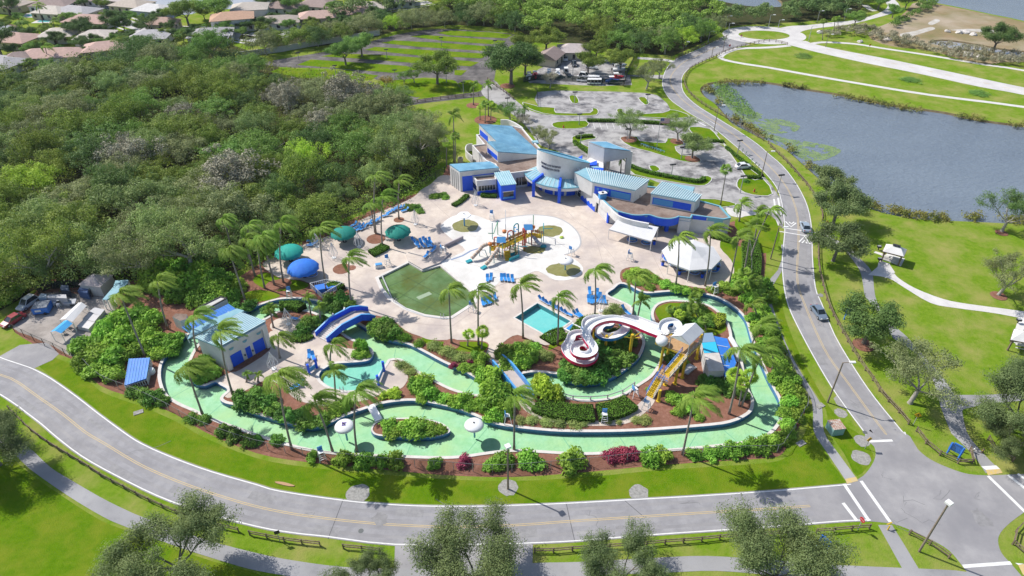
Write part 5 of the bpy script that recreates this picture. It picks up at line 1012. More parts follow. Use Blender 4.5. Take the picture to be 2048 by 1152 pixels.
RC = thing("recreation_building", "large white and blue building with turquoise metal roofs and a slanted drum", "building", (*G(1126, 350), 0))
# gym wing
LA = GA("500,330 660,318 900,200 1100,190 1240,228 1400,420 1560,590 1560,880 1060,945 870,915 800,800 650,745 435,500 620,478", 4.2, A_)
MB().prism(LA, 0, 4.2, 0, top=1).build("wall", [m_wall, m_gravelroof], RC); cap(RC, LA, 4.2, m_wall, .3, .35)
gz = [7.5, 5.2, 5.0, 4.75, 7.2, 7.5, 7.0]; gp = [G(*A_(*p), z) for p, z in zip(P("545,150 1060,185 1120,240 1545,640 845,590 670,425 830,425"), gz)]
MB().prism(gp, 4.15, gz, 0, top=0).build("gym_wall", m_wall, RC)
off_ = [Vector((p[0], p[1])) for p in gp]; cen = sum(off_, Vector((0, 0)))/7; ro = [tuple(cen+(p-cen)*1.015) for p in off_]
MB().prism(ro, [z-.02 for z in gz], [z+.16 for z in gz], 0).build("roof", m_teald, RC)
a_, b2, c2, d2, e2, f2, g2 = [(*p, z+.17) for p, z in zip(gp, gz)]
seams(RC, [e2, a_, c2, d2], 20, m_teal, .05, .1)
part_panel("clerestory", m_blue, RC, gp[5], gp[4], rect(.05, .95, 4.6, 5.9), .06, .02)
part_panel("clerestory", m_blue, RC, gp[0], gp[6], rect(.05, .5, 4.6, 6.2), .06, .02)
# block with the blue recess
b2p = GA("75,805 720,750 865,845 235,915", 5.6, A_); MB().prism(b2p, 0, 5.6).build("wall", m_wall, RC)
MB().prism([tuple(Vector(p)*1.0) for p in b2p], 5.6, [5.95, 5.75, 5.7, 5.9]).build("roof", m_teald, RC)
part_panel("blue_recess", m_blue, RC, b2p[3], b2p[2], rect(.055, .99, .02, 4.3), .05, .0)
for u in (.15, .35, .55, .75): part_panel("pilaster", m_wallg, RC, b2p[0], b2p[3], rect(u, u+.06, 0, 5.2), .12)
sb = GA("440,990 795,960 822,1040 510,1070", 3.8, A_); MB().prism(sb, 0, 3.8, 0, top=1).build("wall", [m_wall, m_gravelroof], RC); cap(RC, sb, 3.8, m_wall, .25, .3)
part_panel("window", m_glass, RC, sb[3], sb[2], rect(.06, .96, 1.2, 2.5), .05); part_panel("wave_band", m_blue, RC, sb[3], sb[2], [(0, 0), (1, 0), (1, 1.0), (.85, 1.15), (.7, .9), (.5, 1.15), (.35, .9), (.15, 1.15), (0, .95)], .06)
part_panel("window", m_glass, RC, sb[0], sb[3], rect(.1, .9, 1.0, 2.5), .05)
for k in range(7): part_panel("mullion", m_wht, RC, sb[3], sb[2], rect(.07+k*.145, .085+k*.145, 1.2, 2.5), .09)
b3 = GA("795,945 1020,920 1131,1105 897,1130", 4.3, A_); MB().prism(b3, 0, 4.3).build("blue_block", m_blue, RC)
r3 = [tuple(Vector(p)+(Vector(p)-sum((Vector(q) for q in b3), Vector((0, 0)))/4)*.06) for p in b3]; MB().prism(r3, 4.3, [4.75, 4.75, 4.45, 4.45]).build("roof", m_teal, RC); seams(RC, [(*r3[0], 4.76), (*r3[1], 4.76), (*r3[2], 4.46), (*r3[3], 4.46)], 7, None, .06, .1)
part_panel("window", m_glass, RC, b3[3], b3[2], rect(.15, .85, 1.0, 2.4), .06); part_panel("window_frame", m_wht, RC, b3[3], b3[2], rect(.1, .9, 2.4, 2.55), .09)
part_panel("wave_band", m_lblue, RC, b3[3], b3[2], [(.12, .5), (.88, .5), (.88, .9), (.75, 1.0), (.62, .8), (.5, 1.0), (.38, .8), (.25, 1.0), (.12, .85)], .08)
w0, w1 = LA[8], LA[7]
part_panel("window", m_glass, RC, w0, w1, rect(.16, .5, .7, 2.9), .06); part_panel("mullion", m_wht, RC, w0, w1, rect(.325, .335, .7, 2.9), .09); part_panel("mullion", m_wht, RC, w0, w1, rect(.24, .25, .7, 2.9), .09)
part_panel("wave_band", m_blue, RC, w0, w1, [(.52, 0), (.98, 0), (.98, 1.5), (.9, 1.1), (.82, 1.5), (.74, 1.1), (.66, 1.5), (.58, 1.1), (.52, 1.4)], .07)
part_panel("window", m_glass, RC, w0, w1, rect(.8, .9, .4, 2.6), .09)
# drum with slanted rim
dcx, dcy = G(1126, 335.6, 4.5); DR = 6.9; b = MB(); n = 48; ringt = []
for k in range(n):
    a = 2*math.pi*k/n; x, y = math.cos(a), math.sin(a); ringt.append((dcx+x*DR, dcy+y*DR, 7.9-1.9*x-2.6*y))
for k in range(n): p, q = ringt[k], ringt[(k+1) % n]; b.quad((p[0], p[1], 0), (q[0], q[1], 0), q, p)
b.build("drum_wall", m_wall, RC, smooth=False)
inr = [(dcx+(p[0]-dcx)*.97, dcy+(p[1]-dcy)*.97, p[2]-.28) for p in ringt]; b = MB(); b.poly(inr); b.build("drum_roof", m_teald, RC)
b = MB()
for k in range(n):
    p, q, r, s_ = ringt[k], ringt[(k+1) % n], inr[(k+1) % n], inr[k]; up = .1
    b.quad((p[0], p[1], p[2]+up), (q[0], q[1], q[2]+up), (r[0], r[1], r[2]+.3), (s_[0], s_[1], s_[2]+.3)); b.quad((p[0], p[1], p[2]-.1), (q[0], q[1], q[2]-.1), (q[0], q[1], q[2]+up), (p[0], p[1], p[2]+up)); b.quad((s_[0], s_[1], s_[2]-.05), (r[0], r[1], r[2]-.05), (r[0], r[1], r[2]+.3), (s_[0], s_[1], s_[2]+.3))
b.build("drum_rim", m_tcap, RC)
def arc(r, a0, a1, k): return [(dcx+r*math.cos(rad(a0+(a1-a0)*i/k)), dcy+r*math.sin(rad(a0+(a1-a0)*i/k))) for i in range(k+1)]
# ring canopy and its fins
i0, o0 = arc(DR+.02, 178, 322, 20), arc(DR+3.3, 186, 318, 20); b = MB(); f = MB()
for k in range(20):
    b.quad((*o0[k], 3.95), (*o0[k+1], 3.95), (*i0[k+1], 4.75), (*i0[k], 4.75)); b.quad((*o0[k], 3.05), (*o0[k+1], 3.05), (*i0[k+1], 3.05), (*i0[k], 3.05)); f.quad((*o0[k], 3.05), (*o0[k+1], 3.05), (*o0[k+1], 3.93), (*o0[k], 3.93))
b.build("awning_roof", m_teal, RC); f.build("awning_fascia", m_wall, RC, fix=False)
b = MB(); b.sweep([(x, y, 3.95) for x, y in o0], [(-.1, -.1), (-.1, .16), (.12, .16), (.12, -.1)]); b.build("awning_trim", m_tcap, RC)
for k in range(0, 21, 1): MB().bar((*o0[k], 4.0), (*i0[k], 4.8), .1, .08).build("seam", m_seam, RC)
for a in (222, 262):
    q = arc(DR+3.6, a, a, 1)[0]; q2 = arc(DR+.3, a, a, 1)[0]; b = MB(); b.bar((*q, 0), (*q, 4.3), .75); b.bar((*q, 4.15), (*q2, 5.1), .5, .8); b.build("fin_column", m_blue, RC)
for a0, a1 in ((205, 218), (226, 246), (250, 270), (275, 295)):
    pts = arc(DR+.05, a0, a1, 5); b = MB()
    for k in range(5): b.quad((*pts[k], .02), (*pts[k+1], .02), (*pts[k+1], 2.5), (*pts[k], 2.5))
    b.build("door", m_blue, RC, fix=False)
# lettering bent round the drum
def bent_text(s, a0, a1, z, size):
    cu = bpy.data.curves.new("lettering", 'FONT'); cu.body = s; cu.size = 1; cu.extrude = .03; cu.resolution_u = 2; ob = bpy.data.objects.new("tmp", cu); me = bpy.data.meshes.new_from_object(ob); bpy.data.objects.remove(ob)
    xs = [v.co.x for v in me.vertices]; x0, x1 = min(xs), max(xs)
    for v in me.vertices:
        a = rad(a0+(a1-a0)*(v.co.x-x0)/(x1-x0)); r = DR+.05+v.co.z; zz = z+v.co.y*size; v.co = (r*math.cos(a), r*math.sin(a), zz)
    me.materials.append(mat("dark_lettering", (.03, .035, .09), rough=.5)); o = bpy.data.objects.new("lettering", me); COL.objects.link(o); o.parent = RC; o.location = Vector((dcx, dcy, 0))-RC.location; return o
bent_text("COCONUT COVE WATERPARK", 212, 261, 7.7, .8); bent_text("AND RECREATION CENTER", 213.5, 258.5, 6.75, .8)
# wing beside the drum
r1 = GA("795,600 985,560 1970,742 1752,895 1080,760", 7.3, B_); MB().prism(r1, 3.5, 7.3).build("wall", m_wall, RC)
rr = [tuple(Vector(p)+(Vector(p)-sum((Vector(q) for q in r1), Vector((0, 0)))/5)*.02) for p in r1]; MB().prism(rr, 7.3, [7.5, 7.9, 7.9, 7.5, 7.5]).build("roof", m_teal, RC)
seams(RC, [(*rr[4], 7.52), (*rr[3], 7.52), (*rr[2], 7.92), (*rr[1], 7.92)], 26, None, .12, .17)
part_panel("blue_recess", m_blue, RC, r1[4], r1[3], rect(.06, .93, 4.5, 6.5), .06); part_panel("shade_panel", m_lblue, RC, r1[4], r1[3], rect(.46, .92, 4.65, 6.2), .1)
for u in (.12, .25, .36): part_panel("shade_panel", m_lblue, RC, r1[4], r1[3], rect(u, u+.05, 5.6, 6.2), .1)
r2 = GA("920,225 1430,308 1385,392 1535,420 1442,515 740,388", 7.0, C_); MB().prism(r2, 4.0, 7.0).build("wall", m_wall, RC)
rr = [tuple(Vector(p)+(Vector(p)-sum((Vector(q) for q in r2), Vector((0, 0)))/6)*.02) for p in r2]; MB().prism(rr, 7.0, [7.6, 7.6, 7.45, 7.45, 7.2, 7.2]).build("roof", m_teal, RC)
seams(RC, [(*rr[5], 7.22), (*rr[4], 7.22), (*rr[3], 7.47), (rr[0][0]+(rr[1][0]-rr[0][0])*0, rr[0][1], 7.62)], 19, None, .12, .17)
part_panel("blue_recess", m_blue, RC, r2[5], r2[4], rect(.05, .93, 4.55, 6.3), .06); part_panel("shade_panel", m_lblue, RC, r2[5], r2[4], rect(.07, .52, 4.7, 6.15), .1)
lo = GA("-100,430 60,585 220,690 450,745 570,752 700,745 850,790 1000,806 1110,792 1190,762 1370,782 1395,735 1900,802 2010,778 1840,588 1510,500 830,288 660,268 -100,110", 4.2, C_)
MB().prism(lo, 3.5, 4.2, 0, top=1).build("flat_roof", [m_wall, m_gravelroof], RC); cap(RC, lo, 4.2, m_tcap, .3, .3)
bd = GA("-100,440 60,600 300,640 700,660 1180,700 1190,770 1370,790 1395,745 1900,802 2010,778 1840,588 1510,500 830,288 660,268 -100,110", 4.2, C_); MB().prism(bd, 0, 3.5).build("wall", m_wall, RC)
fw = smooth(GA("215,690 330,722 450,748 570,752 700,745 850,790 1000,808 1110,794 1180,765", 4.2, C_), 5, False); MB().sweep([(x, y, 0) for x, y in fw], [(-.12, 2.7), (-.12, 4.62), (.08, 4.62), (.08, 2.7)]).build("wavy_fascia", m_blue, RC)
MB().sweep([(x, y, 0) for x, y in fw], [(-.16, 4.62), (-.16, 4.78), (.12, 4.78), (.12, 4.62)]).build("fascia_cap", m_tcap, RC)
for c in ((975, 975), (690, 880)): MB().box((*G(*C_(*c)), 1.4), (.8, .8, 2.8), .2).build("column", m_blue, RC)
sp0, sp1 = G(*C_(1395, 735), 4.2), G(*C_(1900, 802), 4.2)
part_panel("blue_recess", m_blue, RC, sp0, sp1, rect(.02, .46, 1.9, 4.4), .08); part_panel("opening", m_dark, RC, sp0, sp1, rect(.15, .46, 0, 1.9), .06); part_panel("shade_panel", m_tcap, RC, sp0, sp1, rect(.5, .98, 2.8, 4.4), .08)
# slanted mural wall and its bridge slab
q0, q1 = G(1149, 384), G(1198, 429); part_panel("mural_wall", m_wall, RC, q0, q1, [(0, 0), (.88, 0), (.9, 2.9), (1, 3.0), (1, 4.3), (.66, 4.6), (.6, 7.4), (0, 7.5)], .35)
part_panel("wave_band", m_blue, RC, q0, q1, [(.3, 0), (.88, 0), (.87, 1.5), (.8, 1.0), (.76, 1.6), (.69, 1.0), (.64, 1.6), (.57, 1.0), (.52, 1.6), (.45, 1.0), (.4, 1.5), (.33, 1.0)], .06, .36)
part_panel("window", m_glass, RC, q0, q1, rect(.03, .3, .3, 2.9), .05, .36); part_panel("mullion", m_wht, RC, q0, q1, rect(.16, .175, .3, 2.9), .05, .42); part_panel("mullion", m_wht, RC, q0, q1, rect(.03, .3, 1.55, 1.68), .05, .425)
m_dol = mat("grey_mural_paint", (.27, .28, .31), rough=.7)
for u, z, s_ in ((.33, 5.6, .8), (.40, 5.2, 1.0), (.48, 4.9, 1.1)):
    w_ = s_/math.dist(q0, q1); part_panel("fish_mural", m_dol, RC, q0, q1, [(u-w_*.8, z-.1*s_), (u-w_*.5, z+.55*s_), (u-w_*.05, z+.85*s_), (u+w_*.02, z+1.15*s_), (u+w_*.2, z+.8*s_), (u+w_*.6, z+.3*s_), (u+w_*.75, z-.5*s_), (u+w_*.95, z-.8*s_), (u+w_*.6, z-.75*s_), (u+w_*.35, z-.85*s_), (u+w_*.5, z-.35*s_), (u+w_*.15, z+.25*s_), (u-w_*.3, z+.3*s_), (u-w_*.55, z-.05*s_)], .05, .36)
sl_ = smooth([q1]+GA("60,590 200,725 400,800 700,860", 4.3, C_), 4, False); MB().sweep([(x, y, 0) for x, y in sl_], [(-.2, 2.5), (-.2, 4.4), (.25, 4.4), (.25, 2.5)]).build("bridge_slab", m_wall, RC)
MB().box((*G(*C_(45, 845)), 1.4), (.55, .55, 2.8), .6).build("column", m_blue, RC)
# entrance portico
po = GA("1022,110 1300,108 1715,250 1272,206", 7.9, B_); MB().prism(po, 7.6, [7.9, 7.9, 7.5, 7.9]).build("portico_top", m_wall, RC); MB().prism([tuple(Vector(p)+(Vector(p)-sum((Vector(q) for q in po), Vector((0, 0)))/4)*-.05) for p in po], 7.8, [8.02, 8.02, 7.7, 8.02]).build("roof", m_teald, RC)
for p0, p1, ol in ((po[3], po[2], [(0, 0), (.12, 0), (.12, 3.9), (.84, 5.6), (.84, 0), (1, 0), (1, 7.5), (0, 7.85)]), (po[0], po[3], [(0, 0), (.12, 0), (.14, 3.2), (.4, 3.7), (.86, 3.1), (.88, 0), (1, 0), (1, 7.85), (0, 7.85)]), (po[1], po[2], [(0, 0), (.2, 0), (.2, 5), (.8, 5), (.8, 0), (1, 0), (1, 7.5), (0, 7.85)]), (po[0], po[1], [(0, 0), (.2, 0), (.2, 5), (.8, 5), (.8, 0), (1, 0), (1, 7.85), (0, 7.85)])): part_panel("portico_wall", m_wall, RC, p0, p1, ol, .35, -.35)
# vaults between drum and portico
lk = GA("960,420 1060,345 1235,395 1255,440 1255,540 960,545", 3.6, B_); MB().prism(lk, 3.1, 3.6).build("link_roof", m_wall, RC)
for s in ("840,375 920,330 905,400 840,385", "960,480 1150,415 1150,480 970,495", "960,530 1255,535 1250,590 960,545"):
    q = GA(s, 4.1, B_); MB().prism(q, 3.2, 4.25).build("link_fin", m_blue, RC)
MB().prism(GA("985,500 1140,490 1240,525 975,530", 4.0, B_), 3.6, 3.95).build("link_skylight", m_teal, RC)
cw = smooth(GA("890,100 1000,102 1120,150 1240,228", 3.5, A_), 5, False); MB().sweep([(x, y, 0) for x, y in cw], [(-.2, 0), (-.2, 4.0), (.2, 4.0), (.2, 0)]).build("curved_wall", m_wall, RC)
cw = smooth(GA("440,480 360,490 330,540 345,600 440,680", 1.8, A_), 5, False); MB().sweep([(x, y, 0) for x, y in cw], [(-.12, 0), (-.12, 2.2), (.12, 2.2), (.12, 0)]).build("low_wall", m_wall, RC)
MB().prism(GA("1385,415 1480,405 1500,450 1410,440", 4.6, A_), 4.2, 4.7).build("roof_hatch", m_teal, RC)
# equipment on the roofs
def simple(name, label, cat, mbs, loc=None, group=None):
    """thing from (part, mesh builder, material) parts given in world places"""
    root = thing(name, label, cat, loc, group)
    for pn, mb, m in mbs: mb.build(pn, m, root)
    return root
x, y = G(*C_(-32, 230+0), 4.25); x, y = G(*B_(1235, 1010), 4.3)
simple("roof_unit", "light blue box unit with an open white lid on the flat roof", "roof unit", [("cabinet", MB().box((x, y, 4.9), (1.7, 1.2, 1.3), .3), m_lblue), ("lid", MB().box((x+.05, y+.1, 5.75), (1.9, 1.3, .12), .3), m_wht), ("vent", MB().box((x, y, 5.9), (.5, .4, .2), .3), m_dark)], (x, y, 4.2))
x, y = G(*C_(515, 440), 4.3); simple("roof_vent", "small grey vent cluster on the flat roof beside the white block", "roof vent", [("pipe", MB().lathe([(.15, 4.2), (.15, 5.3), (.0, 5.3)], 8, (x, y, 0)), m_steel), ("duct", MB().box((x+.5, y+.2, 4.6), (.5, .5, .8)), m_steel)], (x, y, 4.2))
x, y = G(921, 325); simple("air_unit", "pale yellow air conditioning unit on red mulch beside the building", "air conditioner", [("cabinet", MB().box((x, y, .75), (1.5, 1.3, 1.4)), mat("cream_metal", (.55, .52, .33), rough=.5)), ("fan_grille", MB().lathe([(.5, 1.45), (.5, 1.52), (0, 1.52)], 12, (x, y, 0)), m_dark)], (x, y, 0))
x, y = G(1103, 381); simple("notice_board", "white standing notice board on the deck by the entrance bush", "notice board", [("board", MB().box((x, y, 1.2), (.15, 1.6, 1.5), .3), m_wht), ("post", MB().box((x, y, .25), (.12, .12, .5)), m_wht)], (x, y, 0))
# ---------------------------------------------------------------- white pump house in the channel loop
F_ = lambda x, y: (340+x/5.383, 560+y/5.383)
PH = thing("pump_house", "white pump house with a turquoise metal roof and blue double doors", "building", (*G(470, 720), 0))
pb = [G(455.5, 741), G(541.5, 690.5)]; zt = HT(455.5, 741, 692); bl = G(*F_(280, 592), zt); br = (bl[0]+pb[1][0]-pb[0][0], bl[1]+pb[1][1]-pb[0][1]); ph = [pb[0], pb[1], br, bl]
MB().prism([ph[0], ph[1], ph[2], ph[3]], 0, [zt-.3, zt-.3, zt-.8, zt-.8]).build("wall", m_wall, PH)
c4 = sum((Vector(q) for q in ph), Vector((0, 0)))/4; ro = [tuple(c4+(Vector(q)-c4)*1.05) for q in ph]; rz = [zt+.0, zt+.0, zt-.5, zt-.5]; MB().prism(ro, [z-.3 for z in rz], rz).build("roof", m_teal, PH)
seams(PH, [(*ro[0], rz[0]), (*ro[3], rz[3]), (*ro[2], rz[2]), (*ro[1], rz[1])], 12, None, .07, .12)
fr = MB(); panel(fr, ph[0], ph[1], [(0, 0), (.1, 0), (.1, zt-1.1), (.9, zt-1.1), (.9, 0), (1, 0), (1, zt-.35), (0, zt-.35)], .45); fr.build("front_frame", m_wall, PH)
for u0, u1, zz, nm in ((.13, .37, 2.7, "garage_door"), (.46, .57, 2.5, "door"), (.64, .88, 2.7, "garage_door")): part_panel(nm, m_blue, PH, ph[0], ph[1], rect(u0, u1, .02, zz), .07)
for u in (.2, .5, .82): part_panel("half_round_vent", m_tcap, PH, ph[0], ph[1], [(u-.05, 4.2), (u-.045, 3.95), (u-.02, 3.75), (u+.02, 3.75), (u+.045, 3.95), (u+.05, 4.2)], .1)
for u in (.42, .6): MB().box((*(Vector(ph[0])+(Vector(ph[1])-Vector(ph[0]))*u+Vector((.1, -.1))), 1.2), (.18, .18, .3)).build("lamp", m_dark, PH)
# plant rooms behind it
PR = thing("plant_room", "low white plant room with a blue lean-to roof and turquoise shade behind the pump house", "shed", (*G(400, 640), 0))
wq = [G(*F_(40, 470)), G(*F_(160, 480)), G(*F_(630, 290)), G(*F_(560, 250))]
lw = GA("300,300 545,180 612,200 350,345", 2.6, F_); MB().prism(lw, 0, 2.6).build("wall", m_wallg, PR); cap(PR, lw, 2.6, m_dark, .2, .15)
kw = GA("25,395 60,360 180,365 175,420 110,440", 2.6, F_); MB().prism(kw, 0, 2.6, 0, top=1).build("wall", [m_wall, m_gravelroof], PR)
bs = GA("130,510 200,560 700,300 625,262", 2.2, F_); MB().prism(bs, 1.95, [2.3, 1.95, 1.95, 2.3]).build("blue_roof", m_bluer, PR); seams(PR, [(*bs[0], 2.32), (*bs[3], 2.32), (*bs[2], 1.98), (*bs[1], 1.98)], 16, m_lblue, .05, .1)
ts = GA("185,640 270,590 800,330 720,305 430,430 230,540", 2.5, F_); MB().prism(ts, 2.3, 2.5).build("shade_roof", m_teal, PR)
for c in ((190, 625), (400, 520), (640, 390)): MB().box((*G(*F_(*c), 1.2), 1.15), (.15, .15, 2.3)).build("post", m_wht, PR)
# blue roofed filter pen by the bent fence
FP = thing("filter_pen", "blue slatted deck roof with white picket sides at the bent fence", "shed", (*G(275, 745), 0))
fp = [G(*q, 1.5) for q in ((259, 719), (300, 717), (292, 757), (249, 771))]; MB().prism(fp, 1.3, [1.7, 1.7, 1.5, 1.5]).build("blue_roof", m_bluer, FP); seams(FP, [(*fp[0], 1.7), (*fp[1], 1.7), (*fp[2], 1.5), (*fp[3], 1.5)], 7, m_lblue, .05, .08)
b = MB()
for i in range(4):
    a, c = Vector(fp[i]), Vector(fp[(i+1) % 4]); nn = int((c-a).length/.35)
    for k in range(nn): q = a.lerp(c, k/nn); b.box((q.x, q.y, .62), (.09, .09, 1.24))
    b.bar((*a, 1.15), (*c, 1.15), .06); b.bar((*a, .3), (*c, .3), .06)
b.build("picket_frame", m_wht, FP)
x, y = G(303, 746); simple("pump_drum", "white pump drum beside the blue slatted deck roof", "pump", [("tank", MB().lathe([(.7, 0), (.75, .5), (.6, .95), (0, 1.1)], 14, (x, y, 0)), m_wht), ("pipe", MB().tube([(x-.5, y, .4), (x-1.6, y+.3, .4)], .1, 6), m_steel)], (x, y, 0))
# fenced equipment boxes above the channel
EB = thing("equipment_pen", "white picket pen with blue lids above the channel beside the stair bridge", "enclosure", (*G(655, 585), 0)); ep = [G(*q) for q in ((622, 576), (655, 568), (686, 574), (646, 598))]; b = MB()
for i in range(4):
    a, c = Vector(ep[i]), Vector(ep[(i+1) % 4]); nn = int((c-a).length/.4)
    for k in range(nn): q = a.lerp(c, k/nn); b.box((q.x, q.y, .65), (.1, .1, 1.3))
    b.bar((*a, 1.25), (*c, 1.25), .07); b.bar((*a, .25), (*c, .25), .07)
b.build("picket_frame", m_wht, EB)
c4 = sum((Vector(q) for q in ep), Vector((0, 0)))/4
for i, t in enumerate((-.9, .9)): MB().box((c4.x+t*1.2, c4.y+t*.35, .45), (2.0, 1.9, .9), .35).build("lid_box", m_bluer, EB)
# ---------------------------------------------------------------- houses
HW = {'w': mat("house_white_wall", (.66, .65, .62), rough=.9), 'c': mat("house_cream_wall", (.55, .49, .38), rough=.9), 'g': mat("house_grey_wall", (.42, .43, .44), rough=.9), 'y': mat("house_olive_wall", (.40, .40, .24), rough=.9), 'b': mat("house_bluegrey_wall", (.30, .36, .42), rough=.9)}
HR = {k: mat(n, a, tuple(v*.8 for v in a), 1.2, .9, bump=.3, bscale=4, rand=.08) for k, n, a in (('s', "salmon_tile_roof", (.52, .36, .31)), ('t', "tan_shingle_roof", (.49, .42, .36)), ('b', "brown_shingle_roof", (.33, .255, .235)), ('g', "grey_shingle_roof", (.44, .425, .435)), ('o', "orange_tile_roof", (.58, .36, .26)), ('k', "cream_tile_roof", (.60, .54, .48)), ('w', "white_roof", (.72, .70, .69)), ('p', "pink_grey_roof", (.53, .46, .445)))}
def house(px, py, w_, d_, rot, wk, rk, label, h=2.9, rise=2.1, gable=False, name="house", cat="house"):
    x, y = G(px, py); r = thing(name, label, cat, (x, y, 0)); co, si = math.cos(rot), math.sin(rot); T = lambda u, v, z: (x+u*co-v*si, y+u*si+v*co, z)
    MB().box((x, y, h/2), (w_, d_, h), rot).build("wall", HW[wk], r); a, c, e = w_/2+.5, d_/2+.5, (0 if gable else min(d_/2, w_/2-.8)); b = MB(); E = [T(-a, -c, h-.1), T(a, -c, h-.1), T(a, c, h-.1), T(-a, c, h-.1)]; R1, R2 = T(-a+e, 0, h+rise), T(a-e, 0, h+rise); E2 = [(p[0], p[1], p[2]+.14) for p in E]
    b.quad(*E); b.quad(E2[0], E2[1], R2, R1); b.quad(E2[2], E2[3], R1, R2); b.poly([E2[1], E2[2], R2]); b.poly([E2[3], E2[0], R1])
    for k in range(4): b.quad(E[k], E[(k+1) % 4], E2[(k+1) % 4], E2[k])
    b.build("roof", HR[rk], r)
    for k in range(max(2, int(w_/3.4))):
        u = -w_/2+w_*(k+.5)/max(2, int(w_/3.4)); q = T(u, -d_/2-.02, 1.6)
        if k == 1: MB().box((q[0], q[1], 1.1), (1.0, .1, 2.1), rot).build("door", m_dark, r)
        else: MB().box(q, (1.3, .08, 1.2), rot).build("window", m_glass, r)
    for v in (-d_*.22, d_*.22): MB().box(T(w_/2+.02, v, 1.6), (.08, 1.2, 1.1), rot).build("window", m_glass, r)
    return r
for a in (
 (24, 20, 17, 13, -.3, 'y', 't', "tan roofed house at the estate canal with a dark lanai"), (8, 8, 12, 10, -.3, 'c', 'p', "pinkish roofed house cut by the photo corner"), (110, 20, 17, 10, .0, 'w', 'b', "brown roofed long house behind the canal yards"),
 (112, 34, 14, 11, -.2, 'c', 'k', "beige hip roofed house with a pool beside the canal"), (158, 34, 18, 12, -.3, 'c', 'g', "grey roofed house with a broad cream gable"), (185, 52, 19, 12, -.15, 'w', 's', "salmon roofed house behind two dark trees"),
 (36, 90, 17, 12, -.2, 'c', 's', "salmon hip roofed house beside the canal bend"), (124, 80, 13, 11, .1, 'w', 'k', "cream roofed two winged house, the canal side wing"), (196, 84, 13, 11, .1, 'w', 'k', "cream roofed house with a dark garage by the bright lawn"),
 (108, 122, 21, 11, .15, 'w', 's', "long salmon roofed house nearest the woods"), (10, 140, 15, 12, -.3, 'w', 'g', "grey roofed white house at the edge of the woods"), (45, 130, 9, 9, .3, 'c', 'b', "dark brown roofed house beside the long salmon roof"), (216, 108, 15, 11, .35, 'c', 's', "salmon roofed house half hidden at the edge of the woods"),
 (305, 84, 15, 12, .1, 'w', 'g', "pale grey roofed house at the street bend"), (425, 80, 17, 11, .25, 'w', 'g', "grey roofed house with a screened pool cage"), (470, 58, 17, 11, .3, 'w', 'o', "white two storey house with an orange tile roof"), (312, 30, 16, 11, -.3, 'b', 'w', "house with a bright white roof by the canal"),
 (268, 20, 16, 12, -.3, 'y', 't', "olive gabled house in the second row"), (240, 8, 14, 12, -.3, 'c', 'p', "pinkish tan roofed house behind two parked cars"), (505, 38, 15, 11, .2, 'w', 'k', "pale two storey house with a dark garage door"), (572, 24, 16, 11, -.1, 'w', 'b', "brown roofed house behind the clipped green tree"),
 (640, 20, 17, 12, -.25, 'w', 'b', "brown roofed house with a white garage wing"), (705, 36, 17, 10, .15, 'c', 's', "salmon roofed house above the grey tree belt"), (640, 44, 17, 10, .2, 'c', 's', "pink tiled house touching the tree belt"), (560, 54, 17, 10, .2, 'w', 't', "tan roofed house touching the tree belt"),
 (735, 26, 16, 11, .2, 'b', 'k', "blue grey house with a cream roof and a gable"), (800, 10, 14, 11, .1, 'w', 'p', "pinkish roofed house at the end of the estate street"), (195, 8, 14, 11, -.3, 'w', 'b', "small brown roofed house behind the street corner"), (330, 58, 12, 8, .0, 'c', 's', "salmon roofed house under the flat topped tree"),
): house(*a, **({'h': 5.2} if "two storey" in a[7] else {}))
house(1099, 126, 9, 8, 1.15, 'c', 'b', "brown gabled yard house with a grey front", gable=True, name="yard_house", cat="house"); house(1147, 113, 12, 9, -.05, 'c', 'p', "pale hip roofed yard house beside the car park", name="yard_house")
# pool cage and swimming pools of the estate
x, y = G(441, 88); PCG = thing("pool_cage", "dark screened pool cage with white bars behind the grey roofed house", "pool cage", (x, y, 0)); b = MB()
for i in range(5): b.bar((x-4+2*i, y-2.5, 0), (x-4+2*i, y-2.5, 2.4), .12); b.bar((x-4+2*i, y-2.5, 2.4), (x-4+2*i, y+2.5, 3.4), .12)
b.bar((x-4, y-2.5, 2.4), (x+4, y-2.5, 2.4), .12); b.build("cage_frame", m_wht, PCG)
b = MB(); b.box((x, y, 1.15), (7.9, 4.7, 2.3)); b.build("screen", mat("dark_screen", (.02, .03, .05), rough=.4), PCG)
for px, py, lb in ((64, 31, "blue backyard pool beside the tan roofed house"), (90, 42, "aqua backyard pool behind the leaning palm")):
    x, y = G(px, py); simple("backyard_pool", lb, "pool", [("water", MB().box((x, y, .06), (5, 3.5, .1)), m_turq), ("deck_frame", MB().sweep([(x-2.6, y-1.9), (x+2.6, y-1.9), (x+2.6, y+1.9), (x-2.6, y+1.9)], [(-1.6, 0), (-1.6, .08), (0, .08), (0, 0)], closed=True), m_pathc)], (x, y, 0))
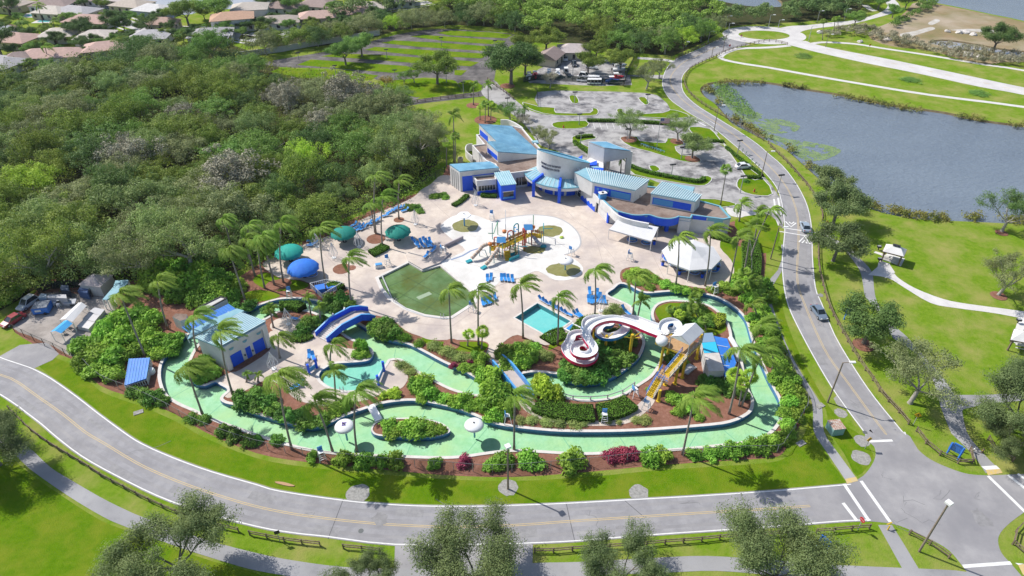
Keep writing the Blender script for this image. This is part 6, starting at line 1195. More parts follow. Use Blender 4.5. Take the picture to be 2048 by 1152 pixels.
# estate wall behind the tree belt
EW = thing("estate_wall", "pale grey boundary wall behind the tree belt of the parking field", "wall", (*G(640, 100), 0)); q = PL("420,132 470,116 560,104 620,93 690,82 760,70"); MB().sweep(q, [(-.12, 0), (-.12, 2.1), (.12, 2.1), (.12, 0)]).build("panel", m_wallg, EW)
x, y = G(1052, 115); TT = thing("white_tent", "white double peaked tent roof behind the yard house", "tent", (x, y, 0)); b = MB()
for dx in (-2, 2):
    for k in range(4):
        c = [(-1.9, -2.2), (1.9, -2.2), (1.9, 2.2), (-1.9, 2.2)]; p, q = c[k], c[(k+1) % 4]; b.poly([(x+dx+p[0], y+p[1], 2.6), (x+dx+q[0], y+q[1], 2.6), (x+dx, y, 3.6)])
b.build("canopy", m_whtf, TT); b = MB()
for u in (-3.9, 0, 3.9):
    for v in (-2.1, 2.1): b.box((x+u, y+v, 1.3), (.1, .1, 2.6))
b.build("pole_frame", m_wht, TT)
# ================================================================ water slides, tower, bridges
m_pink = mat("crimson_flume", (.66, .012, .10), rough=.3, spec=.5, coat=.3); m_flb = mat("blue_flume", (.04, .26, .66), rough=.3, spec=.5, coat=.3); m_flw = mat("white_flume", (.80, .80, .81), rough=.3, spec=.5, coat=.2)
m_yelp = mat("yellow_paint", (.66, .46, .03), (.60, .40, .03), 1.0, .5, spec=.4); m_plank = mat("timber_deck_boards", (.42, .25, .12), (.50, .32, .17), 2, .8)
S5 = lambda x, y: (1100+x/8, 610+y/8); S6 = lambda x, y: (1260+x/6.4, 630+y/6.4)
def path3(s, f):
    out = []
    for t in s.split(): x, y, z = [float(v) for v in t.split(',')]; out.append((*G(*f(x, y), z), z))
    return smooth(out, 5, False)
def slide(label, path, mshell, wid=.82, name="water_slide"):
    r = thing(name, label, "water slide", (path[0][0], path[0][1], 0)); w = wid
    MB().sweep(path, [(-w, .40), (-w*.98, -.22), (-w*.6, -.34), (w*.6, -.34), (w*.98, -.22), (w, .40), (w*.95, .40), (w*.87, .0), (w*.5, -.14), (-w*.5, -.14), (-w*.87, .0), (-w*.95, .40)]).build("shell", mshell, r, smooth=False)
    k = .02; MB().sweep(path, [(-w*1.0, .46), (-w*.86, .01), (-w*.49, -.12), (w*.49, -.12), (w*.86, .01), (w*1.0, .46), (w*.86, .46), (w*.78, .06), (w*.46, -.07), (-w*.46, -.07), (-w*.78, .06), (-w*.86, .46)]).build("flume", m_flw, r)
    return r
pk = path3("1760,485,6.3 1560,410,6.0 1380,330,5.8 1180,262,5.6 1000,232,5.4 830,252,5.2 690,310,5.0 600,400,4.8 580,500,4.6 625,590,4.4 680,670,4.2 690,745,4.0 630,800,3.85 530,818,3.7 430,790,3.55 395,725,3.4 420,665,3.25 500,640,3.1 590,665,2.95 670,740,2.8 700,820,2.6 660,885,2.45 560,925,2.3 440,905,2.15 340,850,2.0 270,770,1.85 250,690,1.7 290,630,1.6 330,560,1.5 350,500,1.4 420,465,1.3 500,465,1.15 540,500,1.0 500,530,.8 420,505,.6", S5)
slide("white flume with a crimson outside that spirals twice down to the turquoise pool", pk, m_pink)
bl_ = path3("1850,470,5.9 1800,400,5.7 1830,310,5.5 1930,275,5.3 2020,310,5.1 2040,390,4.9 1960,430,4.75 1830,400,4.65 1640,340,4.5 1480,280,4.4 1350,235,4.25 1220,225,4.1 1160,270,4.0 1210,335,3.85 1200,400,3.7 1120,470,3.5 1000,515,3.3 880,515,3.1 790,465,2.95 780,390,2.8 850,330,2.65 950,315,2.5 960,270,2.35 850,230,2.2 700,225,2.0 600,260,1.8 570,330,1.5 590,390,1.3 640,400,1.1 560,425,.8 470,420,.6", S5)
slide("white flume with a blue outside that loops around behind the crimson one", bl_, m_flb)
def column(px, py, top, r=.24, arms=(), label="", nm="slide_support"):
    x, y = G(px, py); t = thing(nm, label, "support column", (x, y, 0)); MB().lathe([(.5, 0), (.5, .1), (r, .14), (r, top), (0, top)], 12, (x, y, 0)).build("post", m_yelp, t, smooth=False)
    for dx, dy, dz in arms: MB().tube([(x, y, top-.9), (x+dx, y+dy, top+dz)], .08, 6).build("arm", m_yelp, t)
    return t
for a in ((1210, 703, 3.9, .26, ((1.2, .3, .3), (-1.1, .6, .4)), "yellow slide column in the middle of the blue loop"), (1228, 698, 2.9, .24, (), "short yellow slide column under the outside of the blue loop"), (1259, 712, 5.2, .28, ((1.5, .2, .4), (-1.4, -.2, -.4), (1.3, -.8, .0)), "tall yellow slide column with branching arms over the channel bank"), (1166, 735, 3.4, .24, ((.8, .5, .0),), "yellow slide column in the crimson spiral"), (1158, 698, 2.0, .22, (), "low yellow slide column in the small white loop"), (1186, 690, 4.0, .22, ((-.8, -.3, .3),), "yellow slide column between the two flumes"), (1343, 690, 4.2, .24, (), "yellow slide column inside the white loop by the tower roof")): column(*a)
x, y = G(1152, 662); simple("plunge_trough", "low white and blue plunge trough at the end of the slides", "trough", [("trough", MB().sweep([(*G(1136, 655), .0), (*G(1160, 668), .0)], [(-1.3, 0), (-1.3, .5), (-1.0, .5), (-1.0, .18), (1.0, .18), (1.0, .5), (1.3, .5), (1.3, 0)]), m_flw), ("water", MB().sweep([(*G(1137, 655.5), 0), (*G(1159, 667.5), 0)], [(-.98, .2), (-.98, .34), (.98, .34), (.98, .2)]), m_flb)], (x, y, 0))
# tower
TW = thing("slide_tower", "yellow legged slide tower with a grey gabled roof and two flights of stairs", "slide tower", (*G(1350, 740), 0)); PZ = 6.0
pf_ = GA("330,352 520,255 905,365 740,528", PZ, S6); MB().prism(pf_, PZ-.28, PZ).build("platform", m_plank, TW)
MB().sweep(ccw(pf_), [(-.06, PZ-.4), (-.06, PZ-.05), (.12, PZ-.05), (.12, PZ-.4)], closed=True).build("edge_beam", m_yelp, TW)
ev = GA("525,278 705,122 948,215 762,388", 8.6, S6); rg_ = [tuple((Vector(ev[0])+Vector(ev[3]))/2), tuple((Vector(ev[1])+Vector(ev[2]))/2)]
b = MB(); zr = 9.7
for up in (0, .12):
    b.quad((*ev[0], 8.6+up), (*rg_[0], zr+up), (*rg_[1], zr+up), (*ev[1], 8.6+up)); b.quad((*rg_[0], zr+up), (*ev[3], 8.6+up), (*ev[2], 8.6+up), (*rg_[1], zr+up))
b.build("roof", mat("pale_grey_metal_roof", (.60, .61, .64), (.68, .69, .71), .8, .4), TW, fix=False)
gb = MB()
for i, (e0, r_, e1) in enumerate(((ev[0], rg_[0], ev[3]), (ev[1], rg_[1], ev[2]))): gb.poly([(*e0, 8.58), (*e1, 8.58), (*r_, zr-.02)])
gb.build("gable", m_wht, TW, fix=False)
for e in ev: MB().bar((*e, PZ), (*e, 8.62), .14).build("roof_post", m_steel, TW)
for c, t in (((375, 715), 5.9), ((665, 800), 5.9), ((575, 880), 4.5), ((362, 1100), 2.6), ((470, 560), 5.9), ((850, 560), 5.9), ((450, 895), 2.6)):
    x, y = G(*S6(*c)); MB().lathe([(.42, 0), (.42, .1), (.25, .13), (.25, t), (0, t)], 12, (x, y, 0)).build("leg", m_yelp, TW)
def stair(name, p0, p1, w_, n):
    p0, p1 = Vector(p0), Vector(p1); d = (p1-p0); s = Vector((-d.y, d.x, 0)).normalized()*w_/2; b = MB()
    for k in range(n): q = p0+d*((k+.5)/n); h = Vector((d.x, d.y, 0))/n; b.quad(q-s-h*.6, q-s+h*.6, q+s+h*.6, q+s-h*.6); b.quad(q-s-h*.6-Vector((0, 0, .14)), q-s-h*.6, q+s-h*.6, q+s-h*.6-Vector((0, 0, .14)))
    b.build("stair_treads", m_yelp, TW, fix=False)
    for sg in (1, -1):
        MB().bar(p0+s*sg-Vector((0, 0, .15)), p1+s*sg-Vector((0, 0, .15)), .1, .34).build("stringer", m_steel, TW); r = MB()
        for hh in (1.05, .55): r.bar(p0+s*sg+Vector((0, 0, hh)), p1+s*sg+Vector((0, 0, hh)), .07)
        for k in range(5): q = p0+d*(k/4)+s*sg; r.bar(q, q+Vector((0, 0, 1.05)), .07)
        r.build("handrail", m_bluer if sg > 0 else m_steel, TW)
g0, l0 = G3(*S6(250, 1045), .1), G3(*S6(395, 800), 2.5); l1 = G3(*S6(470, 770), 2.55); t1 = G3(*S6(700, 500), PZ)
stair("stairs", g0, l0, 1.4, 12); stair("stairs", l1, t1, 1.4, 18)
ld = GA("335,800 410,690 520,760 480,880", 2.5, S6); MB().prism(ld, 2.32, 2.5).build("landing", m_plank, TW)
def rails(name, pts, z, h, m, parent, step=1.0):
    b = MB()
    for hh in (h, h*.5): 
        for a, c in zip(pts, pts[1:]): b.bar((*a, z+hh), (*c, z+hh), .07)
    for q in resample([(p[0], p[1]) for p in pts], step): b.bar((q.x, q.y, z), (q.x, q.y, z+h), .06)
    return b.build(name, m, parent)
rails("landing_rail", [ld[1], ld[0], ld[3]], 2.5, 1.05, m_bluer, TW); rails("platform_rail", [pf_[1], pf_[2], pf_[3]], PZ, 1.05, m_steel, TW); rails("platform_rail", [pf_[0], pf_[1]], PZ, 1.05, m_steel, TW)
x, y = G(*S6(410, 330), PZ+.7); MB().lathe([(0, .0), (.9, .1), (1.15, .6), (1.0, 1.15), (.5, 1.45), (0, 1.5)], 14, (x, y, PZ)).build("start_tub", m_flw, TW, smooth=True)
# plant room beside the tower
TB = thing("pump_room", "flat roofed pump room with grey, sky blue and royal blue roof sheets beside the slide tower", "shed", (*G(1440, 720), 0))
for s, z, m, w2 in (("905,235 1055,225 1095,340 922,352", 2.6, mat("grey_blue_roof", (.22, .32, .44), rough=.5), m_wallg), ("922,355 1095,342 1135,478 950,486", 2.75, mat("sky_blue_tarp", (.04, .46, .72), rough=.5), m_wallg), ("950,490 1140,482 1212,715 1005,722", 2.9, mat("stained_white_roof", (.60, .57, .55), (.48, .44, .41), .8, .9), m_wallg)):
    q = GA(s, z, S6); MB().prism(q, 0, z-.12).build("wall", w2, TB); MB().prism(q, z-.11, z).build("flat_roof", m, TB)
q = GA("1070,272 1245,292 1362,600 1290,778 1216,790 1145,480", 2.3, S6); MB().prism(q, 2.15, [2.4, 2.1, 2.1, 2.1, 2.4, 2.45]).build("blue_roof", m_bluer, TB)
for t in (.25, .5, .75): a, c = Vector((*q[0], 2.5)).lerp(Vector((*q[4], 2.5)), t), Vector((*q[1], 2.2)).lerp(Vector((*q[3], 2.2)), t); MB().bar(a, c, .1).build("seam", m_wht, TB)
for p in (q[1], q[2], q[3], q[4]): MB().bar((*p, 0), (*p, 2.1), .14).build("post", m_wht, TB)
x, y = G(*S6(760, 700)); simple("hatch_cover", "grey metal hatch cover lying on the mulch under the tower", "hatch", [("lid", MB().prism(GA("740,610 850,668 740,755 690,735", .35, S6), .1, .35), m_steel), ("frame", MB().prism(GA("735,605 858,668 742,765 682,738", .1, S6), .02, .1), m_wallg)], (x, y, 0))
x, y = G(*S6(960, 640)); simple("filter_tank", "dark blue filter tank against the pump room wall", "tank", [("tank", MB().lathe([(.45, 0), (.5, .3), (.5, 1.2), (.2, 1.5), (0, 1.5)], 12, (x, y, 0)), mat("navy_tank", (.03, .05, .2), rough=.4)), ("pipe", MB().tube([(x, y, .4), (x, y-.9, .4), (x+.6, y-1.2, .4)], .08, 6), m_steel)], (x, y, 0))
x, y = G(1470, 700); simple("white_tarp", "crumpled white tarpaulin heap between blue roof and channel wall", "tarpaulin", [("sheet", MB().lathe([(1.3, 0), (1.0, .8), (.4, 1.6), (0, 1.8)], 9, (*G(1476, 715), 0)), m_whtf), ("fold", MB().tube([(*G(1460, 680), .5), (*G(1466, 694), .9), (*G(1474, 706), .7)], .5, 7), m_whtf)], (x, y, 0))
# blue stair bridge
def par_bridge(name, label, near, far, mm=m_blue, th=.22, hz=1.05, steps=False):
    """near/far: matching edge points (px, py, z of the walking deck)"""
    a = [(*G(x, y, z), z) for x, y, z in near]; c = [(*G(x, y, z), z) for x, y, z in far]; r = thing(name, label, "bridge", (a[0][0], a[0][1], 0)); b = MB()
    for k in range(len(a)-1):
        p, q, s_, t = a[k], a[k+1], c[k+1], c[k]; dz = Vector((0, 0, -.3)); b.quad(p, q, s_, t); b.quad(Vector(p)+dz, Vector(q)+dz, Vector(s_)+dz, Vector(t)+dz)
    b.build("deck", m_deck, r)
    for nm, l, sg in (("parapet", a, 1), ("parapet", c, -1)):
        MB().sweep(l, [(-th/2, -.45), (-th/2, hz), (th/2, hz), (th/2, -.45)]).build(nm, mm, r)
        MB().sweep([(p[0], p[1], p[2]+hz) for p in l], [(-.16, .0), (-.16, .07), (.16, .07), (.16, 0)]).build("parapet_cap", m_lblue, r)
    return r, a, c
BR, a_, c_ = par_bridge("stair_bridge", "royal blue stair bridge with solid parapets over the channel", [(654, 684, .1), (684, 658, 1.55), (724, 637, 1.9), (741, 637, 1.75), (752, 640, .6)], [(632, 672, .1), (662, 643, 1.55), (702, 622, 1.9), (720, 620, 1.75), (737, 622, .6)])
b = MB()
for k in range(9):
    t = k/9; p = Vector(a_[0]).lerp(Vector(a_[1]), t); q = Vector(c_[0]).lerp(Vector(c_[1]), t); p2 = Vector(a_[0]).lerp(Vector(a_[1]), t+.07); q2 = Vector(c_[0]).lerp(Vector(c_[1]), t+.07); u = Vector((0, 0, .1)); b.quad(p+u, q+u, q2+u, p2+u)
b.build("stair_treads", m_coping, BR, fix=False)
b = MB(); b.tube([Vector(a_[0])*.5+Vector(c_[0])*.5+Vector((0, 0, 1)), Vector(a_[1])*.5+Vector(c_[1])*.5+Vector((0, 0, 1)), Vector(a_[2])*.5+Vector(c_[2])*.5+Vector((0, 0, 1))], .05, 6); b.build("handrail", m_steel, BR)
for px, py, z, nm in ((664, 640, 1.6, 0), (687, 628, 1.9, 1)): q = G(px, py, z); MB().bar((q[0]-.1, q[1]-.1, z+.3), (q[0]+.3, q[1]+.5, z+1.3), .35, .06).build("bracket", m_wht, BR)
par_bridge("foot_bridge", "light blue foot bridge hidden among bushes over the narrow channel", [(985, 728, .1), (1004, 750, 1.0), (1032, 785, 1.0), (1050, 806, .1)], [(1004, 716, .1), (1024, 734, 1.0), (1050, 766, 1.0), (1068, 796, .1)], m_flb, hz=1.0)
pl = [(*G(741, 812), .2), (*G(758, 842), .2)]; simple("plank_bridge", "white plank gangway from the bank to the oval planter", "gangway", [("plank", MB().bar(pl[0], pl[1], 1.3, .12), m_flw), ("side_rail", MB().bar(Vector(pl[0])+Vector((-.7, 0, .12)), Vector(pl[1])+Vector((-.7, 0, .12)), .1, .2), m_wht)], (*G(749, 828), 0))
# blue portals of the kiddy bay
for s, lb in ((("634,736", "619,748"), "pair of blue posts with a light blue curtain at the kiddy bay, paving side"), (("768,742", "757,770"), "pair of blue posts with a light blue curtain at the kiddy bay, tongue side")):
    p, q = G(*P(s[0])[0]), G(*P(s[1])[0]); t = thing("spray_portal", lb, "spray portal", (*p, 0))
    for c in (p, q): MB().box((*c, 1.15), (.42, .42, 2.3), .4).build("post", m_blue, t)
    MB().bar((*p, .75), (*q, .75), .06, .9).build("curtain", m_lblue, t)
# ---------------------------------------------------------------- spray mushrooms, wire cones, parasols
def mushroom(px, py, h, R, label, mp, hexa=False):
    x, y = G(px, py); t = thing("spray_mushroom", label, "spray mushroom", (x, y, 0)); n = 6 if hexa else 24; MB().tube([(x, y, -.4), (x, y, h-.1)], .16, 10).build("stem", mp, t)
    prof = [(0, h-.55), (R, h), (R*.95, h+.1), (R*.3, h+.16), (0, h+.16)] if hexa else [(.2, h-.1), (R*.9, h-.25), (R, h-.15), (R*.85, h+.18), (R*.5, h+.36), (.12, h+.44), (0, h+.44)]
    MB().lathe(prof, n, (x, y, 0)).build("cap", m_flw, t, smooth=not hexa); MB().lathe([(.14, h+.4), (.14, h+.56), (0, h+.56)], 8, (x, y, 0)).build("nozzle", m_dark, t); return t
mushroom(929, 452, 3.0, 1.75, "inverted white hexagon spray cone over the puddle nearest the building", m_lblue, True); mushroom(1130, 540, 2.6, 1.75, "white spray mushroom on a thick teal stem in the round puddle", m_tcap)
t = mushroom(694, 877, 3.0, 1.6, "white spray mushroom with a purple emblem in the channel", m_tcap); mushroom(949, 871, 2.6, 1.6, "plain white spray mushroom in the channel past the oval planter", m_tcap)
x, y = G(694, 877); e_ = MB()
for dx, dy in ((0, 0), (.0, .28), (0, -.28)): e_.box((x+dx, y+dy, 3.40), (.62, .14, .12), .2)
e_.box((x-.26, y+.1, 3.40), (.13, .55, .12), .2); e_.build("emblem", mat("purple_emblem", (.12, .05, .35), rough=.5), t)
def wire_cone():
    t = thing("wire_cone", "x", "folded parasol"); MB().tube([(0, 0, 0), (0, 0, 4.0)], .06, 6).build("pole", m_wht, t)
    for k in range(8):
        a = k*math.pi/4; c, s = math.cos(a), math.sin(a); MB().tube([(0, 0, 4.0), (.35*c, .35*s, 3.0), (.95*c, .95*s, 1.6), (1.0*c, 1.0*s, 1.0), (.5*c, .5*s, .35)], .045, 4).build("rib", m_wht, t)
        if k % 2: MB().bar((.95*c, .95*s, 1.6), (.1*c, .1*s, 2.4), .04).build("strut", m_wht, t)
    MB().lathe([(.5, 0), (.5, .12), (0, .12)], 10).build("base", m_wht, t); return t
wc = wire_cone()
for px, py, lb in ((951, 411, "bare white parasol frame by the hedge under the building windows"), (831, 449, "bare white parasol frame beside the teal parasol nearest the building"), (718, 494, "bare white parasol frame between two teal parasols"), (634, 494, "bare white parasol frame behind the blue parasol"), (668, 516, "bare white parasol frame in front of the blue parasol"), (577, 649, "bare white parasol frame on the round patch by the channel"), (548, 738, "bare white parasol frame standing before the blue double doors"), (1201, 622, "bare white parasol frame among loungers near the slide loops")): place(wc, (*G(px, py), .05), random.uniform(0, 3), lb, "bare white parasol frames")
def parasol(px, py, R, m, label, h=2.5):
    x, y = G(px, py); t = thing("parasol", label, "parasol", (x, y, 0)); MB().tube([(x, y, 0), (x, y, h+.9)], .08, 8).build("pole", m_wht, t); MB().lathe([(.45, 0), (.45, .15), (0, .15)], 12, (x, y, 0)).build("base", m_dark, t); b = MB(); n = 48
    rows = [(0, 1.25), (.3, 1.18), (.6, .88), (.85, .45), (1.0, .05), (1.02, -.22)]
    for k in range(n):
        for (r0, z0), (r1, z1) in zip(rows, rows[1:]):
            q = []
            for kk, r, z in ((k, r0, z0), (k+1, r0, z0), (k+1, r1, z1), (k, r1, z1)):
                a = 2*math.pi*kk/n; sc = 1-.05*r*abs(math.sin(a*6)); dz = -.1*r*abs(math.cos(a*6)); q.append((x+R*r*sc*math.cos(a), y+R*r*sc*math.sin(a), h+z*R*.33+dz))
            b.quad(*q[::-1])
    b.build("canopy", m, t, smooth=True)
    for k in range(8): a = k*math.pi/4; MB().bar((x, y, h+.3), (x+R*.9*math.cos(a), y+R*.9*math.sin(a), h+.05), .05).build("rib", m_wht, t)
    return t
m_pteal = mat("teal_fabric", (.02, .33, .27), (.03, .40, .33), .7, .75); m_pgrn = mat("green_fabric", (.012, .21, .17), (.02, .26, .21), .7, .75); m_pblu = mat("blue_fabric", (.03, .16, .66), (.04, .21, .72), .7, .75)
parasol(582, 522, 3.1, m_pteal, "bright teal scalloped parasol by the lawn and palm row"); parasol(690, 484, 2.9, m_pgrn, "dark green scalloped parasol against the woods"); parasol(798, 481, 2.95, m_pgrn, "dark green scalloped parasol nearest the splash pad"); parasol(610, 554, 3.35, m_pblu, "royal blue scalloped parasol, the only one not green")
for s, lb in (("584,521", "round table under the teal parasol"), ("692,483", "round table under the parasol against the woods"), ("800,480", "round table under the parasol nearest the splash pad"), ("612,553", "round table under the blue parasol")):
    pass
# ---------------------------------------------------------------- canopies, tables, bins
x, y = G(1383, 509, 3.0); OC = thing("octagon_canopy", "large octagonal white fabric canopy on white posts over picnic tables", "canopy", (x, y, 0)); R = 6.3; b = MB(); n = 8
cr = [(x+R*math.cos(2*math.pi*(k+.5)/n+.12), y+R*.98*math.sin(2*math.pi*(k+.5)/n+.12)) for k in range(n)]
for k in range(n):
    p, q = Vector((*cr[k], 3.0)), Vector((*cr[(k+1) % n], 3.0)); ap = Vector((x, y, 5.1)); m1, m2 = p.lerp(ap, .5)-Vector((0, 0, .18)), q.lerp(ap, .5)-Vector((0, 0, .18)); b.quad(p, q, m2, m1); b.poly([m1, m2, ap]); b.quad(p-Vector((0, 0, .35)), q-Vector((0, 0, .35)), q, p)
b.build("canopy", m_whtf, OC)
for p in cr: MB().tube([(p[0], p[1], 0), (p[0], p[1], 3.0)], .08, 8).build("post", m_wht, OC)
q = [G(1218, 458, 2.7), G(1236, 441, 2.9), G(1316, 459, 2.9), G(1303, 482, 2.7)]; RCN = thing("slanted_canopy", "rectangular white fabric canopy leaning against the curved blue eave", "canopy", (*q[0], 0)); b = MB(); N = 8
zz = lambda u, v: 2.65+.9*v-.25*math.sin(math.pi*v)-.0*u
for i in range(N):
    for j in range(4):
        pt = lambda u, v: (*(Vector(q[0]).lerp(Vector(q[3]), u)).lerp(Vector(q[1]).lerp(Vector(q[2]), u), v), zz(u, v)+.06*math.sin(u*N*math.pi)**2)
        b.quad(pt(i/N, j/4), pt((i+1)/N, j/4), pt((i+1)/N, (j+1)/4), pt(i/N, (j+1)/4))
b.quad((*q[0], 2.35), (*q[3], 2.35), (*q[3], 2.66), (*q[0], 2.66)); b.build("canopy", m_whtf, RCN, fix=False)
for u, v in ((0, 0), (.5, 0), (1, 0), (0, 1), (1, 1)): c = Vector(q[0]).lerp(Vector(q[3]), u).lerp(Vector(q[1]).lerp(Vector(q[2]), u), v); MB().tube([(c.x, c.y, 0), (c.x, c.y, zz(u, v)-.02)], .07, 8).build("post", m_wht, RCN)
def picnic():
    t = thing("picnic_table", "x", "picnic table"); MB().lathe([(0, .72), (.72, .72), (.72, .77), (0, .77)], 18).build("table_top", m_lblue, t); MB().lathe([(.3, 0), (.06, .1), (.06, .72)], 8).build("pedestal", m_steel, t)
    MB().lathe([(.85, .42), (1.2, .42), (1.2, .47), (.85, .47), (.85, .42)], 18).build("bench_ring", m_bluer, t)
    MB().lathe([(1.2, .40), (1.26, .42), (1.26, .48), (1.2, .48)], 18).build("bench_rim", m_wht, t); return t
pt_ = picnic()
for s, lb, g in (("1337,521 1347,530 1363,542 1378,536 1388,547 1406,545 1426,542 1430,532 1395,534", "round blue picnic table under the octagonal canopy", "picnic tables under the octagonal canopy"), ("1264,483 1292,488", "round blue picnic table under the slanted canopy", "picnic tables under the slanted canopy"), ("1314,455 1284,448", "round blue picnic table below the wavy blue eave", "picnic tables below the eave"), ("590,545 625,552", "round blue picnic table beneath the blue parasol", "picnic tables beneath the blue parasol"), ("575,515 590,517", "round blue picnic table beneath the bright teal parasol", "picnic tables beneath the teal parasol"), ("683,478", "round blue picnic table beneath the parasol against the woods", "picnic table by the woods"), ("793,476", "round blue picnic table beneath the parasol nearest the splash pad", "picnic table by the splash pad")):
    for px, py in P(s): place(pt_, (*G(px, py), .05), random.uniform(0, 3), lb, g)
def bin_():
    t = thing("litter_bin", "x", "bin"); MB().lathe([(.32, 0), (.36, .95), (.30, .95)], 12).build("body", m_blue, t); MB().lathe([(.38, .95), (.38, 1.02), (.2, 1.12), (0, 1.12)], 12).build("lid", m_dark, t); return t
lb_ = bin_()
for px, py, lb in ((1327, 515, "blue litter bin at the far edge of the octagonal canopy"), (1325, 531, "blue litter bin on open paving next to the octagonal canopy"), (1358, 549, "blue litter bin at a front post of the octagonal canopy"), (1404, 555, "blue litter bin before the front tables of the octagonal canopy"), (1435, 541, "blue litter bin at the road side of the octagonal canopy"), (1308, 489, "blue litter bin at the corner post of the slanted canopy")): place(lb_, (*G(px, py), .05), 0, lb, "blue litter bins")
# ---------------------------------------------------------------- loungers
def lounger():
    t = thing("sun_lounger", "x", "sun lounger")
    for s in (-1, 1): MB().bar((-1.0, s*.33, .34), (.4, s*.33, .34), .06).build("side_rail", m_wht, t)
    MB().box((-.3, 0, .37), (1.4, .62, .05)).build("seat", m_flb, t); b = MB(); b.bar((.4, 0, .38), (1.0, 0, .95), .62, .05); b.build("backrest", m_flb, t)
    for x_ in (-.9, .35):
        for s in (-1, 1): MB().bar((x_, s*.33, 0), (x_, s*.33, .34), .06).build("leg", m_wht, t)
    for s in (-1, 1): MB().bar((.95, s*.33, .92), (.6, s*.33, .0), .05).build("strut", m_wht, t)
    return t
sl0 = lounger()
for s, rz, lb in (("622,484 622,493 628,489", .2, "blue sun lounger at the foot of the palm by the white frame"), ("708,452 715,456 722,455 717,461 726,459", .9, "blue sun lounger in the row below the woods beside the green parasol"), ("738,449 746,449 755,443 750,446", .7, "blue sun lounger in the middle row along the woods"), ("772,433 779,427 785,424 791,420 797,419 803,418 810,423", .6, "blue sun lounger in the far row along the woods by the mulch bed"),
    ("828,487 832,492 837,496 843,490 849,487 853,490 856,495 862,495 861,488 846,496", 2.0, "blue sun lounger in the block on the raised terrace"), ("867,505 853,516", 1.2, "blue sun lounger alone on the terrace corner"), ("975,560 982,558 1003,559 1010,559 1017,560 1025,561", 1.6, "blue sun lounger in the line between splash pad and palms"), ("966,608 971,606 976,605 981,603 990,597", 1.7, "blue sun lounger at the corner of the green wading pool"),
    ("619,713 627,716", 1.9, "blue sun lounger of the pair on the pump house paving"), ("592,776 597,771", .6, "blue sun lounger on the paving edge near the palms"), ("592,640", -.3, "blue sun lounger under the bare frame by the channel"), ("1084,602 1091,606 1098,610 1106,614 1113,618 1121,622 1128,626 1136,630", 2.4, "blue sun lounger in the row beside the turquoise pool"), ("1153,632 1158,630", 2.2, "blue sun lounger at the end of the pool row by the hedge"),
    ("1179,586 1194,589 1177,602 1183,604 1189,603 1196,602 1203,603 1209,604 1200,597", 1.5, "blue sun lounger in the group around the bare frame near the slides"), ("1249,622 1253,627", 2.1, "blue sun lounger on the paving tip beside the channel entry")):
    for px, py in P(s): place(sl0, (*G(px, py), .05 if not "terrace" in lb else .43), rz+random.uniform(-.15, .15), lb, lb.replace("blue sun lounger", "loungers"))
# lifeguard chairs
def guard():
    t = thing("lifeguard_chair", "x", "lifeguard chair"); b = MB()
    for sx_ in (-1, 1):
        for sy_ in (-1, 1): b.bar((sx_*.55, sy_*.6, 0), (sx_*.35, sy_*.35, 1.7), .1)
    b.build("frame", m_wht, t); MB().box((0, 0, 1.7), (.8, .8, .1)).build("seat", m_wht, t); MB().box((0, .38, 2.1), (.8, .08, .8)).build("backrest", m_flb, t); b = MB()
    for z in (.4, .8, 1.2): b.bar((-.5, -.58+z*.13, z), (.5, -.58+z*.13, z), .07)
    b.build("ladder_rung", m_wht, t); return t
gc = guard()
for px, py, rz, lb in ((984, 440, .3, "white lifeguard chair between the puddles and the building"), (1142, 510, 2.5, "white lifeguard chair at the edge of the splash pad"), (1259, 520, 1, "white lifeguard chair in front of the planting by the canopy pad"), (886, 508, 2, "white lifeguard chair on the terrace over the wading pool"), (944, 622, 1.2, "white lifeguard chair at the wading pool corner by the palm"), (776, 530, .5, "white lifeguard chair beside the wading pool wall"), (580, 595, .2, "white lifeguard chair on red mulch above the channel"), (1015, 845, 1.7, "white lifeguard chair by the channel near the fence palm"), (1268, 792, 2.0, "white lifeguard chair at the channel rim by the tower path"), (1208, 842, .0, "white lifeguard chair on the mulch below the clipped hedges"), (1428, 586, .4, "white lifeguard chair by the planting at the outer bend"), (1292, 818, 1, "white lifeguard chair at the start of the tower path"), (645, 918, .5, "white lifeguard chair toppled among shrubs at the chain fence")): place(gc, (*G(px, py), .05), rz, lb, "white lifeguard chairs")
x, y = G(758, 535); simple("towel_bin", "white low cart with blue towels beside the wading pool wall", "cart", [("cart", MB().box((x, y, .45), (1.6, .9, .8), .3), m_wht), ("towel", MB().box((x, y, .92), (1.4, .8, .14), .3), m_lblue)], (x, y, 0))
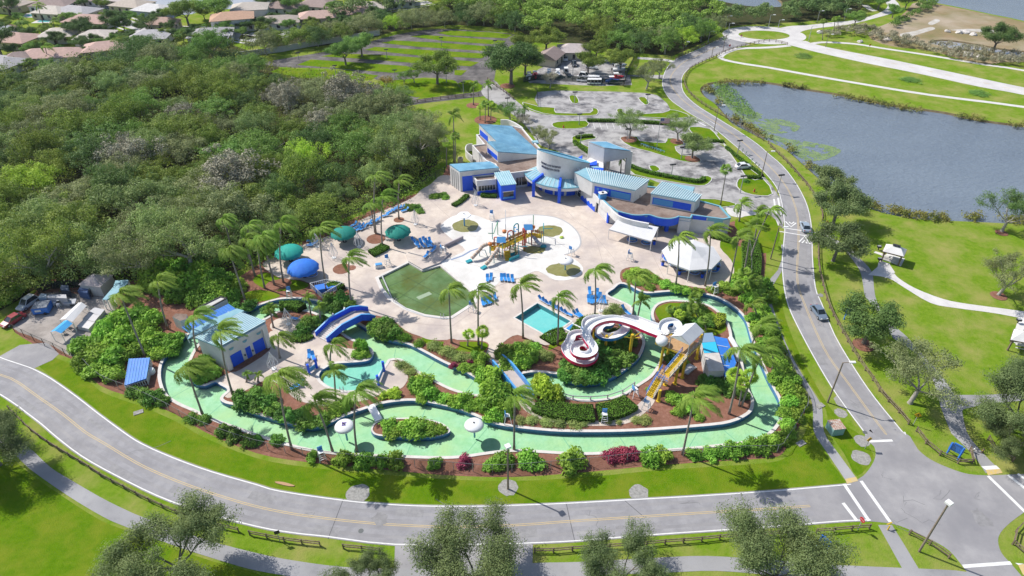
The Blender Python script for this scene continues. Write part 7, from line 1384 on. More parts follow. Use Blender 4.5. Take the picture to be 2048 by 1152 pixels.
# ---------------------------------------------------------------- play structure
K_ = lambda x, y: (900+x/8, 420+y/8)
PS = thing("play_structure", "climbing play structure with yellow decks, red and blue arches and three tube slides", "play structure", (*G(1025, 505), 0)); m_red = mat("red_pipe", (.52, .07, .05), rough=.4); m_tealp = mat("teal_pipe", (.03, .30, .36), rough=.4); m_grn = mat("green_pipe", (.06, .32, .16), rough=.4); m_tan = mat("tan_tube", (.52, .40, .31), (.45, .34, .27), 2, .5); m_gtube = mat("grey_tube", (.34, .36, .44), rough=.5)
for (x0, y0), (x1, y1), z, w_ in (((640, 610), (780, 600), 2.0, 2.0), ((800, 590), (1010, 500), 2.4, 1.8), ((1000, 500), (1260, 385), 2.6, 1.8), ((1280, 385), (1480, 420), 2.2, 1.7)):
    p, q = Vector(G(*K_(x0, y0), z)), Vector(G(*K_(x1, y1), z)); d = (q-p).normalized(); s = Vector((-d.y, d.x))*w_/2; MB().prism([p-s, q-s, q+s, p+s], z-.15, z).build("deck", m_yelp, PS)
    for sg in (1, -1):
        nn = 4; b = MB()
        for k in range(nn): a, c = p+s*sg+(q-p)*(k+.08)/nn, p+s*sg+(q-p)*(k+.92)/nn; b.bar((*a, z+.5), (*c, z+.5), .05, .75)
        b.build("guard_panel", m_yelp if sg < 0 else m_tan, PS)
    for t in (0, .5, 1):
        for sg in (1, -1): c = p+(q-p)*t+s*sg; MB().tube([(*c, 0), (*c, z+1.1)], .075, 6).build("post", m_tealp if t != .5 else m_red, PS)
for (x0, y0), (x1, y1), zt, mm in (((705, 560), (790, 590), 3.9, m_red), ((920, 520), (1012, 500), 4.6, m_red), ((1010, 470), (1105, 430), 5.4, m_tealp), ((1135, 440), (1225, 570), 5.0, m_red), ((1225, 430), (1300, 420), 4.4, m_red)):
    p, q = Vector(G(*K_(x0, y0), 1.6)), Vector(G(*K_(x1, y1), 1.6)); c = (p+q)/2; d = q-p; d = d.normalized()*.65; pts = [(*(c-d), 0), (*(c-d), zt-.6)]+[(*(c+d*(-math.cos(math.pi*k/8))), zt-.6+.6*math.sin(math.pi*k/8)) for k in range(1, 8)]+[(*(c+d), zt-.6), (*(c+d), 0)]; MB().tube(pts, .14, 7).build("arch", mm, PS)
    if mm is m_tealp or x0 == 920:
        b = MB()
        for k in range(3): b.lathe([(.0, zt-1.0-k*.5), (.24, zt-1.0-k*.5), (.24, zt-.94-k*.5), (0, zt-.94-k*.5)], 8, (c.x+(.2 if k % 2 else -.2), c.y, 0))
        b.build("spinner_panel", m_lblue, PS)
for cxy, z in (((820, 470), 3.6), ((1250, 270), 4.6)):
    c = Vector(G(*K_(*cxy), z)); b = MB()
    for s in (1, -1): b.quad((c.x-.95, c.y, z+.7), (c.x+.95, c.y, z+.7), (c.x+1.05, c.y+s*1.0, z-.25), (c.x-1.05, c.y+s*1.0, z-.25))
    b.build("panel_roof", m_lblue, PS, fix=False)
    for dx, dy in ((-.85, -.8), (.85, -.8), (-.85, .8), (.85, .8)): MB().tube([(c.x+dx, c.y+dy, 0), (c.x+dx, c.y+dy, z-.1)], .07, 6).build("post", m_red, PS)
for s, r, mm, lp in (("600,545,2.6 520,580,2.3 470,640,1.9 400,715,1.4 345,775,.75", .42, m_tan, 1), ("770,605,2.6 735,670,2.2 690,720,1.8 640,800,1.3 575,870,.75", .42, m_tan, 1), ("1310,395,2.4 1350,440,2.0 1400,510,1.3 1450,555,.6", .42, m_gtube, 1)):
    pts = path3(s, K_); MB().tube(pts, r, 10).build("tube_slide", mm, PS, smooth=True); b = MB()
    for k in range(2, len(pts)-1, 3): b.tube([Vector(pts[k])-(Vector(pts[k+1])-Vector(pts[k])).normalized()*.06, Vector(pts[k])+(Vector(pts[k+1])-Vector(pts[k])).normalized()*.06], r+.05, 10)
    b.build("tube_joint_rib", m_wall, PS); e, f_ = Vector(pts[-1]), Vector(pts[-4]); d = (e-f_); d.z = 0; d.normalize(); MB().bar(e+Vector((0, 0, -e.z+.3)), e+d*1.3+Vector((0, 0, -e.z+.2)), .9, .35).build("run_out", m_tealp, PS)
for s, mm in (("900,770,.1 905,690,1.4 960,600,2.2", m_yelp),):
    p = path3(s, K_)
st0, st1 = G3(*K_(930, 800), .1), G3(*K_(905, 640), 2.0); d = st1-st0; sd = Vector((-d.y, d.x, 0)).normalized()*.7; b = MB()
for k in range(7): q_ = st0+d*(k/7); b.box((q_.x, q_.y, q_.z), (1.3, .45, .08), math.atan2(sd.y, sd.x))
b.build("stair_treads", m_yelp, PS)
for s in ("950,810 1110,745", "950,735 1060,690"): p, q = [Vector(G(*K_(*c), .3)) for c in P(s)]; MB().bar((*p, .45), (*q, .45), .12, .8).build("side_panel", m_tealp, PS)
b = MB()
for s in ("950,700 1050,640", "1100,650 1040,720"):
    p, q = [G(*K_(*c), .4) for c in P(s)]; b.quad((*p, .1), (*q, .1), (*q, 2.2), (*p, 2.2))
net = b.build("climbing_net", mat("amber_net", (.45, .30, .08), rough=.8, alpha=.6), PS, fix=False)
for s, mm in (("765,400,0 765,400,3.6 700,375,3.6 610,372,3.6", m_grn), ("1490,410,0 1490,410,3.4 1500,300,3.4 1645,296,3.4", m_tealp), ("1095,730,0 1095,600,2.6 1240,585,2.6", m_tealp), ("960,700,0 960,600,2.0 1030,600,2.2 1045,680,.5", m_grn), ("475,740,0 475,640,1.6 560,640,1.5 600,750,0", m_tealp), ("890,330,0 890,240,5.6 890,235,5.7", m_steel), ("680,470,0 680,440,4.4", m_tealp), ("1330,330,0 1335,240,4.2", m_grn), ("705,850,0 705,720,1.9", m_tealp)):
    pts = [(*G(*K_(float(x), float(y)), float(z)), float(z)) for x, y, z in (t.split(',') for t in s.split())]; base = Vector(pts[0]); up = [base]+[Vector(p) for p in pts[1:]]; up[1] = Vector((base.x, base.y, up[1].z)); MB().tube(up, .09, 6).build("spray_pipe", mm, PS)
for c, z in (((640, 560), 2.5), ((870, 360), 4.2), ((1330, 290), 4.2)): MB().lathe([(0, z-.3), (.45, z), (.5, z+.5), (.1, z+.75), (0, z+.75)], 10, (*G(*K_(*c), z), 0)).build("bucket", mat("orange_bucket", (.62, .20, .06), rough=.5), PS)
x, y = G(1123, 476); simple("ground_spray", "yellow green frog sized ground spray on the white pad", "ground spray", [("nozzle", MB().lathe([(.5, 0), (.45, .25), (0, .4)], 10, (x, y, .07)), mat("lime_paint", (.35, .5, .08), rough=.5)), ("spout", MB().tube([(x, y, .3), (x+.4, y, .55)], .08, 6), m_yelp)], (x, y, 0))
# ---------------------------------------------------------------- lamps, flag, signs
def lamp(bx, by, ty, label, style='box', tx=None, wood=True):
    x, y = G(bx, by); z = HT(bx, by, ty); t = thing("street_lamp", label, "street lamp", (x, y, 0)); mm = m_pole if wood else m_steel
    r = .16 if by > 500 else .13; MB().tube([(x, y, 0), (x, y, z)], [r, r*.7], 8).build("pole", mm, t)
    if style == 'box': MB().box((x, y, z+.05), (.75, .75, .3), .5).build("lamp_head", m_wht, t)
    elif style == 'arm': b = MB(); b.bar((x, y, z-.05), (x+1.3, y, z+.1), .1); b.build("arm", mm, t); MB().box((x+1.5, y, z+.08), (1.0, .42, .2)).build("lamp_head", m_wht, t)
    else: MB().box((x, y, z), (1.6, .4, .28), .2).build("lamp_head", m_dark, t)
    return t
for a in ((1016, 978, 893, "tall timber lamp pole with a white box head on the front lawn"), (1838, 1103, 1006, "timber lamp pole with a white box head beside the junction fence")): lamp(*a)
for a in ((1655, 805, 725, "lamp pole with an arm on the gravel ring by the sidewalk"), (1541, 518, 455, "leaning lamp pole between the footpath and the crossing"), (1522, 356, 303, "lamp pole with an arm at the corner of the parking hedge"), (1428, 262, 211, "lamp pole with an arm at the parking entrance"), (1365, 110, 84, "lamp pole at the bend where the yard path meets the road"), (1416, 85, 63, "lamp pole along the road before the roundabout, woods side"), (1451, 56, 32, "tallest lamp pole at the edge of the far woods"), (1455, 72, 47, "lamp pole at the mouth of the roundabout"), (1423, 115, 95, "lamp pole on the path side of the road bend"), (1446, 102, 78, "lamp pole on the lake side near the roundabout"), (1617, 82, 52, "lamp pole in the green wedge past the roundabout"), (1651, 94, 69, "pale lamp pole on the long meadow verge"), (1634, 44, 22, "lamp pole before the far palm trees"), (1688, 40, 18, "lamp pole on the far curving road"), (1536, 58, 30, "lamp pole behind the roundabout lawn"), (1556, 56, 40, "second lamp pole behind the roundabout lawn"), (308, 64, 40, "street lamp of the housing estate bend"), (665, 18, 0, "street lamp of the estate by the garage wing")): lamp(*a, style='arm', wood=a[1] > 90)
for a in ((1149, 205, 184, "dark parking lamp on the first grass island"), (1294, 207, 189, "dark parking lamp on the triangular island"), (1158, 250, 228, "dark parking lamp on the oval island with hydrants"), (1161, 290, 266, "dark parking lamp at the slanted hedge"), (1362, 318, 294, "thin parking lamp below the dense island tree"), (1342, 355, 329, "twin headed parking lamp in the curved hedge"), (1475, 306, 281, "parking lamp by the bays along the road"), (1254, 280, 258, "parking lamp beside the flat crowned mulch ring tree"), (1015, 217, 196, "parking lamp beside the north drive"), (598, 120, 105, "lamp at the woods corner of the striped parking field"), (672, 150, 131, "lamp on the lowest strip of the parking field"), (774, 116, 99, "lamp in the middle strip of the parking field"), (791, 160, 140, "lamp where the striped field meets the drive"), (883, 92, 75, "lamp on the upper strips of the parking field"), (990, 97, 81, "lamp at the far corner of the parking field"), (893, 165, 147, "lamp behind the broad olive tree"), (927, 186, 164, "lamp on the small lawn by the royal palm"), (894, 130, 107, "lamp in the centre of the parking field"), (1145, 157, 119, "tall lamp in the boat yard"), (1044, 100, 84, "lamp between the dark trees by the yard"), (1554, 386, 350, "lamp on the corner lawn at the parking exit"), (1480, 386, 352, "white pole lamp at the kerb of the corner lawn")): lamp(*a, style='twin', wood=False)
x, y = G(1313, 298); z = HT(1313, 298, 236); FL_ = thing("flag_pole", "flag pole with the stars and stripes flying on the parking island", "flag", (x, y, 0)); MB().tube([(x, y, 0), (x, y, z)], [.09, .05], 8).build("pole", m_steel, FL_); MB().lathe([(0, z), (.12, z+.1), (0, z+.22)], 8, (x, y, 0)).build("finial", m_yelp, FL_)
b = MB(); fw_, fh = 2.6, 1.5; mfl = [mat("flag_red", (.45, .02, .03), rough=.8), mat("flag_white", (.75, .75, .75), rough=.8), mat("flag_blue", (.03, .05, .25), rough=.8)]
for i in range(13):
    for k in range(10):
        wv = lambda u: .12*math.sin(u*7); u0, u1 = k/10, (k+1)/10; z0, z1 = z-.1-fh*(i+1)/13, z-.1-fh*i/13; mi = 2 if (i < 7 and k < 4) else (0 if i % 2 == 0 else 1); b.quad((x+.08+fw_*u0, y+wv(u0), z0), (x+.08+fw_*u1, y+wv(u1), z0), (x+.08+fw_*u1, y+wv(u1), z1), (x+.08+fw_*u0, y+wv(u0), z1), mi)
b.build("flag", mfl, FL_, fix=False); st_ = MB()
for i in range(5):
    for k in range(6): sx2, sz2 = x+.2+k*.16, z-.2-i*.15; st_.box((sx2, y-.14, sz2), (.05, .02, .05))
st_.build("star_pattern", mfl[1], FL_)
def sign(px, py, h, kind, label, rz=0.0):
    x, y = G(px, py); t = thing("road_sign", label, "road sign", (x, y, 0)); MB().box((x, y, h/2), (.08, .08, h)).build("post", m_steel, t); n = {'d': 4, 's': 8, 'r': 4}[kind]; R = {'d': .55, 's': .45, 'r': .5}[kind]; b = MB(); off = {'d': 0, 's': math.pi/8, 'r': math.pi/4}[kind]; c, s = math.cos(rz), math.sin(rz)
    f = [(R*math.cos(2*math.pi*k/n+off), R*math.sin(2*math.pi*k/n+off)) for k in range(n)]; mm = {'d': mat("yellow_sign", (.70, .42, .02), rough=.5), 's': mat("red_sign", (.55, .02, .04), rough=.5), 'r': m_dark}[kind]
    w3 = lambda u, v, d: (x+u*c+d*s, y+u*s-d*c, h+v)
    i = len(b.v); b.poly([w3(u, v, .07) for u, v in f]); b.poly([w3(u, v, .03) for u, v in f][::-1])
    for k in range(n): p, q = f[k], f[(k+1) % n]; b.quad(w3(*p, .07), w3(*p, .03), w3(*q, .03), w3(*q, .07))
    b.build("plate", mm, t)
    g = MB()
    if kind == 'd':
        for q in ([(-.05, .3), (.05, .3), (.05, .2), (-.05, .2)], [(-.08, .17), (.08, .17), (.06, -.08), (-.06, -.08)], [(-.06, -.08), (0, -.08), (-.1, -.32), (-.17, -.3)], [(0, -.08), (.06, -.08), (.17, -.3), (.1, -.32)], [(-.2, .0), (-.16, .06), (-.05, .14), (-.06, .06)], [(.06, .06), (.05, .14), (.16, .06), (.2, .0)]): g.poly([w3(u, v, .08) for u, v in q])
        g.build("walking_figure_mark", m_dark, t, fix=False)
    if kind == 's':
        cu = bpy.data.curves.new("l", 'FONT'); cu.body = "STOP"; cu.size = .3; cu.align_x = 'CENTER'; ob = bpy.data.objects.new("tmp", cu); me = bpy.data.meshes.new_from_object(ob); bpy.data.objects.remove(ob)
        for v in me.vertices: v.co = Vector(w3(v.co.x, v.co.y-.1, .08))-Vector((x, y, 0))
        me.materials.append(m_wht); o = bpy.data.objects.new("lettering", me); COL.objects.link(o); o.parent = t
    return t
sign(1638, 478, 2.4, 'd', "yellow diamond walking sign at the lake side end of the crosswalk"); sign(1649, 462, 2.4, 'd', "yellow diamond sign half behind the crossing tree", -.5); sign(1826, 850, 2.4, 'd', "yellow diamond walking sign on the park lawn by the rail fence", -.3); sign(1730, 897, 2.2, 'd', "yellow diamond sign on the gravel patch near the give way bar", .3); sign(1715, 1060, 2.4, 's', "red octagonal stop sign at the road crossing", -1.2); sign(560, 1083, 2.2, 'r', "small dark roadside sign seen from behind near the rail fence", .4); sign(1482, 262, 2.4, 'r', "small dark sign beside the lamp at the parking entrance"); sign(1737, 100, 2.0, 'd', "small warning sign far out on the meadow road"); sign(1481, 80, 1.8, 's', "red sign at the roundabout mouth", .3); sign(1458, 100, 1.8, 's', "red sign before the roundabout on the lake side", .3)
def park_board(px, py, rz, label):
    x, y = G(px, py); t = thing("park_board", label, "sign board", (x, y, 0)); c, s = math.cos(rz), math.sin(rz); T = lambda u, d, z: (x+u*c-d*s, y+u*s+d*c, z)
    for u in (-.8, .8): MB().bar(T(u, -.25, 0), T(u, .0, 2.5), .2).build("post", m_bluer, t); MB().bar(T(u, .7, 0), T(u, .05, 1.6), .14).build("brace", m_bluer, t)
    b = MB()
    for k in range(6): z = 1.05+.25*k; b.bar(T(-1.0, .06, z), T(1.0, .06, z), .07, .17)
    b.build("slat", m_bluer, t); MB().bar(T(-.6, .05, 2.55), T(.6, .05, 2.55), .16, .2).build("top_rail", m_bluer, t); return t
park_board(1645, 1101, -1.1, "blue slatted sign board on the lawn by the roadside trees"); park_board(1905, 912, -.75, "blue slatted sign board in the fence corner on red earth"); park_board(1697, 640, -.5, "blue slatted sign board half hidden behind the park tree")
x, y = G(1668, 862); UB = thing("utility_cabinet", "teal utility cabinet with a rusty slatted top on the lawn by the sidewalk", "utility cabinet", (x, y, 0)); MB().box((x, y, .75), (2.0, 2.0, 1.5), .15).build("cabinet", mat("pale_teal_metal", (.20, .38, .36), (.28, .44, .42), 1, .6), UB); b = MB()
for k in range(6): b.box((x-.9+.36*k, y+.05*k-.13, 1.56), (.26, 2.1, .1), .15)
b.build("slat", mat("rusty_slats", (.36, .16, .10), (.55, .50, .46), 3, .8), UB)
# ---------------------------------------------------------------- fences
def rail_fence(s, label, h=1.1, step=2.6, nrail=2, m=None, open_=True):
    pts = SM(s, 3, False); t = thing("rail_fence", label, "fence", (*pts[0], 0)); m = m or m_wood
    L_ = sum(math.dist(a, c) for a, c in zip(pts, pts[1:])); st = max(step, L_/95); q = resample(pts, st)
    for v in q: MB().box((v.x, v.y, h/2), (.17, .17, h), .4).build("post", m, t)
    for k in range(nrail):
        z = h*(.86-.42*k); b = MB()
        for a, c in zip(q, q[1:]): b.bar((a.x, a.y, z), (c.x, c.y, z), .1, .14)
        b.build("rail", m, t)
    return t
for s, lb in (("20,820 60,860 102,891 132,909 157,924 182,939 207,956 242,974 270,989 300,1004 350,1026 420,1050 496,1068", "timber rail fence along the curve of the bottom footpath"), ("500,1070 542,1078 587,1086 630,1090 674,1097", "timber rail fence bay with the small dark sign"), ("687,1097 732,1101 785,1108", "timber rail fence bay ending at the short side road"), ("1069,1105 1106,1105 1151,1101 1299,1091 1344,1086 1386,1084 1449,1077 1530,1072 1617,1066", "long timber rail fence behind the roadside trees"), ("1632,1066 1673,1063 1715,1059 1756,1056", "timber rail fence bay by the stop sign"), ("1818,1069 1866,1094 1908,1126", "timber rail fence bay at the foot of the lamp by the junction"), ("2060,1120 2030,1095 2023,1081 2041,1049 2060,1046", "timber rail fence around the corner lawn at the photo edge"), ("1832,863 1858,896 1898,921 1943,931 1938,901", "timber rail fence hooked around the blue board"), ("1975,880 1993,909 2060,936", "timber rail fence in front of the mulched tree corner"),
    ("1636,482 1636,528 1646,576 1661,623 1691,678 1711,713 1733,746 1748,766 1761,788 1793,821 1813,846 1832,863", "long timber rail fence along the lake side of the road"), ("1536,287 1541,295 1566,318 1593,348 1618,378 1641,418 1644,450", "timber rail fence between road and lake, above the crosswalk"), ("1439,110 1429,115 1386,135 1371,152 1369,170 1381,190 1409,212 1449,235 1499,265 1534,286", "timber rail fence around the tight road bend by the lake"), ("1443,108 1474,97 1536,83 1580,92", "timber rail fence below the roundabout"), ("1351,120 1399,96 1459,73", "timber rail fence between the road and the far woods"), ("975,160 990,172 1005,182 1020,194 1032,203", "pale rail fence beside the north drive"), ("820,207 870,200 920,195 958,193", "timber rail fence along the lawn by the woods")):
    rail_fence(s, lb)
m_linkp = mat("dull_fence_steel", (.16, .17, .18), rough=.6)
m_link = mat("chain_link_mesh", (.06, .07, .075), rough=.6, alpha=.22); m_green = mat("green_screen", (.015, .045, .035), rough=.8, alpha=.8)
def link_fence(s, label, h=1.8, step=3.0, m=None, mp=None, sm=True):
    pts = SM(s, 3, False) if sm else PL(s); t = thing("chain_link_fence", label, "fence", (*pts[0], 0)); q = resample(pts, step); q.append(Vector(pts[-1])); b = MB()
    for v in q: MB().tube([(v.x, v.y, 0), (v.x, v.y, h)], .05, 6).build("post", mp or m_steel, t)
    for a, c in zip(pts, pts[1:]): b.quad((*a, .03), (*c, .03), (*c, h), (*a, h))
    b.build("mesh", m or m_link, t, fix=False); b = MB()
    for a, c in zip(pts, pts[1:]): b.bar((*a, h), (*c, h), .045)
    b.build("top_rail", mp or m_linkp, t); return t
link_fence("165,724 205,763 272,790 340,822 405,857 512,894 612,912 690,922 762,930 887,938 960,944 1024,944", "chain link fence bent along the channel and service side"); link_fence("1024,944 1174,931 1324,916 1480,907 1553,905 1568,890 1590,858 1606,828", "chain link fence along the front mulch bed to its corner")
link_fence("30,664 55,676 85,690 110,700 150,722", "dark chain link gate fence at the service yard drive", 1.9, 3.0, None, m_dark); link_fence("78,588 100,578 180,574 186,592", "dark green screened fence around the service yard pen", 1.9, 3, m_green, m_dark, False); link_fence("80,600 130,596 185,594", "dark wire fence in front of the yard pen", 1.7, 3, None, m_dark, False)
link_fence("1047,165 1080,160 1150,163 1190,166 1248,172", "dark screened fence in front of the boats and carts", 1.9, 3, m_green, m_dark); link_fence("1248,174 1254,150 1266,126 1268,108", "tall dark fence running back beside the boat yard", 2.4, 3, m_green, m_dark); link_fence("1260,156 1290,160 1320,168", "low dark wire fence along the yard drive", 1.2, 3, None, m_dark); link_fence("1074,185 1076,214", "dark gate barrier at the end of the parking lot", 1.2, 2, None, m_dark)
link_fence("535,520 590,480 660,455 720,430 790,400 850,370 890,345", "dark chain link fence hidden along the foot of the woods", 1.8, 4, None, m_dark); link_fence("1500,560 1500,520 1494,470", "chain link fence between the two hedge rows", 1.8, 3); link_fence("1555,700 1585,745 1608,790 1612,820", "chain link fence along the sidewalk shrubs", 1.8, 3)
rail_fence("1112,791 1150,800 1173,800 1204,800 1244,788 1272,769", "thin grey handrail along the channel beside the clipped hedges", 1.0, 3.0, 1, m_steel)
# pool ladders
def ladder():
    t = thing("pool_ladder", "x", "pool ladder")
    for s in (-.28, .28): MB().tube([(.5, s, .05), (.5, s, .7), (.3, s, .9), (.0, s, .8), (-.1, s, .3), (-.1, s, -.4)], .04, 6).build("rail", m_steel, t)
    b = MB()
    for z in (.0, -.25): b.bar((-.1, -.28, z), (-.1, .28, z), .06)
    b.build("rung", m_steel, t); return t
ldr = ladder()
for px, py, rz, lb in ((694, 722, 1.2, "steel ladder into the kiddy bay from the paving"), (684, 780, -1.4, "steel ladder into the kiddy bay near the palms"), (793, 603, -2.2, "steel ladder at the curved rim of the wading pool"), (885, 634, -1.6, "steel ladder at the lowest corner of the wading pool"), (1097, 674, -1.3, "steel ladder at the near corner of the turquoise pool")): place(ldr, (*G(px, py), .1), rz, lb, "pool ladders")
# ---------------------------------------------------------------- vehicles
def car(body, glass=None, kind='s'):
    t = thing("parked_car", "x", "car"); L_ = 2.3
    secs = [(-2.3, .78, .35, .68), (-2.1, .86, .28, .86), (-1.2, .9, .26, .93), (0, .91, .26, .95), (1.2, .9, .26, .9), (2.0, .85, .28, .74), (2.3, .72, .36, .6)]; b = MB()
    R_ = [[(x, -w_, z0), (x, -w_*1.02, (z0+z1)/2), (x, -w_*.92, z1), (x, w_*.92, z1), (x, w_*1.02, (z0+z1)/2), (x, w_, z0)] for x, w_, z0, z1 in secs]
    for a, c in zip(R_, R_[1:]):
        for k in range(6): b.quad(a[k], a[(k+1) % 6], c[(k+1) % 6], c[k])
    b.poly(R_[0]); b.poly(R_[-1][::-1]); b.build("body", body, t, smooth=False)
    hi = 1.75 if kind == 'v' else 1.45; c0 = [(-1.9 if kind != 's' else -1.75, .9), (1.15, .9)]; tp = [(-1.5 if kind != 's' else -1.1, hi), (.35, hi)]; b = MB(); w0, w1 = .82, .66
    lo = [(c0[0][0], -w0, .92), (c0[1][0], -w0, .9), (c0[1][0], w0, .9), (c0[0][0], w0, .92)]; up = [(tp[0][0], -w1, hi), (tp[1][0], -w1, hi), (tp[1][0], w1, hi), (tp[0][0], w1, hi)]
    for k in range(4): b.quad(lo[k], lo[(k+1) % 4], up[(k+1) % 4], up[k])
    b.build("window", m_glass, t); MB().prism([(p[0]*1.02, p[1]*1.03) for p in up], hi-.02, hi+.05).build("roof", body, t)
    for k in range(2):
        for s in (-1, 1): MB().bar((lo[1][0] if k else lo[0][0], s*w0, .91), (up[1][0] if k else up[0][0], s*w1, hi), .09).build("pillar", body, t)
    for x in (-1.4, 1.4):
        for s in (-1, 1):
            w_ = MB().tube([(x, s*.78, .33), (x, s*.95, .33)], .33, 14).build("wheel", m_dark, t); MB().tube([(x, s*.94, .33), (x, s*.965, .33)], .19, 10).build("rim", m_steel, w_, loc=(0, 0, 0))
    for s in (-1, 1): MB().box((2.2, s*.6, .6), (.16, .32, .14)).build("headlight", m_wht, t); MB().box((-2.26, s*.62, .74), (.1, .28, .14)).build("tail_light", m_red, t)
    return t
paint = lambda n, c: mat(n, c, rough=.3, spec=.5, coat=.6)
CARS = {}
def put_car(key, col, a, bq, label, kind='s', name="parked_car"):
    if (key, kind) not in CARS: CARS[(key, kind)] = car(paint(key, col), None, kind)
    p, q = Vector(G(*a)), Vector(G(*bq)); d = q-p; c = (p+q)/2; o = place(CARS[(key, kind)], (c.x, c.y, .03), math.atan2(d.y, d.x), label); o.name = name; return o
put_car("silver_blue_paint", (.30, .37, .46), (1612, 465), (1606, 450), "silver blue saloon driving over the raised crosswalk", name="car"); put_car("slate_blue_paint", (.16, .21, .28), (1628, 618), (1645, 640), "slate blue saloon driving down the lake side lane", name="car")
put_car("white_paint", (.72, .73, .75), (1474, 337), (1498, 335), "white saloon alone in the parking bays by the road hedge"); put_car("dark_red_paint", (.28, .01, .03), (46, 634), (10, 655), "dark red car on the grass at the service yard gate"); put_car("silver_paint", (.55, .57, .60), (74, 600), (42, 622), "silver white car with a blue tailgate strip in the service yard", 'v')
put_car("white_paint", (.72, .73, .75), (1131, 114), (1131, 126), "white car parked beside the brown gabled yard house"); put_car("slate_blue_paint", (.16, .21, .28), (214, 18), (224, 17), "dark car parked on an estate drive"); put_car("navy_paint", (.05, .1, .3), (240, 23), (250, 24), "navy car parked beside the dark one on an estate drive"); put_car("white_paint", (.72, .73, .75), (344, 46), (356, 48), "white car parked under the flat topped estate tree"); put_car("dark_paint", (.05, .05, .06), (496, 44), (506, 46), "black car before the dark garage door", 'v'); put_car("silver_paint", (.55, .57, .60), (1177, 136), (1189, 138), "silver car under the round yard tree", 'v'); put_car("white_paint", (.72, .73, .75), (1160, 153), (1178, 156), "white pickup like car beside the water scooters", 'v'); put_car("dark_paint", (.05, .05, .06), (1146, 126), (1150, 136), "black car behind the yard lamp", 'v'); put_car("silver_paint", (.55, .57, .60), (284, 32), (294, 33), "silver van beside the white roofed estate house", 'v')
def boat(hullm, cov=None):
    t = thing("boat", "x", "boat"); b = MB(); st = [(-2.6, .95, .55), (-1, 1.0, .5), (.8, .9, .5), (2.0, .5, .65), (2.7, .06, .95)]
    R_ = [[(x, -w_, 1.45), (x, -w_*.8, z0+.2), (x, 0, z0), (x, w_*.8, z0+.2), (x, w_, 1.45)] for x, w_, z0 in st]
    for a, c in zip(R_, R_[1:]):
        for k in range(4): b.quad(a[k], a[k+1], c[k+1], c[k])
        b.quad(a[4], a[0], c[0], c[4])
    b.poly(R_[0]); b.build("hull", hullm, t); MB().box((-.4, 0, 1.7), (.9, .9, .6)).build("console", cov or m_wht, t); MB().box((-.4, 0, 2.7), (1.9, 1.5, .08)).build("top_canopy", m_wht, t); b = MB()
    for x in (-1.1, .3):
        for y in (-.6, .6): b.bar((x, y, 1.4), (x, y, 2.7), .06)
    b.build("canopy_frame", m_steel, t); MB().box((-2.75, 0, 1.3), (.4, .4, .9)).build("outboard_motor", m_dark, t); b = MB(); b.bar((-2.4, -.7, .45), (3.6, 0, .45), .12); b.bar((-2.4, .7, .45), (3.6, 0, .45), .12); b.build("trailer_frame", m_steel, t)
    for s in (-1, 1): MB().tube([(-1.2, s*.85, .3), (-1.2, s*1.05, .3)], .3, 10).build("wheel", m_dark, t)
    return t
bw = boat(m_flw); br_ = boat(mat("red_hull", (.45, .03, .06), rough=.3), m_red); bb_ = boat(mat("blue_cover", (.03, .07, .25), rough=.6), m_bluer); bd_ = boat(mat("dark_hull", (.05, .06, .07), rough=.3), m_dark)
for o, px, py, rz, lb in ((bw, 1098, 152, 1.5, "white boat with a canopy on a trailer, first in the yard row"), (bw, 1115, 152, 1.5, "white boat with a canopy on a trailer, second in the yard row"), (bd_, 1132, 150, -1.5, "dark hulled boat at the end of the yard row"), (br_, 1233, 160, .1, "red covered boat behind the blue one"), (bb_, 1224, 167, .1, "blue covered boat beside the row of carts"), (bw, 1237, 144, .2, "white boat under the dark tree in the yard corner"), (bw, 1240, 136, .2, "white boat second under the dark tree in the yard corner"), (br_, 1070, 156, 1.4, "red boat in the shade behind the yard fence"), (bw, 1058, 158, 1.4, "white boat in the deep shade behind the yard fence")): place(o, (*G(px, py), 0), rz, lb, sc=.95)
def cart():
    t = thing("golf_cart", "x", "golf cart"); MB().box((0, 0, .55), (2.2, 1.1, .45)).build("body", m_wht, t); MB().box((-.3, 0, .95), (.7, 1.0, .4)).build("seat", m_dark, t); MB().box((0, 0, 1.85), (1.9, 1.2, .08)).build("roof", m_flw, t); b = MB()
    for x in (-.8, .8):
        for y in (-.5, .5): b.bar((x, y, .7), (x, y, 1.85), .06)
    b.build("roof_frame", m_steel, t)
    for x in (-.7, .7):
        for s in (-1, 1): MB().tube([(x, s*.45, .23), (x, s*.6, .23)], .23, 10).build("wheel", m_dark, t)
    return t
gcart = cart()
for px, py in ((1178, 168), (1185, 168), (1192, 168), (1181, 162), (1188, 162), (1195, 162), (1199, 168)): place(gcart, (*G(px, py), 0), 1.4, "white golf cart in the row behind the yard fence", "white golf carts")
for px, py in ((1160, 163), (1165, 160), (1162, 156), (1168, 164)):
    x, y = G(px, py); simple("water_scooter", "small white water scooter in the heap beside the golf carts", "water scooter", [("hull", MB().prism([(x-1.3, y-.5), (x+.8, y-.5), (x+1.5, y), (x+.8, y+.5), (x-1.3, y+.5)], .4, .85), m_flw), ("seat", MB().box((x-.3, y, 1.0), (1.2, .4, .35)), m_dark), ("handlebar", MB().bar((x+.5, y-.4, 1.3), (x+.5, y+.4, 1.3), .08), m_steel)], (x, y, 0), "water scooters")
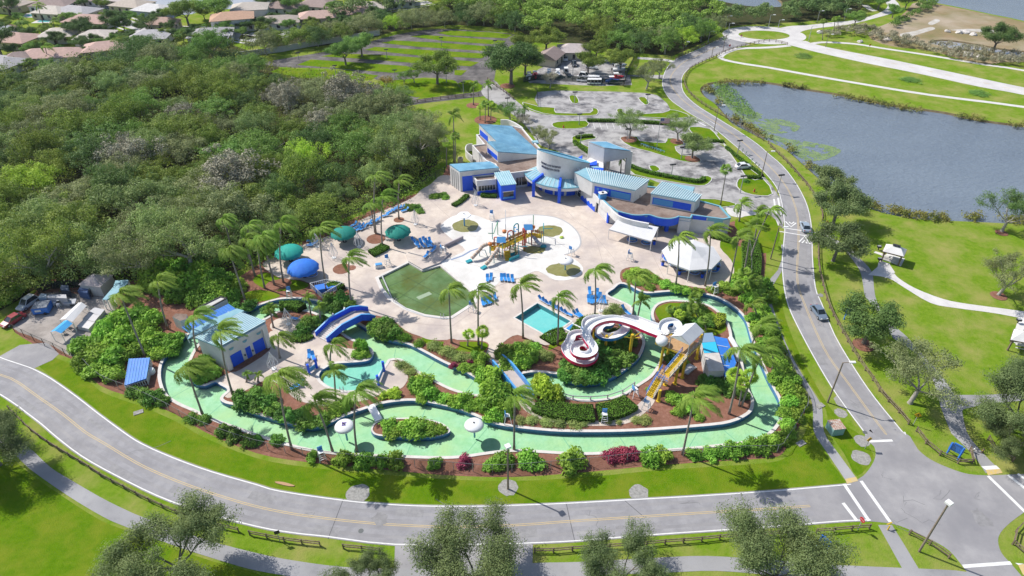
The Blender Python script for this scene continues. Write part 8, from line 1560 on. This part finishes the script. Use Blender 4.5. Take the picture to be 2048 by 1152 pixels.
# ---------------------------------------------------------------- service yard
Y_ = lambda x, y: (x/7.023, 540+y/7.023)
def yprism(s, z0, z1): return MB().prism(GA(s, z1 if not isinstance(z1, list) else max(z1), Y_), z0, z1)
x, y = G(88, 622); UC = simple("utility_cart", "blue box cart with a grey mesh top in the service yard", "cart", [("body", MB().box((x, y, .9), (2.9, 2.5, 1.3), .2), m_bluer), ("mesh_top", MB().box((x, y, 1.62), (2.8, 2.4, .12), .2), mat("grey_mesh_top", (.25, .28, .32), (.14, .16, .2), 6, .7)), ("label_plate", MB().box((x-.1, y-1.33, 1.0), (1.1, .05, .4), .2), m_wht)], (x, y, 0))
for dx in (-1, 1):
    for dy in (-1.2, 1.2): MB().tube([(x+dx, y+dy*.95, .28), (x+dx, y+dy*1.1, .28)], .28, 10).build("wheel", m_dark, UC)
for s, z0, z1, mm, nm, lb, ct in (("535,385 580,335 655,340 650,395", 0, 1.9, mat("pale_blue_box", (.30, .38, .47), rough=.5), "storage_box", "pale blue storage box beside the silver car", "storage box"), ("655,385 690,350 925,348 935,400", 0, 2.0, mat("long_grey_box", (.44, .44, .47), rough=.5), "storage_container", "long grey storage container at the pen fence", "container"), ("890,470 950,405 1075,402 1050,470", .7, .95, mat("grey_lid", (.40, .42, .47), rough=.5), "folding_table", "grey topped folding table beside the white canopy", "table"), ("845,270 860,215 960,220 970,300", 0, 1.6, mat("dim_blue_box", (.10, .14, .22), rough=.6), "storage_box", "dim blue box inside the screened pen", "storage box"), ("1090,300 1130,240 1240,250 1230,330", 0, 1.6, mat("covered_blue_box", (.08, .14, .30), rough=.6), "storage_box", "blue box in the pen corner beside the white shed", "storage box"), ("1240,600 1330,530 1470,560 1405,640", 0, .8, mat("pale_panel", (.50, .50, .53), rough=.6), "stacked_panel", "pale grey panel stack farthest from the gate", "panel stack"), ("1160,690 1250,600 1400,640 1320,735", 0, .8, mat("pale_panel2", (.55, .54, .56), rough=.6), "stacked_panel", "middle pale panel stack in the service yard", "panel stack"), ("1085,790 1180,695 1330,735 1245,830", 0, .8, mat("pale_panel3", (.60, .58, .59), rough=.6), "stacked_panel", "pale panel stack nearest the thicket", "panel stack")):
    cen = GA(s, 0, Y_); x = sum(p[0] for p in cen)/4; y = sum(p[1] for p in cen)/4; t = thing(nm, lb, ct, (x, y, 0)); yprism(s, z0, z1).build("body" if nm != "folding_table" else "table_top", mm, t)
    if z0: 
        for p in cen: MB().bar((*p, 0), (*p, z0), .08).build("leg", m_steel, t)
    else: q = GA(s, z1, Y_); cc = sum((Vector(p) for p in q), Vector((0, 0)))/4; MB().prism([tuple(cc+(Vector(p)-cc)*1.03) for p in q], z1, z1+.08).build("lid", mm, t)
for s, lb, mm in (("1100,452 1215,495 1015,722 835,692", "long white shade canopy in the service yard", m_whtf), ("905,702 1018,745 855,885 708,862", "sky blue tarpaulin canopy joined to the white one", mat("sky_tarp", (.05, .34, .72), (.07, .40, .76), 1, .6))):
    q = GA(s, 2.4, Y_); t = thing("shade_canopy", lb, "canopy", (*q[0], 0)); a, c = (Vector(q[0])+Vector(q[1]))/2, (Vector(q[3])+Vector(q[2]))/2; b = MB()
    b.quad((*q[0], 2.3), (*a, 2.75), (*c, 2.75), (*q[3], 2.3)); b.quad((*a, 2.75), (*q[1], 2.3), (*q[2], 2.3), (*c, 2.75)); b.build("canopy", mm, t, fix=False)
    for p in q: MB().bar((*p, 0), (*p, 2.32), .08).build("post", m_wht, t)
sh = GA("1255,215 1440,200 1560,260 1480,350 1310,350", 0, Y_); x, y = G(*Y_(1410, 280)); SHD = thing("garden_shed", "off white shed with a faded pink hip roof at the pen corner", "shed", (x, y, 0)); MB().box((x, y, 1.3), (4.6, 4.0, 2.6), -.15).build("wall", mat("shed_wall", (.55, .52, .52), rough=.8), SHD); b = MB(); co, si = math.cos(-.15), math.sin(-.15)
T2 = lambda u, v, z: (x+u*co-v*si, y+u*si+v*co, z); e4 = [T2(-2.5, -2.2, 2.6), T2(2.5, -2.2, 2.6), T2(2.5, 2.2, 2.6), T2(-2.5, 2.2, 2.6)]
for k in range(4): b.poly([e4[k], e4[(k+1) % 4], T2(0, 0, 4.0)])
b.quad(*e4); b.build("roof", mat("faded_pink_roof", (.42, .36, .37), (.48, .42, .42), 1, .8), SHD); MB().box(T2(-.2, -2.03, 1.1), (2.0, .06, 2.0), -.15).build("door", m_wallg, SHD)
q = GA("1440,415 1590,240 1620,150 1800,140 1800,180 1640,330 1500,420", 2.5, Y_); x, y = q[1]; TS = thing("lean_to", "turquoise lean-to roof among the thicket behind the white shed", "shed", (x, y, 0)); MB().prism(q, 2.35, 2.55).build("roof", m_teal, TS)
for p in (q[0], q[3], q[4], q[6]): MB().bar((*p, 0), (*p, 2.35), .14).build("post", m_wht, TS)
for px, py, lb in ((113, 612, "stack of white plastic chairs in the service yard"), (120, 615, "second stack of white plastic chairs beside the cart"), (136, 655, "white plastic chairs stacked under the blue tarpaulin"), (128, 668, "white plastic chairs stacked at the open side of the blue tarpaulin")):
    x, y = G(px, py); t = thing("chair_stack", lb, "chair stack", (x, y, 0))
    for k in range(4): b = MB(); b.box((x, y, .5+k*.16), (.55, .55, .06)); b.box((x, y+.27, .85+k*.16), (.55, .06, .6)); b.build("chair", m_wht, t)
    b = MB()
    for dx in (-.25, .25):
        for dy in (-.25, .25): b.bar((x+dx, y+dy, 0), (x+dx, y+dy, .5), .06)
    b.build("leg_frame", m_wht, t)
# ---------------------------------------------------------------- picnic pavilions
V_ = lambda x, y: (1720+x/5.485, 470+y/5.485)
def pavilion(roof, slab, z, label, tables):
    q = GA(roof, z, V_); c = sum((Vector(p) for p in q), Vector((0, 0)))/4; t = thing("picnic_pavilion", label, "pavilion", (c.x, c.y, 0)); d = (Vector(q[1])-Vector(q[0])); L_ = d.length; d.normalize(); r1_, r2_ = c-d*L_*.18, c+d*L_*.18; b = MB()
    b.quad((*q[0], z), (*q[1], z), (*r2_, z+1.2), (*r1_, z+1.2)); b.quad((*q[2], z), (*q[3], z), (*r1_, z+1.2), (*r2_, z+1.2)); b.poly([(*q[1], z), (*q[2], z), (*r2_, z+1.2)]); b.poly([(*q[3], z), (*q[0], z), (*r1_, z+1.2)]); b.quad(*[(*p, z-.03) for p in q]); b.build("roof", m_wall, t)
    MB().sweep(ccw(q), [(-.04, z-.22), (-.04, z+.02), (.06, z+.02), (.06, z-.22)], closed=True).build("fascia", m_wood, t); MB().bar((*r1_, z+1.28), (*r2_, z+1.28), .7, .18).build("ridge_vent", m_dark, t)
    for k in range(4): p = c+(Vector(q[k])-c)*.8; MB().box((p.x, p.y, z/2), (.25, .25, z)).build("post", m_wood, t)
    MB().prism(GA(slab, 0, V_), 0, .09).build("slab", m_pad, t)
    for dx in tables:
        p = c+d*dx; b = MB(); b.box((p.x, p.y, .76), (1.9, .8, .06), math.atan2(d.y, d.x)); b.build("table_top", m_wallg, t); b = MB()
        for s in (-.75, .75): nrm = Vector((-d.y, d.x))*s; b.box((p.x+nrm.x, p.y+nrm.y, .45), (1.9, .28, .06), math.atan2(d.y, d.x))
        b.build("bench", m_wallg, t)
    return t
pavilion("288,98 516,158 482,238 248,180", "222,262 300,205 490,262 448,345", 2.7, "white hip roofed picnic pavilion on the lawn between the forked paths", (-1.2, 1.2))
pavilion("1690,1030 1990,1090 1960,1210 1650,1150", "1740,910 1990,960 1990,1250 1660,1170", 2.7, "white roofed picnic pavilion cut by the photo edge", (0,))
MB().prism(GA("150,195 165,180 250,205 235,225", 0, V_), 0, .07).build("pavilion_slab", m_pad, kind='structure')
for c, lb in (((205, 300), "dark barbecue grill on a slab in front of the white pavilion"), ((198, 165), "dark barbecue grill on the side slab of the white pavilion"), ((1725, 970), "dark barbecue grill beside the pavilion at the photo edge")):
    x, y = G(*V_(*c)); simple("barbecue_grill", lb, "grill", [("firebox", MB().box((x, y, .9), (.8, .6, .4)), m_dark), ("post", MB().box((x, y, .4), (.15, .15, .8)), m_dark), ("grate", MB().box((x, y, 1.13), (.7, .5, .05)), m_steel)], (x, y, 0))
# ---------------------------------------------------------------- odds and ends
x, y = G(1712, 905)
for px, py, lb in ((1925, 904, "white bollard at the head of the ramp by the blue board"), (1945, 905, "second white bollard across the path by the blue board"), (1963, 906, "rusty bollard beside the path by the blue board")):
    x, y = G(px, py); simple("bollard", lb, "bollard", [("post", MB().lathe([(.12, 0), (.12, .9), (.0, 1.0)], 8, (x, y, 0)), m_wht if "white" in lb else m_wood), ("band", MB().lathe([(.13, .6), (.13, .7), (.12, .7)], 8, (x, y, 0)), m_yelp)], (x, y, 0))
x, y = G(1775, 1060); simple("barrier_post", "yellow barrier post with a cross arm at the path mouth", "barrier", [("post", MB().box((x, y, .5), (.14, .14, 1.0)), m_yelp), ("arm", MB().bar((x-.3, y+.2, 1.0), (x+.5, y+.5, 1.05), .14), m_yelp)], (x, y, 0))
for px, py, lb in ((1127, 256, "red hydrant on the oval parking island"), (1508, 384, "red hydrant on the corner lawn at the parking exit")):
    x, y = G(px, py); simple("fire_hydrant", lb, "hydrant", [("body", MB().lathe([(.25, 0), (.16, .1), (.16, .6), (.2, .65), (.1, .85), (0, .88)], 10, (x, y, .06)), mat("hydrant_red", (.5, .06, .03), rough=.5)), ("outlet", MB().tube([(x-.28, y, .5), (x+.28, y, .5)], .08, 8), m_steel)], (x, y, 0))
def lot_bench(): 
    t = thing("low_barrier", "x", "barrier"); b = MB(); b.box((0, 0, .55), (1.5, .1, .2)); b.build("rail", m_tcap, t); b = MB(); b.box((-.6, 0, .25), (.1, .3, .5)); b.box((.6, 0, .25), (.1, .3, .5)); b.build("post_frame", m_wht, t); return t
lbn = lot_bench()
for k, (px, py) in enumerate(((1286, 292), (1291, 294), (1296, 296), (1301, 297), (1308, 299), (1313, 301), (1318, 303), (1324, 305))): place(lbn, (*G(px, py), .06), -.5, "pale turquoise low rack on the kerb of the flag pole island", "turquoise racks")
for k, (px, py) in enumerate(((1478, 300), (1484, 306), (1491, 312), (1497, 318), (1503, 326), (1510, 333), (1516, 338))):
    x, y = G(px, py); simple("bay_marker", "small white bay marker post in the hedge along the parking bays", "marker post", [("post", MB().box((x, y, .6), (.1, .1, 1.2)), m_steel), ("plate", MB().box((x, y-.06, 1.25), (.4, .05, .55)), m_wht)], (x, y, 0), "bay markers")
rk = random.Random(4)
m_rock = mat("pale_rock", (.48, .45, .42), (.62, .59, .56), 1.5, .9, bump=.4)
for k, (px, py, r) in enumerate(((1918, 66, 1.5), (1932, 66, 1.7), (1947, 70, 1.4), (1975, 71, 1.8), (1895, 64, 1.2), (1776, 80, 1.6), (1936, 112, 2.0), (1720, 84, 1.2), (1960, 116, 1.6), (1640, 66, 1.4))):
    x, y = G(px, py); b = MB(); b.lathe([(r, -.1), (r*.95, r*.3), (r*.6, r*.62), (0, r*.75)], 8, (x, y, 0)); b.v = [(a+rk.uniform(-.25, .25)*r, c+rk.uniform(-.25, .25)*r, d+rk.uniform(-.1, .12)*r) for a, c, d in b.v]; o = b.build("rock", m_rock, loc=(x, y, 0)); tag(o, "pale rock pile lying by the shallow pond and the sandy shore", "rock", "rocks on the sandy shore")
x, y = G(570, 969); o = MB().prism(smooth(GA("550,964 568,965 590,972 578,973 556,968", 0, lambda a, c: (a, c)), 2), .0, .12).build("fallen_frond", mat("dry_frond", (.45, .28, .16), rough=.9), loc=(x, y, 0)); tag(o, "dry brown palm frond fallen on the front lawn", "fallen frond")
o = sheet("mulch_ring", [[gcirc(px, py, r, 14)] for px, py, r in ((798, 440, 1.3), (752, 478, 2.2), (564, 568, 2.0), (550, 571, 2.0), (703, 536, 1.0), (684, 538, 2.0), (947, 211, 2.4), (971, 240, 3.6), (903, 689, 1.6), (1258, 279, 2.4), (1355, 283, 2.2), (1385, 318, 2.2), (2003, 466, 1.4), (1997, 592, 1.6), (1727, 690, 2.0), (1015, 172, 2.6))], (), .07, m_mulch)
# ================================================================ thin air
hz = bpy.data.materials.new("haze_air"); hz.use_nodes = True; hn = hz.node_tree.nodes; hn.clear(); ho = hn.new("ShaderNodeOutputMaterial"); hv = hn.new("ShaderNodeVolumePrincipled"); hv.inputs["Density"].default_value = .00006; hv.inputs["Color"].default_value = (.86, .92, 1, 1); hv.inputs["Anisotropy"].default_value = .2
hz.node_tree.links.new(hv.outputs[0], ho.inputs["Volume"])
b = MB(); b.box((0, 1040, 44), (2820, 2340, 91)); o = b.build("haze", hz, kind='stuff'); tag(o, "thin pale air softening the far woods and houses", "haze", kind='stuff')
SC.cycles.volume_bounces = 0
